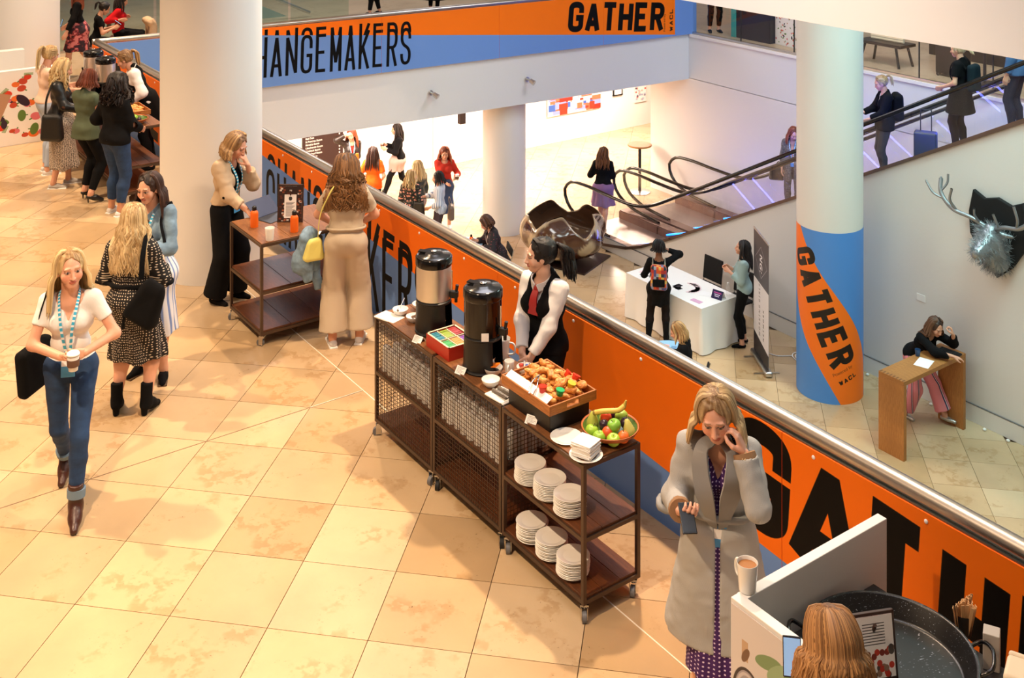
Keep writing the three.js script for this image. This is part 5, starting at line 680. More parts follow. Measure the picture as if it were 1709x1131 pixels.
// registration desk
{
  const t = thing('registration_table', 'long table under a white floor-length cloth', 'table', -13.75, LO, -13.3), W = 1.8, D = 0.84, pos = [], idx = [], N = 220, rowsN = 8;
  const per = (k) => { const s = (k / N) * 2 * (W + D); if (s < W) return [-W / 2 + s, D / 2, 0, 1]; if (s < W + D) return [W / 2, D / 2 - (s - W), 1, 0]; if (s < 2 * W + D) return [W / 2 - (s - W - D), -D / 2, 0, -1]; return [-W / 2, -D / 2 + (s - 2 * W - D), -1, 0]; };
  for (let j = 0; j <= rowsN; j++) for (let k = 0; k <= N; k++) { const [x, z, nx, nz] = per(k % N), v = j / rowsN, f = 0.005 + 0.022 * v * Math.sin(k * 0.33 + 2 * noise3(k * 0.06, v * 2, 0)) + 0.02 * v; pos.push(x + nx * f, 0.75 - v * 0.735, z + nz * f); }
  for (let j = 0; j < rowsN; j++) for (let k = 0; k < N; k++) { const a = j * (N + 1) + k, b = a + 1, c = a + N + 1, d = c + 1; idx.push(a, c, b, b, c, d); }
  const g = new THREE.BufferGeometry(); g.setAttribute('position', new THREE.Float32BufferAttribute(pos, 3)); g.setIndex(idx); g.computeVertexNormals(); const linen = mat(0xf1f1ee, 0.85, { side: THREE.DoubleSide }); part('cloth_drop', g, linen, t); part('cloth_top', rbox(W + 0.012, 0.012, D + 0.012, 0.005, 0, 0.75, 0), linen, t); part('table_frame', [box(W - 0.06, 0.03, D - 0.06, 0, 0.72, 0), ...[-1, 1].flatMap((a) => [-1, 1].map((b) => bar(a * 0.8, 0, b * 0.34, a * 0.8, 0.72, b * 0.34, 0.018)))], mat(0x666666, 0.5), t);
  const TY = LO + 0.757; const leaf = (l, x, z, r, w, d, c, c2) => { const k = solo('leaflet', l, 'leaflet', [box(w, 0.003, d)], mat(0xffffff, 0.6, { map: canvasTex(64, 64, (q) => { q.fillStyle = c; q.fillRect(0, 0, 64, 64); q.fillStyle = c2; q.fillRect(0, 0, 64, 26); q.fillRect(8, 38, 40, 4); q.fillRect(8, 48, 30, 4); }) }), x, TY, z, r); return k; };
  leaf('pink leaflet at the far corner of the white table', -14.5, -13.15, 0.2, 0.12, 0.16, '#f4d9dd', '#e7a2b0'); leaf('dark leaflet beside the pink one on white table', -14.38, -13.05, 0.2, 0.16, 0.07, '#3a3a4a', '#55556a');
  for (let i = 0; i < 12; i++) leaf('pale pink flyer in the fan across white table', -13.62 + Math.cos(i * 0.21 - 0.6) * 0.22, -13.3 - Math.sin(i * 0.21 - 0.6) * 0.16, i * 0.21, 0.06, 0.15, '#ead3d6', i % 2 ? '#3b3644' : '#b8929c'); for (let i = 0; i < 4; i++) leaf('dark flyer heaped in the middle of white table', -13.72 + i * 0.02, -13.2 + i * 0.02, i * 0.5, 0.1, 0.15, '#2a2833', '#4a4656');
  leaf('open white booklet beside the purple tent sign', -13.2, -13.35, 0.5, 0.26, 0.18, '#f4f4f4', '#eeeeee'); leaf('purple and pink leaflet at the table front edge', -13.1, -13.02, 0.1, 0.2, 0.1, '#d9a8c8', '#2b2440');
  for (const u of scene.children) if (u.name.startsWith('leaflet') && /flyer/.test(u.userData.label)) u.userData.group = u.userData.label.includes('pink') ? 'fanned flyers' : 'heaped flyers';
  const s = thing('tent_sign', 'purple printed tent sign on the white table', 'sign', -12.98, TY, -13.4, 0.2); { const tx = canvasTex(128, 96, (c) => { c.fillStyle = '#221a4a'; c.fillRect(0, 0, 128, 96); c.fillStyle = '#c04a9a'; c.fillRect(20, 22, 88, 12); c.fillStyle = '#e8e0f4'; c.fillRect(30, 44, 68, 8); c.fillRect(38, 62, 52, 8); }); const f = new THREE.BoxGeometry(0.2, 0.14, 0.004); f.rotateX(-0.5); f.translate(0, 0.062, 0.036); part('printed_face', f, mat(0xffffff, 0.5, { map: tx }), s); const b = new THREE.BoxGeometry(0.2, 0.14, 0.004); b.rotateX(0.5); b.translate(0, 0.062, -0.036); part('back_flap', b, paper, s); }
  const bt = thing('plastic_bottle', 'clear plastic water bottle at the table end', 'bottle', -12.98, TY, -13.62); part('bottle_body', lathe([[0, 0], [0.03, 0], [0.032, 0.01], [0.032, 0.13], [0.012, 0.17], [0.012, 0.185]], 18), new THREE.MeshPhysicalMaterial({ color: 0xffffff, transmission: 0.9, roughness: 0.05, thickness: 0 }), bt); part('cap', cyl(0.014, 0.014, 0.016, 14, 0, 0.19, 0), whitePaint, bt);
}
function chair(label, x, z, turn, low) { const t = thing('office_chair', label, 'chair', x, LO, z, turn); part('seat', rbox(0.44, 0.05, 0.42, 0.02, 0, 0.46, 0), blackMatt, t); const b = part('backrest', rbox(0.44, low ? 0.14 : 0.4, 0.03, 0.014, 0, 0, 0), blackMatt, t, 0, low ? 0.62 : 0.72, -0.22); b.rotation.x = -0.12; for (const s of [-1, 1]) { part('leg', bar(s * 0.2, 0, 0.2, s * 0.2, 0.45, 0.18, 0.011), steel, t); part('leg', tube([[s * 0.21, 0, -0.24], [s * 0.21, 0.45, -0.2], [s * 0.21, low ? 0.66 : 0.9, -0.25]], 0.011, 12, 6), steel, t); } return t; }
chair('black chair pulled up behind the middle of the white table', -13.95, -14.05, 0); chair('black chair behind white table, beside the woman in teal', -13.25, -14.08, 0);
chair('black chair under the woman seated at round blue table', -11.66, -11.48, -0.9, true); chair('black chair under the curly-haired woman seated below', -17.1, -11.88, -0.4, true);
// roll-up banner
{ const t = thing('banner_stand', 'tall roll-up banner with dark grey ends on silver base', 'banner', -12.08, LO, -13.42, Math.atan2(0.44, 0.71) - Math.PI * 0 - 1.1 + 0.55); t.rotation.y = Math.atan2(-0.44, 0.71) * -1 + Math.PI; t.rotation.y = -0.55;
  const tx = canvasTex(384, 1024, (c) => { c.fillStyle = '#eceaf0'; c.fillRect(0, 0, 384, 1024); c.fillStyle = '#4a454a'; c.fillRect(0, 0, 384, 400); c.fillStyle = '#2c282b'; c.beginPath(); c.moveTo(0, 850); c.lineTo(384, 900); c.lineTo(384, 1024); c.lineTo(0, 1024); c.fill(); c.strokeStyle = '#b9b2ba'; c.lineWidth = 4; c.beginPath(); c.moveTo(192, 90); c.lineTo(340, 220); c.lineTo(192, 350); c.lineTo(44, 220); c.closePath(); c.stroke(); c.save(); c.translate(160, 190); c.rotate(Math.PI / 2); c.fillStyle = '#f4f0f4'; c.font = 'bold 90px sans-serif'; c.fillText('NG:', -40, 0); c.restore(); c.save(); c.translate(225, 840); c.rotate(-Math.PI / 2); c.fillStyle = '#3a343a'; c.font = 'bold 40px sans-serif'; c.fillText('W O R K I N G  G I R L S', 0, -60); c.fillText('N E T W O R K', 0, 40); c.restore(); });
  const g = new THREE.BoxGeometry(0.8, 1.95, 0.006); part('printed_sheet', g, [mat(0x888888), mat(0x888888), mat(0x888888), mat(0x888888), mat(0xffffff, 0.5, { map: tx }), mat(0xc8c4c8, 0.6)], t, 0, 1.05, 0); part('base_case', rbox(0.86, 0.08, 0.12, 0.03, 0, 0.05, 0), steel, t); for (const s of [-1, 1]) part('foot', box(0.03, 0.015, 0.4, s * 0.28, 0.01, 0), steel, t); part('top_rail', rbox(0.82, 0.03, 0.02, 0.006, 0, 2.03, 0), steel, t); part('support_pole', bar(0, 0.08, -0.03, 0, 2.02, -0.02, 0.01), steel, t); }
solo('cable_coil', 'white extension cable coiled on the lower floor', 'cable', [0, 1, 2, 3].map((i) => tube(Array.from({ length: 14 }, (_, k) => { const a = k / 14 * 6.283; return [Math.cos(a) * (0.24 - i * 0.03) + 0.03 * i, 0.012 + i * 0.008, Math.sin(a) * (0.17 - i * 0.02)]; }), 0.008, 60, 6, true)).concat([tube([[-0.2, 0.01, 0.1], [-0.35, 0.01, 0.3], [-0.6, 0.01, 0.32], [-0.75, 0.01, 0.15]], 0.008, 30, 6)]), whitePaint, -11.8, LO, -14.15);
function roundTable(label, x, z) { const t = thing('round_table', label, 'table', x, LO, z); const tx = canvasTex(256, 256, (c) => { c.fillStyle = '#8fc1ea'; c.fillRect(0, 0, 256, 256); c.save(); c.translate(128, 128); c.rotate(0.9); c.fillStyle = '#e8c8dc'; c.fillRect(-84, -40, 36, 80); c.fillStyle = '#f0b0a4'; c.fillRect(8, -70, 30, 140); c.fillStyle = '#3f6a92'; for (let i = 0; i < 9; i++) c.fillRect(-36, -64 + i * 14, 32, 8); c.fillStyle = '#24384e'; for (let i = 0; i < 7; i++) c.fillRect(54, -44 + i * 13, 26, 9); c.restore(); }); const g = new THREE.CylinderGeometry(0.32, 0.32, 0.025, 48); g.translate(0, 0.71, 0); part('table_top', g, [whitePaint, mat(0xffffff, 0.4, { map: tx }), whitePaint], t); part('pole', bar(0, 0.02, 0, 0, 0.7, 0, 0.03), steel, t); part('foot_plate', lathe([[0, 0], [0.22, 0], [0.22, 0.012], [0.04, 0.03], [0, 0.03]], 30), steel, t); }
roundTable('round light blue printed table near the white desk', -12.15, -11.52); roundTable('round light blue table with small orange bottle', -17.5, -11.42);
// oak console table and its things
{ const t = thing('console_table', 'tall oak waterfall table against the stag wall', 'table', -9.33, LO, -13.62), W = 0.4, D = 1.42, H = 1.06, T = 0.06; part('table_top', rbox(W, T, D, 0.004, 0, H - T / 2, 0), oakMat, t); for (const s of [-1, 1]) { const g = rbox(W, H - T, T, 0.004, 0, (H - T) / 2, s * (D / 2 - T / 2)); const uv = g.attributes.uv; for (let i = 0; i < uv.count; i++) uv.setXY(i, uv.getY(i), uv.getX(i)); part('end_panel', g, oakMat, t); } for (let i = 0; i < 8; i++) part('finger_joint', box(0.022, 0.002, 0.055, -0.175 + i * 0.05, H + 0.0005, D / 2 - 0.03), mat(0x7a4a22, 0.6), t); }
solo('paper_sheet', 'white paper sheet on the oak console table', 'paper', box(0.2, 0.002, 0.28), paper, -9.3, LO + 1.062, -13.6, 0.3); solo('paper_cup', 'small blue cup on the oak console table', 'cup', lathe([[0, 0], [0.03, 0], [0.04, 0.09], [0.037, 0.09], [0.028, 0.004], [0, 0.004]], 20), mat(0x2a4f7c, 0.5), -9.48, LO + 1.06, -13.72); { const t = thing('keyboard', 'black keyboard at the wall end of oak table', 'keyboard', -9.27, LO + 1.06, -14.16, 0.1); part('case', rbox(0.3, 0.02, 0.14, 0.006, 0, 0.01, 0), black, t); part('keys', Array.from({ length: 40 }, (_, i) => box(0.022, 0.006, 0.022, -0.13 + (i % 10) * 0.028, 0.022, -0.045 + Math.floor(i / 10) * 0.028)), mat(0x2a2a2c, 0.6), t); }
// stag trophy
{
  const t = thing('stag_trophy', 'silver bristly stag head with antlers on black shield', 'sculpture', -8.78, -1.05, -14.6); const sh = extrude([[-0.36, 0.5], [-0.2, 0.42], [0, 0.48], [0.2, 0.42], [0.36, 0.5], [0.42, 0.2], [0.4, -0.1], [0.2, -0.42], [0, -0.6], [-0.2, -0.42], [-0.4, -0.1], [-0.42, 0.2]], 0.05, 0.012); part('shield', sh, blackMatt, t, 0, 0.05, 0.015);
  const silver = mat(0x9aa0a4, 0.42, { metalness: 0.8 }), hb = [B([0, -0.28, 0.1], [0, -0.05, 0.22], 0.2, 0.19), B([0, -0.02, 0.3], [0, -0.12, 0.55], 0.15, 0.09), B([0, 0.05, 0.26], [0, 0.12, 0.22], 0.13, 0.1), B([0.1, 0.1, 0.2], [0.28, 0.1, 0.16], 0.05, 0.02), B([-0.1, 0.1, 0.2], [-0.28, 0.1, 0.16], 0.05, 0.02)], f = (x, y, z) => bonesD(hb, x, y, z, 0, 0.06), bb = boundsOf(hb, 0.05), net = surfaceNets(f, bb[0], bb[1], 0.018); part('head', netGeo(net, null, [0, 0.2, 0.2]), silver, t);
  const br = []; for (let i = 0; i < 1500; i++) { const v = Math.floor(rnd() * net.pos.length / 3) * 3, a = net.pos.slice(v, v + 3), e = 0.02, d = f(...a), n = nrm([f(a[0] + e, a[1], a[2]) - d, f(a[0], a[1] + e, a[2]) - d, f(a[0], a[1], a[2] + e) - d]); const q = ad(a, sc(nrm(ad(n, [rr(-0.5, 0.5), rr(-0.8, 0.2), rr(-0.5, 0.5)])), rr(0.04, 0.1))); br.push(bar(...a, ...q, 0.003, 0.001, 4)); } const bm = part('bristles', br, silver, t); bm.userData.kind = 'stuff';
  for (const s of [-1, 1]) { const main = [[s * 0.08, 0.17, 0.24], [s * 0.25, 0.25, 0.3], [s * 0.5, 0.32, 0.36], [s * 0.68, 0.5, 0.36], [s * 0.72, 0.68, 0.3]]; const g = [tube(main, 0.03, 24, 8), tube([[s * 0.14, 0.2, 0.26], [s * 0.16, 0.32, 0.36], [s * 0.14, 0.42, 0.4]], 0.018, 12, 6), tube([[s * 0.45, 0.31, 0.35], [s * 0.5, 0.45, 0.42], [s * 0.46, 0.62, 0.44]], 0.02, 12, 6), tube([[s * 0.6, 0.42, 0.36], [s * 0.76, 0.48, 0.42], [s * 0.88, 0.62, 0.42]], 0.018, 12, 6), tube([[s * 0.68, 0.52, 0.36], [s * 0.62, 0.64, 0.3], [s * 0.62, 0.76, 0.28]], 0.016, 12, 6), ball(0.016, s * 0.72, 0.69, 0.3), ball(0.012, s * 0.88, 0.63, 0.42)]; part('antler', g, silver, t); }
}
solo('wall_label', 'tiny white caption plate on the stag wall', 'label', rbox(0.14, 0.1, 0.008, 0.002), paper, -10.03, -2.33, -14.595);
for (const [x, l] of [[-10.9, 'beside the printed column'], [-9.8, 'below the caption plate'], [-8.95, 'right behind the oak table leg'], [-8.6, 'below the stag shield']]) solo('floor_light', 'tiny white floor light ' + l.replace('right ', ''), 'light', ball(0.025, 0, 0.02, 0, 1, 0.8, 1), mat(0xf6f6f2, 0.4), x, LO, -14.5);
// back wall of the hall: directory, paintings, door
{ const tx = canvasTex(512, 1024, (c) => { c.fillStyle = '#38211c'; c.fillRect(0, 0, 512, 1024); c.fillStyle = '#f1ece6'; c.font = 'bold 27px sans-serif'; ['Conservatory', 'Hall One Balcony', 'Hall Two', 'St Pancras Room', 'Horatio Room', 'Limehouse Room', 'Wenlock Room', 'The Wharf Room', 'Concert Bar', 'Rotunda Bar'].forEach((q, i) => { c.fillText(q, 24, 556 + i * 31); c.beginPath(); c.arc(468, 547 + i * 31, 9, 0, 7); c.fill(); }); }); const t = thing('directory_board', 'dark brown directory board listing rooms in white letters', 'sign', -23.85, LO, -11.6); part('board', rbox(0.06, 2.4, 1.02, 0.004, 0, 1.5, 0), mat(0x38211c, 0.5), t); const g = new THREE.PlaneGeometry(1.0, 2.38); g.rotateY(Math.PI / 2); part('lettering', g, mat(0xffffff, 0.5, { map: tx }), t, 0.034, 1.5, 0); }
function painting(name, label, z, y, w, h, draw, frame) { const t = thing(name, label, 'picture', -23.87, y, z); const g = new THREE.BoxGeometry(0.03, h, w); part('canvas', g, mat(0xffffff, 0.6, { map: canvasTex(256, 256, draw) }), t, 0.005, 0, 0); if (frame) part('frame', [box(0.04, 0.03, w + 0.05, 0.01, h / 2, 0), box(0.04, 0.03, w + 0.05, 0.01, -h / 2, 0), box(0.04, h, 0.03, 0.01, 0, w / 2), box(0.04, h, 0.03, 0.01, 0, -w / 2)], black, t); }
painting('painting', 'large abstract painting in reds, blues and white', -19.1, -2.55, 1.85, 1.05, (c) => { c.fillStyle = '#e8ddd8'; c.fillRect(0, 0, 256, 256); for (let i = 0; i < 70; i++) { c.fillStyle = ['#c5331c', '#a8281a', '#3a5fb0', '#f0e4dc', '#d8674a', '#7f93c8'][i % 6]; c.fillRect(rnd() * 230, rnd() * 230, 14 + rnd() * 50, 10 + rnd() * 40); } });
painting('painting', 'small black-framed drawing between the two paintings', -20.65, -2.6, 0.3, 0.42, (c) => { c.fillStyle = '#f4f2f0'; c.fillRect(0, 0, 256, 256); c.fillStyle = '#222'; c.fillRect(80, 90, 30, 80); c.fillRect(140, 90, 30, 80); }, true);
painting('painting', 'small unframed red and grey print near the wall corner', -21.5, -2.75, 0.42, 0.75, (c) => { c.fillStyle = '#e6dfe0'; c.fillRect(0, 0, 256, 256); for (let i = 0; i < 40; i++) { c.fillStyle = ['#c96a60', '#5a4a60', '#a0a8c0', '#e0b0a8'][i % 4]; c.fillRect(rnd() * 230, rnd() * 230, 40, 16); } });
{ const d = struct('door_1', rbox(0.05, 2.3, 0.95, 0.004), mat(0xdedad6, 0.5), -23.88, LO + 1.15, -15.1); part('door_panel', rbox(0.02, 0.9, 0.7, 0.004, 0.025, 0.45, 0), mat(0xd6d2ce, 0.5), d); part('door_panel', rbox(0.02, 0.8, 0.7, 0.004, 0.025, -0.55, 0), mat(0xd6d2ce, 0.5), d); }
solo('wall_speaker', 'small dark speaker box high beside the lower round column', 'speaker', rbox(0.12, 0.24, 0.14, 0.01), mat(0x3a2a28, 0.6), -20.3, -1.6, -13.15);
// gallery beyond the void
{ const t = thing('kiosk_cabinet', 'dark cabinet with teal edge behind gallery glass', 'cabinet', -17.0, 0, -18.75); part('cabinet_body', rbox(1.0, 1.9, 0.5, 0.01, 0.1, 0.95, 0), mat(0x1a1012, 0.4), t); part('teal_side', rbox(0.14, 1.9, 0.52, 0.01, -0.45, 0.95, 0.01), mat(0x2f9a92, 0.35), t); }
{ const t = thing('mural_board', 'white board with vegetable print behind gallery glass', 'board', -15.95, 0, -18.62, -0.1); part('board', rbox(0.85, 1.3, 0.06, 0.004, 0, 0.65, 0), whitePaint, t); const g = new THREE.PlaneGeometry(0.83, 1.26); part('vegetable_print', g, mat(0xffffff, 0.5, { map: canvasTex(256, 384, (c, W, Hh) => vegPrint(c, W, Hh, 31)) }), t, 0, 0.65, 0.033); }
solo('dark_counter', 'long near-black counter behind gallery glass', 'counter', [rbox(6.4, 1.5, 0.5, 0.01, 0, 0.75, 0)], mat(0x171210, 0.5), -10.6, 0, -20.6); solo('lit_screen', 'cream ribbed blind panel behind gallery glass', 'screen', [rbox(0.75, 0.55, 0.05, 0.006), ...Array.from({ length: 12 }, (_, i) => box(0.74, 0.012, 0.06, 0, -0.25 + i * 0.045, 0.004))], mat(0xe6d6b4, 0.7), -13.7, 0.728, -18.85); 
{ const t = thing('suitcase_stack', 'black equipment case standing behind gallery glass', 'case', -12.3, 0, -18.9); part('case_body', rbox(0.5, 0.85, 0.4, 0.03, 0, 0.47, 0), black, t); part('case_lid', rbox(0.52, 0.05, 0.42, 0.02, 0, 0.9, 0), rubber, t); for (const s of [-1, 1]) part('wheel', bar(s * 0.2, 0.035, 0.15, s * 0.2, 0.035, 0.19, 0.035, 0.035, 12), rubber, t); }
{ const t = thing('gallery_table', 'low dark table with splayed legs behind gallery glass', 'table', -13.7, 0, -18.8); part('table_top', rbox(1.0, 0.06, 0.5, 0.01, 0, 0.42, 0), mat(0x1c1512, 0.4), t); for (const a of [-1, 1]) for (const b of [-1, 1]) part('leg', bar(a * 0.35, 0.4, b * 0.18, a * 0.45, 0, b * 0.22, 0.025), black, t); }
{ const t = thing('gallery_stool', 'black round stool beside the equipment case', 'stool', -11.6, 0, -18.8); part('seat', lathe([[0, 0.62], [0.18, 0.62], [0.19, 0.65], [0.17, 0.68], [0, 0.68]], 24), black, t); part('pole', bar(0, 0.02, 0, 0, 0.62, 0, 0.03), black, t); part('foot_plate', cyl(0.22, 0.24, 0.02, 28, 0, 0.01, 0), black, t); }
// ---------- people ----------
const cloth = (c, r = 0.85, b = 0.0008) => new THREE.MeshPhysicalMaterial({ color: c, roughness: r, specularIntensity: 0.35, bumpMap: weave, bumpScale: b });
const leather = (c) => mat(c, 0.38, { bumpMap: leatherBump, bumpScale: 0.0012 });
const print = (fn, size, r = 0.8) => mat(0xffffff, r, { map: dataTex(128, 128, fn, 1 / size) });
const dots = (u, v, n, rad, jit, z) => { let m = 9; const a = Math.floor(u * n), b = Math.floor(v * n); for (let i = -1; i < 2; i++) for (let k = -1; k < 2; k++) { const x = a + i, y = b + k, h1 = hash3(((x % n) + n) % n, ((y % n) + n) % n, z), h2 = hash3(((x % n) + n) % n, ((y % n) + n) % n, z + 7); m = Math.min(m, Math.hypot(u * n - x - 0.5 - (h1 - 0.5) * jit, (v * n - y - 0.5 - (h2 - 0.5) * jit) * 1.0)); } return m < rad; };
const M = {
  white: cloth(0xeeece9), shirt: cloth(0xf2f0ef, 0.7), jeans: mat(0xffffff, 0.85, { map: dataTex(128, 128, (u, v) => { const k = 0.8 + 0.4 * fbm(u, v, 8, 4, 2); return [30 * k, 58 * k, 96 * k]; }, 3), bumpMap: weave, bumpScale: 0.0006 }), paleJeans: cloth(0xaebbd0), blackC: cloth(0x0d0d0f, 0.9), blackL: leather(0x101010), denim: mat(0xffffff, 0.85, { map: dataTex(128, 128, (u, v) => { const k = 0.8 + 0.4 * fbm(u, v, 6, 5, 4); return [124 * k, 150 * k, 170 * k]; }, 4), bumpMap: weave, bumpScale: 0.0008 }),
  beige: cloth(0xc3a98a), linen: cloth(0xc9b79e, 0.9, 0.0012), grey: cloth(0xb2b1ae, 0.95, 0.0015), green: cloth(0x56604c), pink: cloth(0xe9c9b4), orange: cloth(0xf0661a), red: cloth(0xb23326), teal: cloth(0x9db8b8), navy: cloth(0x3a4a6a), darkGreen: leather(0x2c352e), brownL: leather(0x2a201c), tan: cloth(0xb59a90),
  leopard: print((u, v) => (dots(u, v, 8, 0.22, 0.35, 3) ? [226, 208, 184] : [20, 15, 14]), 0.16), spots: print((u, v) => (dots(u, v, 10, 0.34, 0.4, 5) ? [52, 44, 40] : [196, 180, 162]), 0.16), polka: print((u, v) => (dots(u, v, 8, 0.2, 0.0, 1) ? [226, 206, 232] : [66, 26, 92]), 0.16), stripes: print((u) => { const s = (u * 6) % 1; return s < 0.3 ? [120, 140, 190] : s < 0.38 ? [200, 205, 220] : [232, 230, 232]; }, 0.24), pinkStripe: print((u) => { const s = (u * 5) % 1; return s < 0.12 ? [40, 44, 84] : s < 0.2 ? [240, 220, 220] : s < 0.3 ? [170, 70, 90] : [228, 140, 150]; }, 0.26), floral: print((u, v) => (dots(u, v, 4, 0.24, 0.6, 9) ? [216, 150, 130] : dots(u, v, 6, 0.16, 0.7, 2) ? [120, 120, 90] : [18, 16, 18]), 0.3), redFloral: print((u, v) => { const a = fbm(u, v, 5, 3, 4); return a > 0.58 ? [206, 120, 120] : a > 0.48 ? [130, 40, 50] : [44, 22, 34]; }, 0.35), shirtStripe: print((u) => ((u * 8) % 1 < 0.4 ? [110, 130, 165] : [225, 230, 236]), 0.2), darkDots: print((u, v) => (dots(u, v, 7, 0.12, 0.6, 4) ? [130, 60, 70] : [22, 14, 20]), 0.3), patchwork: print((u, v) => [[214, 84, 34], [150, 156, 170], [176, 50, 44], [222, 176, 84], [84, 78, 128], [46, 46, 56]][Math.floor(hash3(Math.floor(u * 6), Math.floor(v * 7), 5) * 5.99)], 1), tweed: print((u, v) => { const k = 60 + 90 * fbm(u, v, 16, 3, 6); return [k, k * 0.95, k * 0.9]; }, 0.2),
  lany: print((u, v) => ((v * 3) % 1 < 0.4 ? [232, 244, 250] : [56, 176, 220]), 1, 0.6), boot: leather(0x3f1e14), sneaker: cloth(0xdedad6), greyShoe: cloth(0xb4aea8), silver: mat(0xb8b8b4, 0.3, { metalness: 0.8 }), soleW: mat(0xe8e6e2, 0.7), tie: print((u, v) => (dots(u, v, 10, 0.2, 0, 1) ? [230, 120, 110] : [170, 24, 28]), 0.1, 0.5), phone: mat(0x16181c, 0.25), screenGlow: mat(0x9fd0ff, 0.3, { emissive: 0x6fb0ff, emissiveIntensity: 0.7 }), badge: mat(0x4aa0de, 0.4), badgeRed: mat(0xe4664a, 0.5),
};
const BLOND = [0xe9cf9a, 0x8f6a3c], ASH = [0xd9bd8c, 0x7d5c38], BROWN = [0x5a3a24, 0x22130c], DARK = [0x2a1c18, 0x0d0808], BLACKH = [0x1c1718, 0x070606], RED = [0xa2532c, 0x5a2414], CARAMEL = [0xc29a66, 0x5a3820];
const own = (pr, name, label, cat) => { const t = thing(name, label, cat, pr.root.position.x, pr.root.position.y, pr.root.position.z, pr.root.rotation.y); return t; };
function bag(pr, name, label, pos, dim, m, o = {}) { const t = own(pr, name, label, 'bag'); const g = new RoundedBoxGeometry(dim[0], dim[1], dim[2], 5, Math.min(...dim) * 0.42), P = g.attributes.position; for (let i = 0; i < P.count; i++) { const y = P.getY(i) / dim[1] + 0.5, k = 1 - (o.taper ?? 0.2) * y + (o.gather ?? 0) * (y > 0.85 ? -0.3 : 0), n = 0.02 * (noise3(P.getX(i) * 12, P.getY(i) * 12, 4) - 0.5); P.setXYZ(i, P.getX(i) * k + n, P.getY(i) + n, P.getZ(i) * k + n); } g.computeVertexNormals(); g.rotateZ(o.rz ?? 0); g.rotateX(o.rx ?? 0); g.rotateY(o.ry ?? 0); part('bag_body', g, m, t, ...pos); for (const s of o.straps ?? []) ribbon('strap', s.map((q) => (q.length === 4 ? q.slice(0, 3) : q)), o.sw ?? 0.03, 0.006, o.sm ?? m, t); if (o.pocket) part('pocket', rbox(dim[0] * 0.7, dim[1] * 0.3, 0.03, 0.012), o.pocket, t, pos[0], pos[1] - dim[1] * 0.18, pos[2] - dim[2] * 0.52); return t; }
function backpack(pr, label, m, o = {}) { const j = pr.j, c = j.up(0, o.y ?? 0.25, -0.2 - (o.out ?? 0)); return bag(pr, 'backpack', label, c, o.dim ?? [0.28, 0.4, 0.14], m, { taper: 0.12, rx: -(o.lean ?? 0), straps: [-1, 1].map((s) => [j.up(s * 0.1, 0.38, -0.13), j.up(s * 0.105, 0.48, -0.03), j.up(s * 0.11, 0.42, 0.085), j.up(s * 0.12, 0.26, 0.11), j.up(s * 0.15, 0.14, 0.02)]), sm: o.sm ?? M.blackC, pocket: o.pocket }); }
function cup(pr, label, pos, kind = 'paper') { const t = own(pr, kind === 'paper' ? 'takeaway_cup' : 'teacup', label, 'cup'); if (kind === 'paper') { part('cup_wall', lathe([[0, 0], [0.029, 0], [0.039, 0.1], [0, 0.1]], 22, ...pos), mat(0xe9e2d8, 0.6), t); part('sleeve', lathe([[0.0325, 0.03], [0.0385, 0.03], [0.0405, 0.075], [0.037, 0.075]], 22, ...pos), mat(0x6a4a38, 0.7), t); part('lid', lathe([[0, 0.1], [0.042, 0.1], [0.042, 0.108], [0.036, 0.118], [0, 0.118]], 22, ...pos), mat(0xf4f1ec, 0.4), t); } else { part('saucer', lathe([[0, 0.002], [0.03, 0], [0.065, 0.012], [0.064, 0.015], [0.03, 0.005], [0, 0.006]], 26, ...pos), china, t); part('cup_bowl', lathe([[0, 0.008], [0.022, 0.008], [0.04, 0.05], [0.038, 0.05], [0.02, 0.014], [0, 0.014]], 24, ...pos), china, t); } return t; }
function phone(pr, label, pos, rx, ry, lit) { const t = own(pr, 'mobile_phone', label, 'phone'); const g = rbox(0.073, 0.148, 0.009, 0.004), b = part('phone_case', g, M.phone, t, ...pos); b.rotation.set(rx, ry, 0, 'YXZ'); const s = part('screen', rbox(0.066, 0.135, 0.002, 0.001, 0, 0, 0.0048), lit ? M.screenGlow : mat(0x1a2026, 0.15), b); return t; }
const carry = (z = 0.26, y = 1.06) => ({ lh: [0.07, y, z], rh: [-0.07, y - 0.01, z], lhand: { dir: [-0.75, 0.1, 0.5], palm: [-0.4, 0.2, -1], curl: 0.8 }, rhand: { dir: [0.75, 0.1, 0.5], palm: [0.4, 0.2, -1], curl: 0.8 } });
const sit = { hip: 0.52, lf: [0.1, 0.085, 0.42, 0.05], rf: [-0.1, 0.085, 0.38, -0.05] };
let q;
q = person({ label: 'woman in white T-shirt and blue jeans walking with a takeaway cup', at: [-8.02, 0, -2.01, fc(14)], h: 1.74, detail: 1, lean: 0.05, twist: -0.05, w: 0.9, head: [0.32, -0.06, 0.03], hip: 0.89, lf: [0.06, 0.118, 0.25, 0.05, 0.2], rf: [-0.07, 0.15, -0.3, -0.1, 0.4], rh: [-0.03, 1.06, 0.22], lh: [0.11, 1.08, 0.24], rp: [-0.9, -0.3, -0.35], lp: [0.9, -0.4, -0.35], rhand: { dir: [0.85, 0.05, 0.45], palm: [0, 0.5, -1], curl: 0.5 }, lhand: { dir: [-0.6, 0.15, 0.6], palm: [-0.7, 0, -0.8], curl: 0.9 }, skin: 0xe3a88a, hair: { c: BLOND, len: 0.27, part: 0.0, n: 96, spread: 0.02 },
  wear: [['top', M.white, { sleeve: 0.3, hem: 0.04, vneck: 0.14, inf: 0.01, neck: 0.088, fold: 0.006 }], ['pants', M.jeans, { len: 0.9, inf: 0.006, top: 0.15, rise: 1 }], ['lanyard', M.lany, { y: 0.1, badge: M.badge }], ['shoes', M.boot, { boot: 0.14, heel: 0.035, heelR: 0.028 }]] });
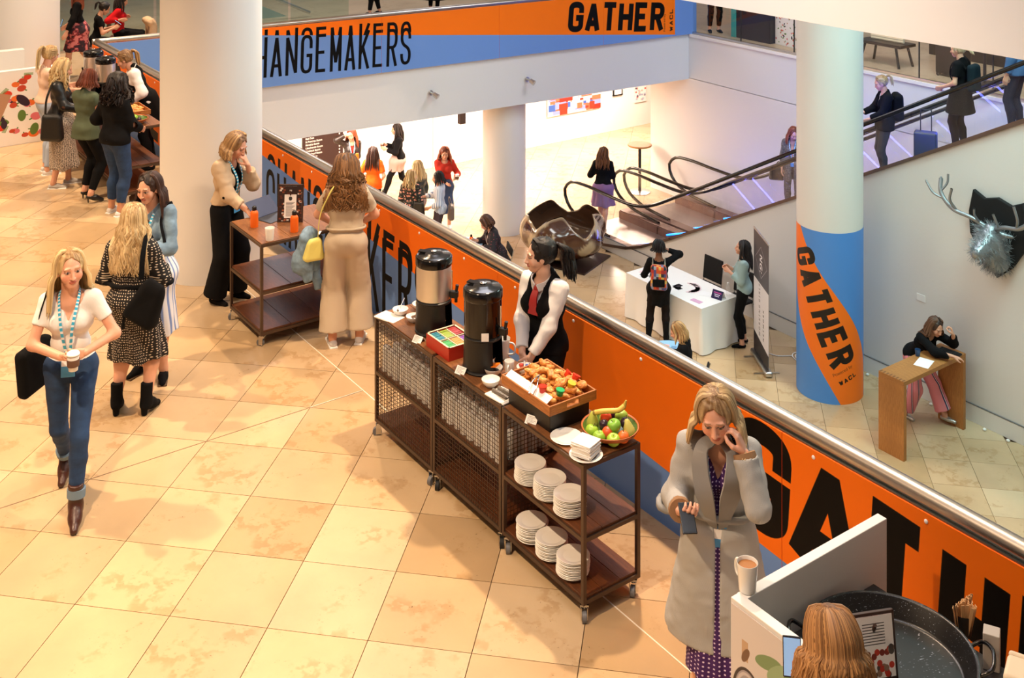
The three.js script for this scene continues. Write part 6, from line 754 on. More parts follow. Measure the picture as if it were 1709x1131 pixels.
for (const A of [q.j.anL, q.j.anR]) { const K = A === q.j.anL ? q.j.knL : q.j.knR, d = nrm(sb(K, A)); part('jeans_cuff', bar(...ad(A, sc(d, 0.05)), ...ad(A, sc(d, 0.105)), 0.058, 0.06, 18), cloth(0x7f95a8), q.root); }
cup(q, 'paper coffee cup held by the woman in white T-shirt', [0.06, 1.06, 0.36]); bag(q, 'tote_bag', 'black canvas tote on shoulder of woman in white T-shirt', [-0.25, 0.9, -0.12], [0.28, 0.33, 0.09], M.blackC, { taper: -0.05, ry: 1.0, rz: 0.1, straps: [[[-0.24, 1.05, -0.02], [-0.2, 1.3, 0.07], [-0.14, 1.49, 0.0], [-0.18, 1.32, -0.12], [-0.24, 1.05, -0.18]]], sw: 0.035 });
q = person({ label: 'woman with long blonde hair in spotted black midi dress', at: [-8.92, 0, -2.7, fc(176)], h: 1.64, detail: 1, w: 1.08, head: [-0.15, 0.12, 0], lf: [0.13, 0.125, 0, 0.2, 0.22], rf: [-0.11, 0.125, 0.02, -0.25, 0.22], rh: [-0.16, 1.13, 0.24], lh: [0.14, 1.08, 0.24], rp: [-0.5, -1, -0.3], lp: [0.5, -1, -0.3], skin: 0xe3a88a, hair: { c: [0xecd2a2, 0x94703f], len: 0.38, wave: 0.022, n: 120, open: 1.4, vol: 0.018 },
  wear: [['skirt', M.leopard, { hem: 0.44, top: 0.16, r0: 0.12, r1: 0.235, pleat: 0.022 }], ['top', M.leopard, { sleeve: 0.93, hem: 0.1, inf: 0.02, fold: 0.016, neck: 0.06 }], ['belt', M.blackC, { y: 0.14, inf: 0.03, r: 0.016, tie: 10 }], ['shoes', M.blackC, { boot: 0.13, heel: 0.055, heelR: 0.028 }]] });
bag(q, 'drawstring_bag', 'black drawstring bag on shoulder of the dress woman', [-0.2, 0.98, -0.2], [0.3, 0.34, 0.17], M.blackC, { taper: 0.45, rz: 0.45, straps: [[[-0.14, 1.14, -0.17], [-0.14, 1.32, -0.14], [-0.13, 1.43, -0.03], [-0.13, 1.36, 0.09]]], sw: 0.04 }); cup(q, 'white cup and saucer held up by the dress woman', [-0.02, 1.13, 0.36], 'china');
q = person({ label: 'dark-haired woman in pale denim jacket and striped skirt', at: [-9.5, 0, -3.04, fc(-12)], h: 1.7, detail: 1, head: [-0.12, 0.12, 0.04], lf: [0.13, 0.085, 0.05, 0.45], rf: [-0.1, 0.085, 0, -0.2], ...carry(0.28, 1.12), lp: [0.6, -0.9, -0.3], rp: [-0.6, -0.9, -0.3], skin: 0xe6ac8c, hair: { c: [0x4a2c20, 0x170d0a], len: 0.22, n: 90, part: 0.0, open: 1.35 },
  wear: [['skirt', M.stripes, { hem: 0.4, top: 0.1, r0: 0.13, r1: 0.235, pleat: 0.016 }], ['top', M.blackC, { sleeve: 0, hem: 0.05, vneck: 0.1 }], ['top', M.denim, { name: 'denim_jacket', sleeve: 0.8, hem: -0.03, inf: 0.024, open: 0.012, spread: 0.03, fold: 0.014, neck: 0.075, cuff: 0.045 }], ['collar', M.denim, { w: 0.055, y: 0.4 }], ['lanyard', M.lany, { y: 0.18, e: 0.036, badge: M.badge }], ['strap', M.blackC, { pts: [[0.13, 0.3, -0.12], [0.13, 0.47, -0.03], [0.125, 0.4, 0.08], [0.13, 0.26, 0.1]], e: 0.036, w: 0.025 }], ['strap', M.blackC, { pts: [[-0.13, 0.3, -0.12], [-0.13, 0.47, -0.03], [-0.125, 0.4, 0.08], [-0.13, 0.26, 0.1]], e: 0.036, w: 0.025 }], ['shoes', M.blackC, { low: false, sole: mat(0x5a4632, 0.9) }]] });
cup(q, 'white cup and saucer held by the woman in denim jacket', [-0.03, 1.13, 0.36], 'china');
q = person({ label: 'blonde woman in beige cardigan standing thoughtfully by the column', at: [-10.56, 0, -4.1, fc(66)], h: 1.66, detail: 1, lean: 0.1, head: [0.1, 0.42, 0], lf: [0.1, 0.085, 0.04, 0.1], rf: [-0.11, 0.085, -0.05, -0.1], rh: [-0.14, 0.985, 0.36], lh: [0.05, 1.36, 0.22], lp: [0.4, -1, 0.1], rhand: { dir: [0.25, -0.15, 1], palm: [0, -1, 0], curl: 0.3 }, lhand: { dir: [-0.35, 0.9, -0.15], palm: [-0.3, -0.1, -1], curl: 0.9 }, skin: 0xe2a687, hair: { c: CARAMEL, len: 0.1, n: 90, wave: 0.008, part: 0.02, vol: 0.016 },
  wear: [['pants', M.blackC, { wide: 0.035, len: 0.97, top: 0.16, rise: 1 }], ['top', M.blackC, { sleeve: 0, hem: 0.05, vneck: 0.08 }], ['top', M.beige, { name: 'cardigan', sleeve: 0.85, hem: 0.06, inf: 0.028, open: 0.04, spread: 0.03, fold: 0.018, neck: 0.08 }], ['lanyard', M.lany, { y: 0.12, badge: M.badge, print: M.badgeRed }], ['shoes', M.blackC, {}]] });
q = person({ label: 'curly-haired woman in beige jumpsuit seen from behind', at: [-9.03, 0, -4.62, fc(186)], h: 1.66, detail: 1, w: 1.08, lean: 0.08, head: [0.0, 0.4, 0], lf: [0.12, 0.085, -0.02, 0.25], rf: [-0.12, 0.085, 0.03, -0.2], lh: [0.13, 1.0, 0.3], rh: [-0.1, 1.0, 0.26], lp: [1, -0.3, -0.1], rp: [-1, -0.3, -0.1], skin: 0xe2a687, hair: { c: [0x8d6238, 0x2a170e], len: 0.33, wave: 0.042, freq: 21, n: 170, vol: 0.034, spread: 0.06, open: 1.2, layer: 0.12, ombre: 0.5 },
  wear: [['pants', M.linen, { name: 'jumpsuit_legs', wide: 0.045, len: 0.86, top: 0.16, rise: 1, inf: 0.012 }], ['top', M.linen, { name: 'jumpsuit_bodice', sleeve: 0.36, hem: 0.11, inf: 0.018, fold: 0.014, neck: 0.065 }], ['belt', M.linen, { y: 0.135, inf: 0.028, r: 0.012 }], ['shoes', M.sneaker, { sole: M.soleW }]] });
bag(q, 'handbag', 'pale yellow leather handbag on the jumpsuit woman\'s hip', [0.28, 0.87, -0.02], [0.2, 0.2, 0.09], mat(0xe6dc7a, 0.5), { taper: 0.35, ry: 0.5, straps: [[[0.25, 0.95, 0], [0.22, 1.2, -0.05], [0.11, 1.43, -0.06], [0.1, 1.4, 0.06]]], sw: 0.016 });
{ const t = own(q, 'folded_jacket', 'pale blue denim jacket hung over the yellow handbag', 'jacket'); const bs = [B([0.33, 0.98, 0.06], [0.4, 0.72, 0.06], 0.07, 0.09), B([0.36, 0.95, -0.0], [0.34, 0.62, 0.02], 0.05, 0.05), B([0.3, 0.8, 0.1], [0.26, 0.5, 0.1], 0.05, 0.04)], bb = boundsOf(bs, 0.04); part('cloth', netGeo(surfaceNets((x, y, z) => bonesD(bs, x, y, z, 0, 0.03) + fold(x * 1.5, y, z * 1.5, 0.03), bb[0], bb[1], 0.01), null, [0.33, 0.05, 0.1]), M.denim, t); }
q = person({ label: 'waitress in black waistcoat and red tie behind the trolley', at: [-6.42, 0, -4.86, fc(-38)], w: 0.9, h: 1.67, detail: 1, head: [-0.72, 0.02, 0], rh: [-0.03, 0.93, 0.22], lh: [0.05, 0.92, 0.23], rp: [-0.9, -0.4, -0.5], lp: [0.9, -0.4, -0.5], rhand: { dir: [0.6, -0.6, 0.4], palm: [0, 0, -1], curl: 0.5 }, lhand: { dir: [-0.6, -0.6, 0.4], palm: [0, 0, -1], curl: 0.6 }, skin: 0xefc0a4, hair: { c: BLACKH, len: 0.24, style: 'tail', n: 180, at: [0, 0.055, -0.125], vol: 0.012, wave: 0.016, thick: 0.05 },
  wear: [['pants', M.blackC, { top: 0.12, rise: 1 }], ['top', M.shirt, { name: 'shirt', sleeve: 0.93, hem: 0.06, inf: 0.016, fold: 0.012, neck: 0.07 }], ['collar', M.shirt, { w: 0.05 }], ['top', M.blackC, { name: 'waistcoat', sleeve: 0, hem: -0.03, inf: 0.034, vneck: 0.25, vw: 0.24, halter: 1, fold: 0.003, neck: 0.07 }], ['tie', M.tie], ['shoes', M.blackC, {}]] });
q = person({ label: 'blonde woman in long grey coat looking down at phone', at: [-4.14, 0, -4.28, fc(-14)], h: 1.72, detail: 1, lean: 0.06, w: 0.9, head: [-0.02, 0.26, 0.1], rh: [-0.17, 1.16, 0.27], lh: [0.13, 1.42, 0.15], lp: [0.35, -1, 0.25], rp: [-0.35, -1, -0.35], rhand: { dir: [0.45, 0.3, 0.8], palm: [0.3, 0.9, -0.3], curl: 0.7 }, lhand: { dir: [-0.3, 0.9, -0.1], palm: [-1, 0.1, -0.2], curl: 0.7 }, lf: [0.09, 0.085, 0.02, 0.1], rf: [-0.1, 0.085, 0, -0.1], skin: 0xe6ac90, hair: { c: ASH, len: 0.12, n: 110, part: 0.01, vol: 0.016 },
  wear: [['skirt', M.polka, { hem: 0.28, top: 0.1, r0: 0.09, r1: 0.16, pleat: 0.012, hipB: 0.02 }], ['top', M.polka, { sleeve: 0.5, hem: 0.02, vneck: 0.14, inf: 0.014 }], ['top', M.grey, { name: 'coat', sleeve: 0.95, hem: -0.5, inf: 0.024, flare: 0.075, open: 0.012, spread: 0.045, fold: 0.016, neck: 0.085, cuff: 0.038 }], ['lapel', M.grey, { y: 0.08, e: 0.05 }], ['lanyard', M.lany, { y: 0.1, badge: M.badge, e: 0.03 }], ['belt', M.grey, { y: 0.13, inf: 0.05, r: 0.02, tie: 12 }], ['shoes', M.boot, { heel: 0.02 }]] });
for (const [E2, W2] of [[q.j.elL, q.j.wrL], [q.j.elR, q.j.wrR]]) part('turned_cuff', bar(...lerp3(E2, W2, 0.84), ...lerp3(E2, W2, 1.0), 0.06, 0.056, 18), cloth(0xa98360), q.root);
phone(q, 'smartphone in hand of the woman in grey coat', [-0.13, 1.22, 0.38], -1.0, 0.3);
q = person({ label: 'woman with light brown hair photographing the pan', at: [-2.74, 0, -3.46, fc(176)], h: 1.61, detail: 1, head: [0.06, 0.35, 0], lh: [0.1, 1.21, 0.24], rh: [-0.16, 1.05, 0.2], lhand: { dir: [-0.1, 0.9, 0.2], palm: [-0.7, 0, -0.7], curl: 0.7 }, lp: [0.8, -0.8, 0], skin: 0xe6ac90, hair: { c: [0xbd8a54, 0x6a4526], len: 0.14, n: 230, vol: 0.016, open: 1.2, layer: 0.09, wave: 0.006 }, wear: [['top', print((u, v) => (dots(u, v, 5, 0.25, 0.6, 3) ? [120, 120, 130] : [236, 232, 228]), 0.2), { sleeve: 0.9, hem: -0.05, inf: 0.016 }], ['pants', M.jeans, {}], ['shoes', M.sneaker, {}], ['lanyard', mat(0xd8662a, 0.6), {}]] });
phone(q, 'lit white smartphone held up over the partition', [0.11, 1.24, 0.32], -0.25, Math.PI * 0.97, true);
// group around the far trolleys
q = person({ label: 'woman with blonde ponytail in pale pink top and light jeans', at: [-15.86, 0, -3.66, fc(130)], h: 1.7, head: [0.2, 0.25, 0], lh: [0.15, 1.1, 0.34], rh: [-0.18, 1.08, 0.36], hair: { c: BLOND, len: 0.3, style: 'tail', at: [0, 0.09, -0.12] }, wear: [['pants', M.paleJeans, { len: 0.96, top: 0.12, rise: 1 }], ['top', M.pink, { sleeve: 0.6, hem: 0.02, inf: 0.018 }], ['shoes', M.sneaker, { sole: M.soleW }]] });
q = person({ label: 'wavy-haired woman in black leather jacket and long spotted skirt', at: [-15.18, 0, -3.66, fc(104)], h: 1.64, head: [0.1, 0.3, 0], lh: [0.1, 1.05, 0.32], rh: [-0.14, 1.03, 0.3], lf: [0.09, 0.085, 0.1, 0.1], rf: [-0.1, 0.085, -0.06, -0.1], hair: { c: BLOND, len: 0.26, wave: 0.03, freq: 14, n: 60, vol: 0.02 }, wear: [['skirt', M.spots, { hem: 0.26, top: 0.1, r1: 0.21 }], ['top', M.blackL, { name: 'leather_jacket', sleeve: 0.93, hem: -0.04, inf: 0.026, open: 0.03, fold: 0.016 }], ['shoes', M.greyShoe, { sole: M.soleW }]] });
bag(q, 'shoulder_bag', 'black slouchy bag hanging from woman in leather jacket', [-0.2, 0.82, -0.06], [0.3, 0.34, 0.13], M.blackL, { ry: 1.3, straps: [[[-0.2, 0.98, 0.06], [-0.2, 1.25, 0.02], [-0.13, 1.42, -0.02], [-0.2, 1.2, -0.12], [-0.2, 0.98, -0.14]]] });
q = person({ label: 'auburn-haired woman in green blouse and black heels', at: [-14.37, 0, -3.78, fc(152)], h: 1.62, head: [0.1, 0.3, 0], lh: [0.1, 1.05, 0.3], rh: [-0.12, 1.05, 0.28], lf: [0.09, 0.14, 0.06, 0.1, 0.32], rf: [-0.12, 0.14, -0.03, -0.5, 0.32], hair: { c: [0x7a3a20, 0x32140c], len: 0.08, n: 60 }, wear: [['pants', M.blackC, { len: 0.95, inf: 0.004 }], ['top', M.green, { sleeve: 0.2, hem: -0.1, inf: 0.024, flare: 0.01, fold: 0.014 }], ['shoes', M.blackL, { low: true, heel: 0.07, heelR: 0.014, heelTip: 0.4 }]] });
q = person({ label: 'woman with big dark curls in black jacket and jeans', at: [-13.68, 0, -3.94, fc(150)], h: 1.66, w: 1.1, head: [0.25, 0.2, 0], lh: [0.28, 1.08, 0.2], rh: [-0.12, 1.0, 0.28], lhand: { dir: [0.5, 0.3, 0.7], curl: 1.0 }, skin: 0xc98f6c, hair: { c: [0x2c1c16, 0x090606], len: 0.2, wave: 0.04, freq: 18, vol: 0.045, n: 110, spread: 0.06, layer: 0.1, open: 1.1 }, wear: [['pants', M.jeans, { len: 0.9 }], ['top', M.blackC, { name: 'jacket', sleeve: 0.93, hem: -0.05, inf: 0.03, fold: 0.016 }], ['shoes', M.sneaker, { sole: M.soleW }]] });
{ const t = own(q, 'water_bottle', 'orange bottle held by woman with dark curls', 'bottle'); part('flask', lathe(bottleProfile, 18, 0.35, 1.07, 0.3), mat(0xf26a12, 0.35), t); part('cap', cyl(0.02, 0.02, 0.035, 14, 0.35, 1.245, 0.3), black, t); const f = own(q, 'snack_wrap', 'green wrapped snack held by woman with dark curls', 'snack'); part('wrap', bar(0.38, 1.06, 0.28, 0.44, 1.17, 0.22, 0.016, 0.012), mat(0x9fb56a, 0.6), f); }
q = person({ label: 'blonde waitress in white shirt bending over the far trolley', at: [-15.28, 0, -4.88, fc(-70)], h: 1.68, lean: 0.42, shift: [0, 0, 0.06], head: [-0.2, 0.4, 0], rh: [-0.15, 0.98, 0.5], lh: [0.2, 0.95, 0.3], hair: { c: CARAMEL, len: 0.2, style: 'tail' }, wear: [['pants', M.blackC, {}], ['top', M.shirt, { name: 'shirt', sleeve: 0.93, hem: -0.02, inf: 0.022, fold: 0.02 }], ['collar', M.shirt, { w: 0.05 }], ['top', M.blackC, { name: 'apron', sleeve: 0, hem: -0.3, inf: 0.03, vneck: 0.34, halter: 1 }], ['shoes', M.blackC, {}]] });
q = person({ label: 'woman in black top and red floral skirt striding past', at: [-21.6, 0, -5.55, fc(-70)], h: 1.7, lean: 0.08, head: [0, 0.15, 0], lf: [0.06, 0.085, 0.25, 0], rf: [-0.06, 0.12, -0.25, 0, 0.5], lh: [0.3, 0.9, 0.2], rh: [-0.26, 0.95, 0.2], hair: { c: RED, len: 0.28, n: 50 }, wear: [['skirt', M.redFloral, { hem: 0.52, top: 0.12, r1: 0.25 }], ['top', M.blackC, { sleeve: 0.93, hem: 0.06, inf: 0.02 }], ['shoes', M.blackC, {}]] });
phone(q, 'lit phone in hand of striding woman in floral skirt', [-0.26, 1.0, 0.3], -0.3, 0.2, true);
q = person({ label: 'dark-haired woman in black top seated looking at phone', at: [-22.3, 0, -6.05, fc(110)], h: 1.66, ...sit, lean: 0.15, head: [0, 0.5, 0], lh: [0.08, 0.78, 0.33], rh: [-0.1, 0.78, 0.32], hair: { c: DARK, len: 0.14, style: 'tail' }, wear: [['pants', M.blackC, {}], ['top', M.blackC, { sleeve: 0.3, hem: -0.03 }], ['shoes', M.blackC, {}]] });
phone(q, 'lit phone in hands of seated woman in black', [0, 0.86, 0.4], -0.9, 0, true);
q = person({ label: 'woman in bright red top beyond the seated woman', at: [-23.0, 0, -6.7, fc(100)], h: 1.66, ...sit, head: [0.2, 0.3, 0], hair: { c: DARK, len: 0.25 }, wear: [['pants', M.blackC, {}], ['top', cloth(0xc0141c), { sleeve: 0.93, hem: -0.03, inf: 0.02 }], ['shoes', M.blackC, {}]] });
function cafeChair(label, x, z, turn) { const t = thing('cafe_chair', label, 'chair', x, 0, z, turn); part('seat', rbox(0.42, 0.04, 0.4, 0.015, 0, 0.42, 0), mat(0x6a3a24, 0.5), t); part('backrest', rbox(0.4, 0.35, 0.025, 0.012, 0, 0.72, -0.2), mat(0x6a3a24, 0.5), t); for (const a of [-1, 1]) for (const b of [-1, 1]) part('leg', bar(a * 0.18, 0, b * 0.18, a * 0.17, 0.42, b * 0.17, 0.014), mat(0x6a3a24, 0.5), t); return t; }
cafeChair('brown chair under the seated woman in black', -22.3, -6.05, fc(110)); cafeChair('brown chair under the woman in red', -23.0, -6.7, fc(100)); cafeChair('brown wooden chair draped with a pale coat', -21.8, -6.7, fc(-60));
{ const bs = [B([-0.2, 0.9, -0.2], [0.2, 0.9, -0.2], 0.07, 0.07), B([-0.16, 0.88, -0.24], [-0.18, 0.5, -0.26], 0.07, 0.09), B([0.16, 0.88, -0.24], [0.18, 0.45, -0.26], 0.07, 0.09), B([0, 0.88, -0.25], [0, 0.5, -0.28], 0.08, 0.09)], bb = boundsOf(bs, 0.04); solo('draped_coat', 'pale beige coat hung on the brown chair', 'coat', netGeo(surfaceNets((x, y, z) => bonesD(bs, x, y, z, 0, 0.04) + fold(x, y, z, 0.03), bb[0], bb[1], 0.016), null, [0, -0.2, 0.15]), cloth(0xcdb090), -21.8, 0, -6.7, fc(-60)); }
q = person({ label: 'person in black trousers walking on the landing above the bridge', at: [-24.75, 0, -13.45, fc(-60)], h: 1.72, lf: [0.05, 0.085, 0.15, 0], rf: [-0.05, 0.085, -0.15, 0], hair: { c: BROWN, len: 0.2, n: 20 }, wear: [['pants', M.blackC, {}], ['top', M.brownL, { sleeve: 0.93, hem: -0.3, inf: 0.03 }], ['shoes', M.blackC, {}]] });
q = person({ label: 'person in long black coat on the landing above the bridge', at: [-24.3, 0, -14.9, fc(160)], h: 1.72, hair: { c: DARK, len: 0.2, n: 20 }, wear: [['pants', M.blackC, {}], ['top', M.blackC, { name: 'coat', sleeve: 0.93, hem: -0.62, inf: 0.04, flare: 0.14 }], ['shoes', M.blackC, {}]] });
q = person({ label: 'person in black trousers standing behind the gallery glass', at: [-18.1, 0, -18.55, fc(10)], h: 1.7, hair: { c: DARK, len: 0.2, n: 20 }, wear: [['pants', M.blackC, { len: 0.92 }], ['top', M.blackC, { sleeve: 0.93, hem: -0.05 }], ['shoes', M.blackC, {}]] });
// lower hall
q = person({ label: 'woman in dark leather jacket shading her eyes by the directory', at: [-22.55, LO, -11.68, fc(15)], h: 1.7, head: [-0.5, 0.1, 0], rh: [-0.14, 1.6, 0.12], rp: [-0.9, 0, 0.2], lh: [0.0, 1.12, 0.25], rhand: { dir: [0.9, 0.1, 0.1], palm: [0, -0.3, -1] }, hair: { c: RED, len: 0.25 }, wear: [['pants', M.blackC, {}], ['top', M.red, { sleeve: 0, hem: 0 }], ['top', M.brownL, { name: 'leather_jacket', sleeve: 0.93, hem: -0.03, inf: 0.026, open: 0.03 }], ['lanyard', M.lany, {}], ['shoes', M.blackC, {}]] });
{ const t = own(q, 'water_bottle', 'orange bottle held by woman in dark leather jacket', 'bottle'); part('flask', lathe(bottleProfile, 16, 0.08, 1.1, 0.33), mat(0xf26a12, 0.35), t); part('cap', cyl(0.02, 0.02, 0.03, 12, 0.08, 1.27, 0.33), black, t); }
q = person({ label: 'long-haired person in bright orange T-shirt seen from behind', at: [-21.05, LO, -11.4, fc(178)], h: 1.68, lh: [0.2, 1.05, 0.15], rh: [-0.2, 1.0, 0.12], hair: { c: [0x4a2a1c, 0x1c0e0a], len: 0.34 }, wear: [['pants', M.blackC, {}], ['top', M.orange, { sleeve: 0.4, hem: -0.1, inf: 0.024, fold: 0.014 }], ['shoes', M.blackC, {}]] });
q = person({ label: 'woman in black jacket and short pink skirt striding with cup', at: [-22.4, LO, -12.8, fc(-84)], h: 1.72, lean: 0.04, rh: [-0.1, 1.16, 0.3], lh: [0.12, 1.12, 0.28], lf: [0.05, 0.085, 0.33, 0], rf: [-0.05, 0.16, -0.36, 0, 0.6], hip: 0.86, hair: { c: DARK, len: 0.26 }, wear: [['skirt', M.tan, { hem: 0.62, top: 0.1, r1: 0.19 }], ['top', M.blackC, { sleeve: 0.93, hem: -0.02, inf: 0.026 }], ['pants', cloth(0x131214), { len: 0.97, inf: 0.002, name: 'tights' }], ['shoes', M.blackL, { boot: 0.1, heel: 0.04 }]] });
cup(q, 'white cup carried by the striding woman', [-0.05, 1.14, 0.38]);
q = person({ label: 'red-haired woman in red jacket holding takeaway cup and phone', at: [-20.15, LO, -12.62, fc(8)], h: 1.7, head: [0.0, 0.2, 0], lh: [0.22, 1.12, 0.25], rh: [0.0, 1.02, 0.25], hair: { c: RED, len: 0.22, fringe: true }, wear: [['skirt', M.navy, { hem: 0.35, top: 0.1, r1: 0.2 }], ['top', M.red, { name: 'jacket', sleeve: 0.93, hem: 0.0, inf: 0.024 }], ['shoes', M.sneaker, {}]] });
cup(q, 'takeaway cup in hand of the red-haired woman', [0.24, 1.1, 0.34]);
q = person({ label: 'blonde woman in black floral blouse with back turned', at: [-19.3, LO, -11.3, fc(160)], h: 1.64, head: [-0.5, 0.1, 0], hair: { c: BLOND, len: 0.22, wave: 0.012 }, wear: [['pants', M.blackC, {}], ['top', M.floral, { sleeve: 0.85, hem: -0.08, inf: 0.03, fold: 0.016 }], ['shoes', M.blackC, {}]] });
bag(q, 'shoulder_bag', 'black shoulder bag carried by woman in floral blouse', [-0.22, 0.95, -0.1], [0.26, 0.26, 0.1], M.blackL, { straps: [[[-0.2, 1.05, -0.08], [-0.14, 1.38, -0.06], [-0.12, 1.36, 0.06]]] });
q = person({ label: 'blonde woman in dark green leather jacket facing the group', at: [-19.72, LO, -11.72, fc(-130)], h: 1.66, head: [0.3, 0.1, 0], hair: { c: BLOND, len: 0.26 }, wear: [['skirt', M.tan, { hem: 0.3, top: 0.08, r1: 0.19 }], ['top', M.darkGreen, { name: 'leather_jacket', sleeve: 0.93, hem: -0.03, inf: 0.028 }], ['shoes', M.blackC, {}]] });
q = person({ label: 'black-haired woman in striped shirt with grey-brown handbag', at: [-18.9, LO, -11.72, fc(-95)], h: 1.64, head: [0.0, 0.1, 0], rh: [-0.12, 1.12, 0.4], lh: [0.16, 1.0, 0.2], hair: { c: BLACKH, len: 0.1 }, wear: [['pants', cloth(0x4a3f44), {}], ['top', M.shirtStripe, { sleeve: 0.8, hem: -0.06, inf: 0.026, fold: 0.016 }], ['shoes', M.sneaker, {}]] });
bag(q, 'handbag', 'grey-brown flap handbag on arm of woman in striped shirt', [0.05, 0.88, -0.24], [0.3, 0.28, 0.13], leather(0x6b5c50), { ry: 0.2, straps: [[[-0.05, 1.0, -0.24], [0.0, 1.15, -0.2], [0.1, 1.15, -0.2], [0.16, 1.0, -0.24]]] });
q = person({ label: 'curly-haired woman in dark spotted blouse writing at blue table', at: [-17.1, LO, -11.88, fc(-75)], h: 1.68, ...sit, w: 1.1, lean: 0.3, head: [0, 0.5, 0], rh: [-0.1, 0.8, 0.42], lh: [0.2, 0.79, 0.4], hair: { c: [0x5a3420, 0x28140c], len: 0.06, wave: 0.02, freq: 14, vol: 0.03 }, wear: [['pants', M.blackC, {}], ['top', M.darkDots, { sleeve: 0.85, hem: -0.08, inf: 0.03, fold: 0.016, vneck: 0.12 }], ['lanyard', cloth(0xe8d8d0), {}], ['shoes', M.blackC, {}]] });
q = person({ label: 'woman in black jacket and lilac skirt walking toward escalator', at: [-18.15, LO, -15.3, fc(170)], h: 1.7, head: [-0.7, 0.2, 0], lh: [0.2, 1.1, 0.25], rh: [-0.1, 1.1, 0.28], lf: [0.05, 0.085, 0.2, 0], rf: [-0.05, 0.11, -0.25, 0, 0.5], hair: { c: [0x8a5a34, 0x3c2214], len: 0.3, wave: 0.015 }, wear: [['skirt', cloth(0x8c6a94), { hem: 0.5, top: 0.1, r1: 0.25 }], ['top', M.blackC, { sleeve: 0.93, hem: -0.06, inf: 0.028 }], ['shoes', M.blackC, {}]] });
q = person({ label: 'short-haired woman with patchwork backpack at the white desk', at: [-13.58, LO, -12.64, fc(172)], h: 1.66, skin: 0x8a5638, head: [-0.2, 0.1, 0], rh: [-0.12, 1.5, 0.14], rp: [-1, -0.3, 0.1], lh: [0.16, 1.12, 0.26], lf: [0.17, 0.1, -0.02, 0.2], rf: [-0.12, 0.1, 0.05, -0.1], hair: { c: BLACKH, len: 0.02, n: 40, capLow: -0.07 }, wear: [['skirt', M.blackC, { hem: 0.62, top: 0.12, r1: 0.18 }], ['top', M.blackC, { sleeve: 0.93, hem: 0, inf: 0.014, neck: 0.1 }], ['pants', cloth(0x1a1210), { len: 0.97, inf: 0.002, name: 'tights' }], ['shoes', M.blackC, { boot: 0.25, heel: 0.02 }]] });
backpack(q, 'orange and grey patchwork backpack on woman at white desk', M.patchwork, { pocket: M.blackC, sm: cloth(0x9a9488), y: 0.24 });
q = person({ label: 'long-haired woman in pale teal sweater beside the banner', at: [-12.72, LO, -13.7, fc(-100)], h: 1.7, head: [-0.1, -0.15, 0], rh: [-0.06, 1.22, 0.22], lh: [0.06, 1.2, 0.22], hair: { c: BLACKH, len: 0.3 }, wear: [['pants', M.blackC, { len: 0.92 }], ['top', M.teal, { sleeve: 0.85, hem: -0.06, inf: 0.026, fold: 0.012 }], ['shoes', M.blackC, { low: true }]] });
q = person({ label: 'blonde woman in black seated at the round blue table', at: [-11.72, LO, -11.5, fc(-105)], h: 1.66, ...sit, lean: 0.2, head: [0.1, 0.4, 0], rh: [-0.08, 0.84, 0.32], lh: [0.1, 0.84, 0.3], hair: { c: CARAMEL, len: 0.13 }, wear: [['pants', M.blackC, {}], ['top', M.blackC, { sleeve: 0.8, hem: -0.06, inf: 0.024 }], ['shoes', M.blackC, {}]] });
q = person({ label: 'woman in pink striped trousers leaning over the oak table', at: [-9.69, LO, -14.06, fc(30)], h: 1.68, lean: 0.62, hip: 0.86, shift: [0, 0, -0.08], head: [-0.1, 0.35, 0], lh: [0.1, 1.36, 0.5], rh: [-0.05, 1.14, 0.62], lp: [0.7, -1, 0.4], rp: [-0.9, -0.6, 0], rhand: { dir: [0.7, -0.2, 0.5], palm: [0, -1, 0], curl: 0.3 }, lhand: { dir: [-0.1, 1, -0.3], palm: [-0.6, 0, -0.7], curl: 0.9 }, lf: [0.2, 0.085, 0.3, 0.3], rf: [-0.16, 0.085, -0.12, 0.0], hair: { c: [0x6a4630, 0x201310], len: 0.2 }, wear: [['pants', M.pinkStripe, { wide: 0.03, len: 0.85, top: 0.14, rise: 1 }], ['top', M.blackC, { name: 'blazer', sleeve: 0.9, hem: -0.04, inf: 0.024, vneck: 0.1 }], ['shoes', M.silver, { low: true }]] });
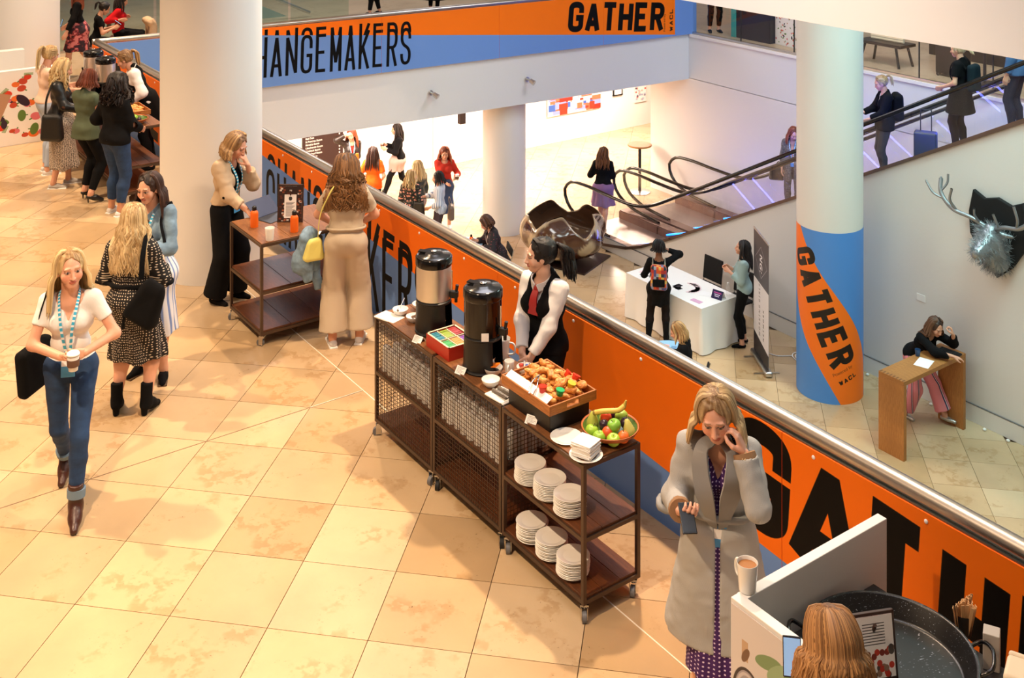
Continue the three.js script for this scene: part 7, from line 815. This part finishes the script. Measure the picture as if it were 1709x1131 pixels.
// on the escalators
const EY = (x) => Math.max(LO, LO + 0.536 * (x + 16.4) + 0.02);
q = person({ label: 'red-haired woman in tweed jacket riding the escalator', at: [-14.5, EY(-14.5), -17.0, fc(-20)], h: 1.64, head: [0.4, 0.4, 0], lh: [0.2, 1.05, 0.28], rh: [-0.2, 0.85, 0.1], hair: { c: RED, len: 0.2 }, wear: [['pants', M.tweed, { len: 0.95 }], ['top', M.tweed, { name: 'jacket', sleeve: 0.9, hem: -0.3, inf: 0.028, open: 0.03 }], ['lanyard', M.lany, {}], ['shoes', M.blackC, {}]] });
bag(q, 'handbag', 'black handbag held by red-haired woman on escalator', [-0.3, 0.72, 0.05], [0.3, 0.26, 0.12], M.blackL, { straps: [[[-0.36, 0.82, 0.05], [-0.26, 0.95, 0.06], [-0.2, 0.82, 0.05]]] });
q = person({ label: 'woman with blonde ponytail and black backpack on the escalator', at: [-11.25, EY(-11.25), -15.4, fc(-92)], h: 1.66, head: [0, 0.3, 0], rh: [-0.08, 1.05, 0.34], lh: [0.15, 1.0, 0.3], hair: { c: ASH, len: 0.16, style: 'tail', at: [0, 0.08, -0.12] }, wear: [['pants', cloth(0x3c3c3e), {}], ['top', M.shirt, { sleeve: 0, hem: 0, neck: 0.06 }], ['top', M.blackC, { name: 'jacket', sleeve: 0.93, hem: -0.12, inf: 0.026, open: 0.02 }], ['shoes', M.blackC, {}]] });
backpack(q, 'black backpack with white lettering worn on the escalator', M.blackC, { dim: [0.3, 0.44, 0.18] });
q = person({ label: 'blonde woman phoning on the escalator in black frilled top', at: [-9.9, EY(-9.9), -15.4, fc(-135)], h: 1.68, head: [0.15, 0.1, 0], rh: [-0.12, 1.52, 0.12], rp: [-1, -0.6, 0.2], lh: [0.2, 1.0, 0.2], hair: { c: [0xe0cba6, 0xa98a62], len: 0.06, style: 'tail', at: [0, 0.0, -0.12] }, wear: [['pants', M.blackC, {}], ['top', M.blackC, { sleeve: 0.35, hem: -0.3, inf: 0.024, flare: 0.06 }], ['shoes', M.blackC, {}]] });
backpack(q, 'dark teal backpack worn by the phoning woman', cloth(0x17262c), {});
q = person({ label: 'person in blue denim shirt at the top of the escalator', at: [-9.0, EY(-9.0), -15.4, fc(-135)], h: 1.74, hair: { c: DARK, len: 0.1 }, wear: [['pants', cloth(0x1a2238), {}], ['top', cloth(0x4a6a94), { sleeve: 0.93, hem: -0.08, inf: 0.028 }], ['shoes', M.blackC, {}]] });
bag(q, 'shoulder_bag', 'dark red bag beside the person in denim shirt', [-0.34, 1.05, -0.05], [0.34, 0.5, 0.18], cloth(0x6a1c26), { straps: [[[-0.3, 1.25, 0], [-0.16, 1.45, 0], [-0.16, 1.4, -0.1]]] });
{ const t = thing('suitcase', 'small dark grey suitcase on the escalator', 'suitcase', -10.5, EY(-10.5) , -15.4, 0.5); part('shell', rbox(0.34, 0.48, 0.2, 0.03, 0, 0.28, 0), mat(0x33363c, 0.5), t); part('pull_handle', [bar(-0.08, 0.5, -0.06, -0.08, 0.85, -0.06, 0.008), bar(0.08, 0.5, -0.06, 0.08, 0.85, -0.06, 0.008), bar(-0.08, 0.85, -0.06, 0.08, 0.85, -0.06, 0.01)], rubber, t); for (const s of [-1, 1]) part('wheel', bar(s * 0.13, 0.03, -0.02, s * 0.13, 0.03, 0.02, 0.03, 0.03, 12), rubber, t); }
renderer.render(scene, camera);
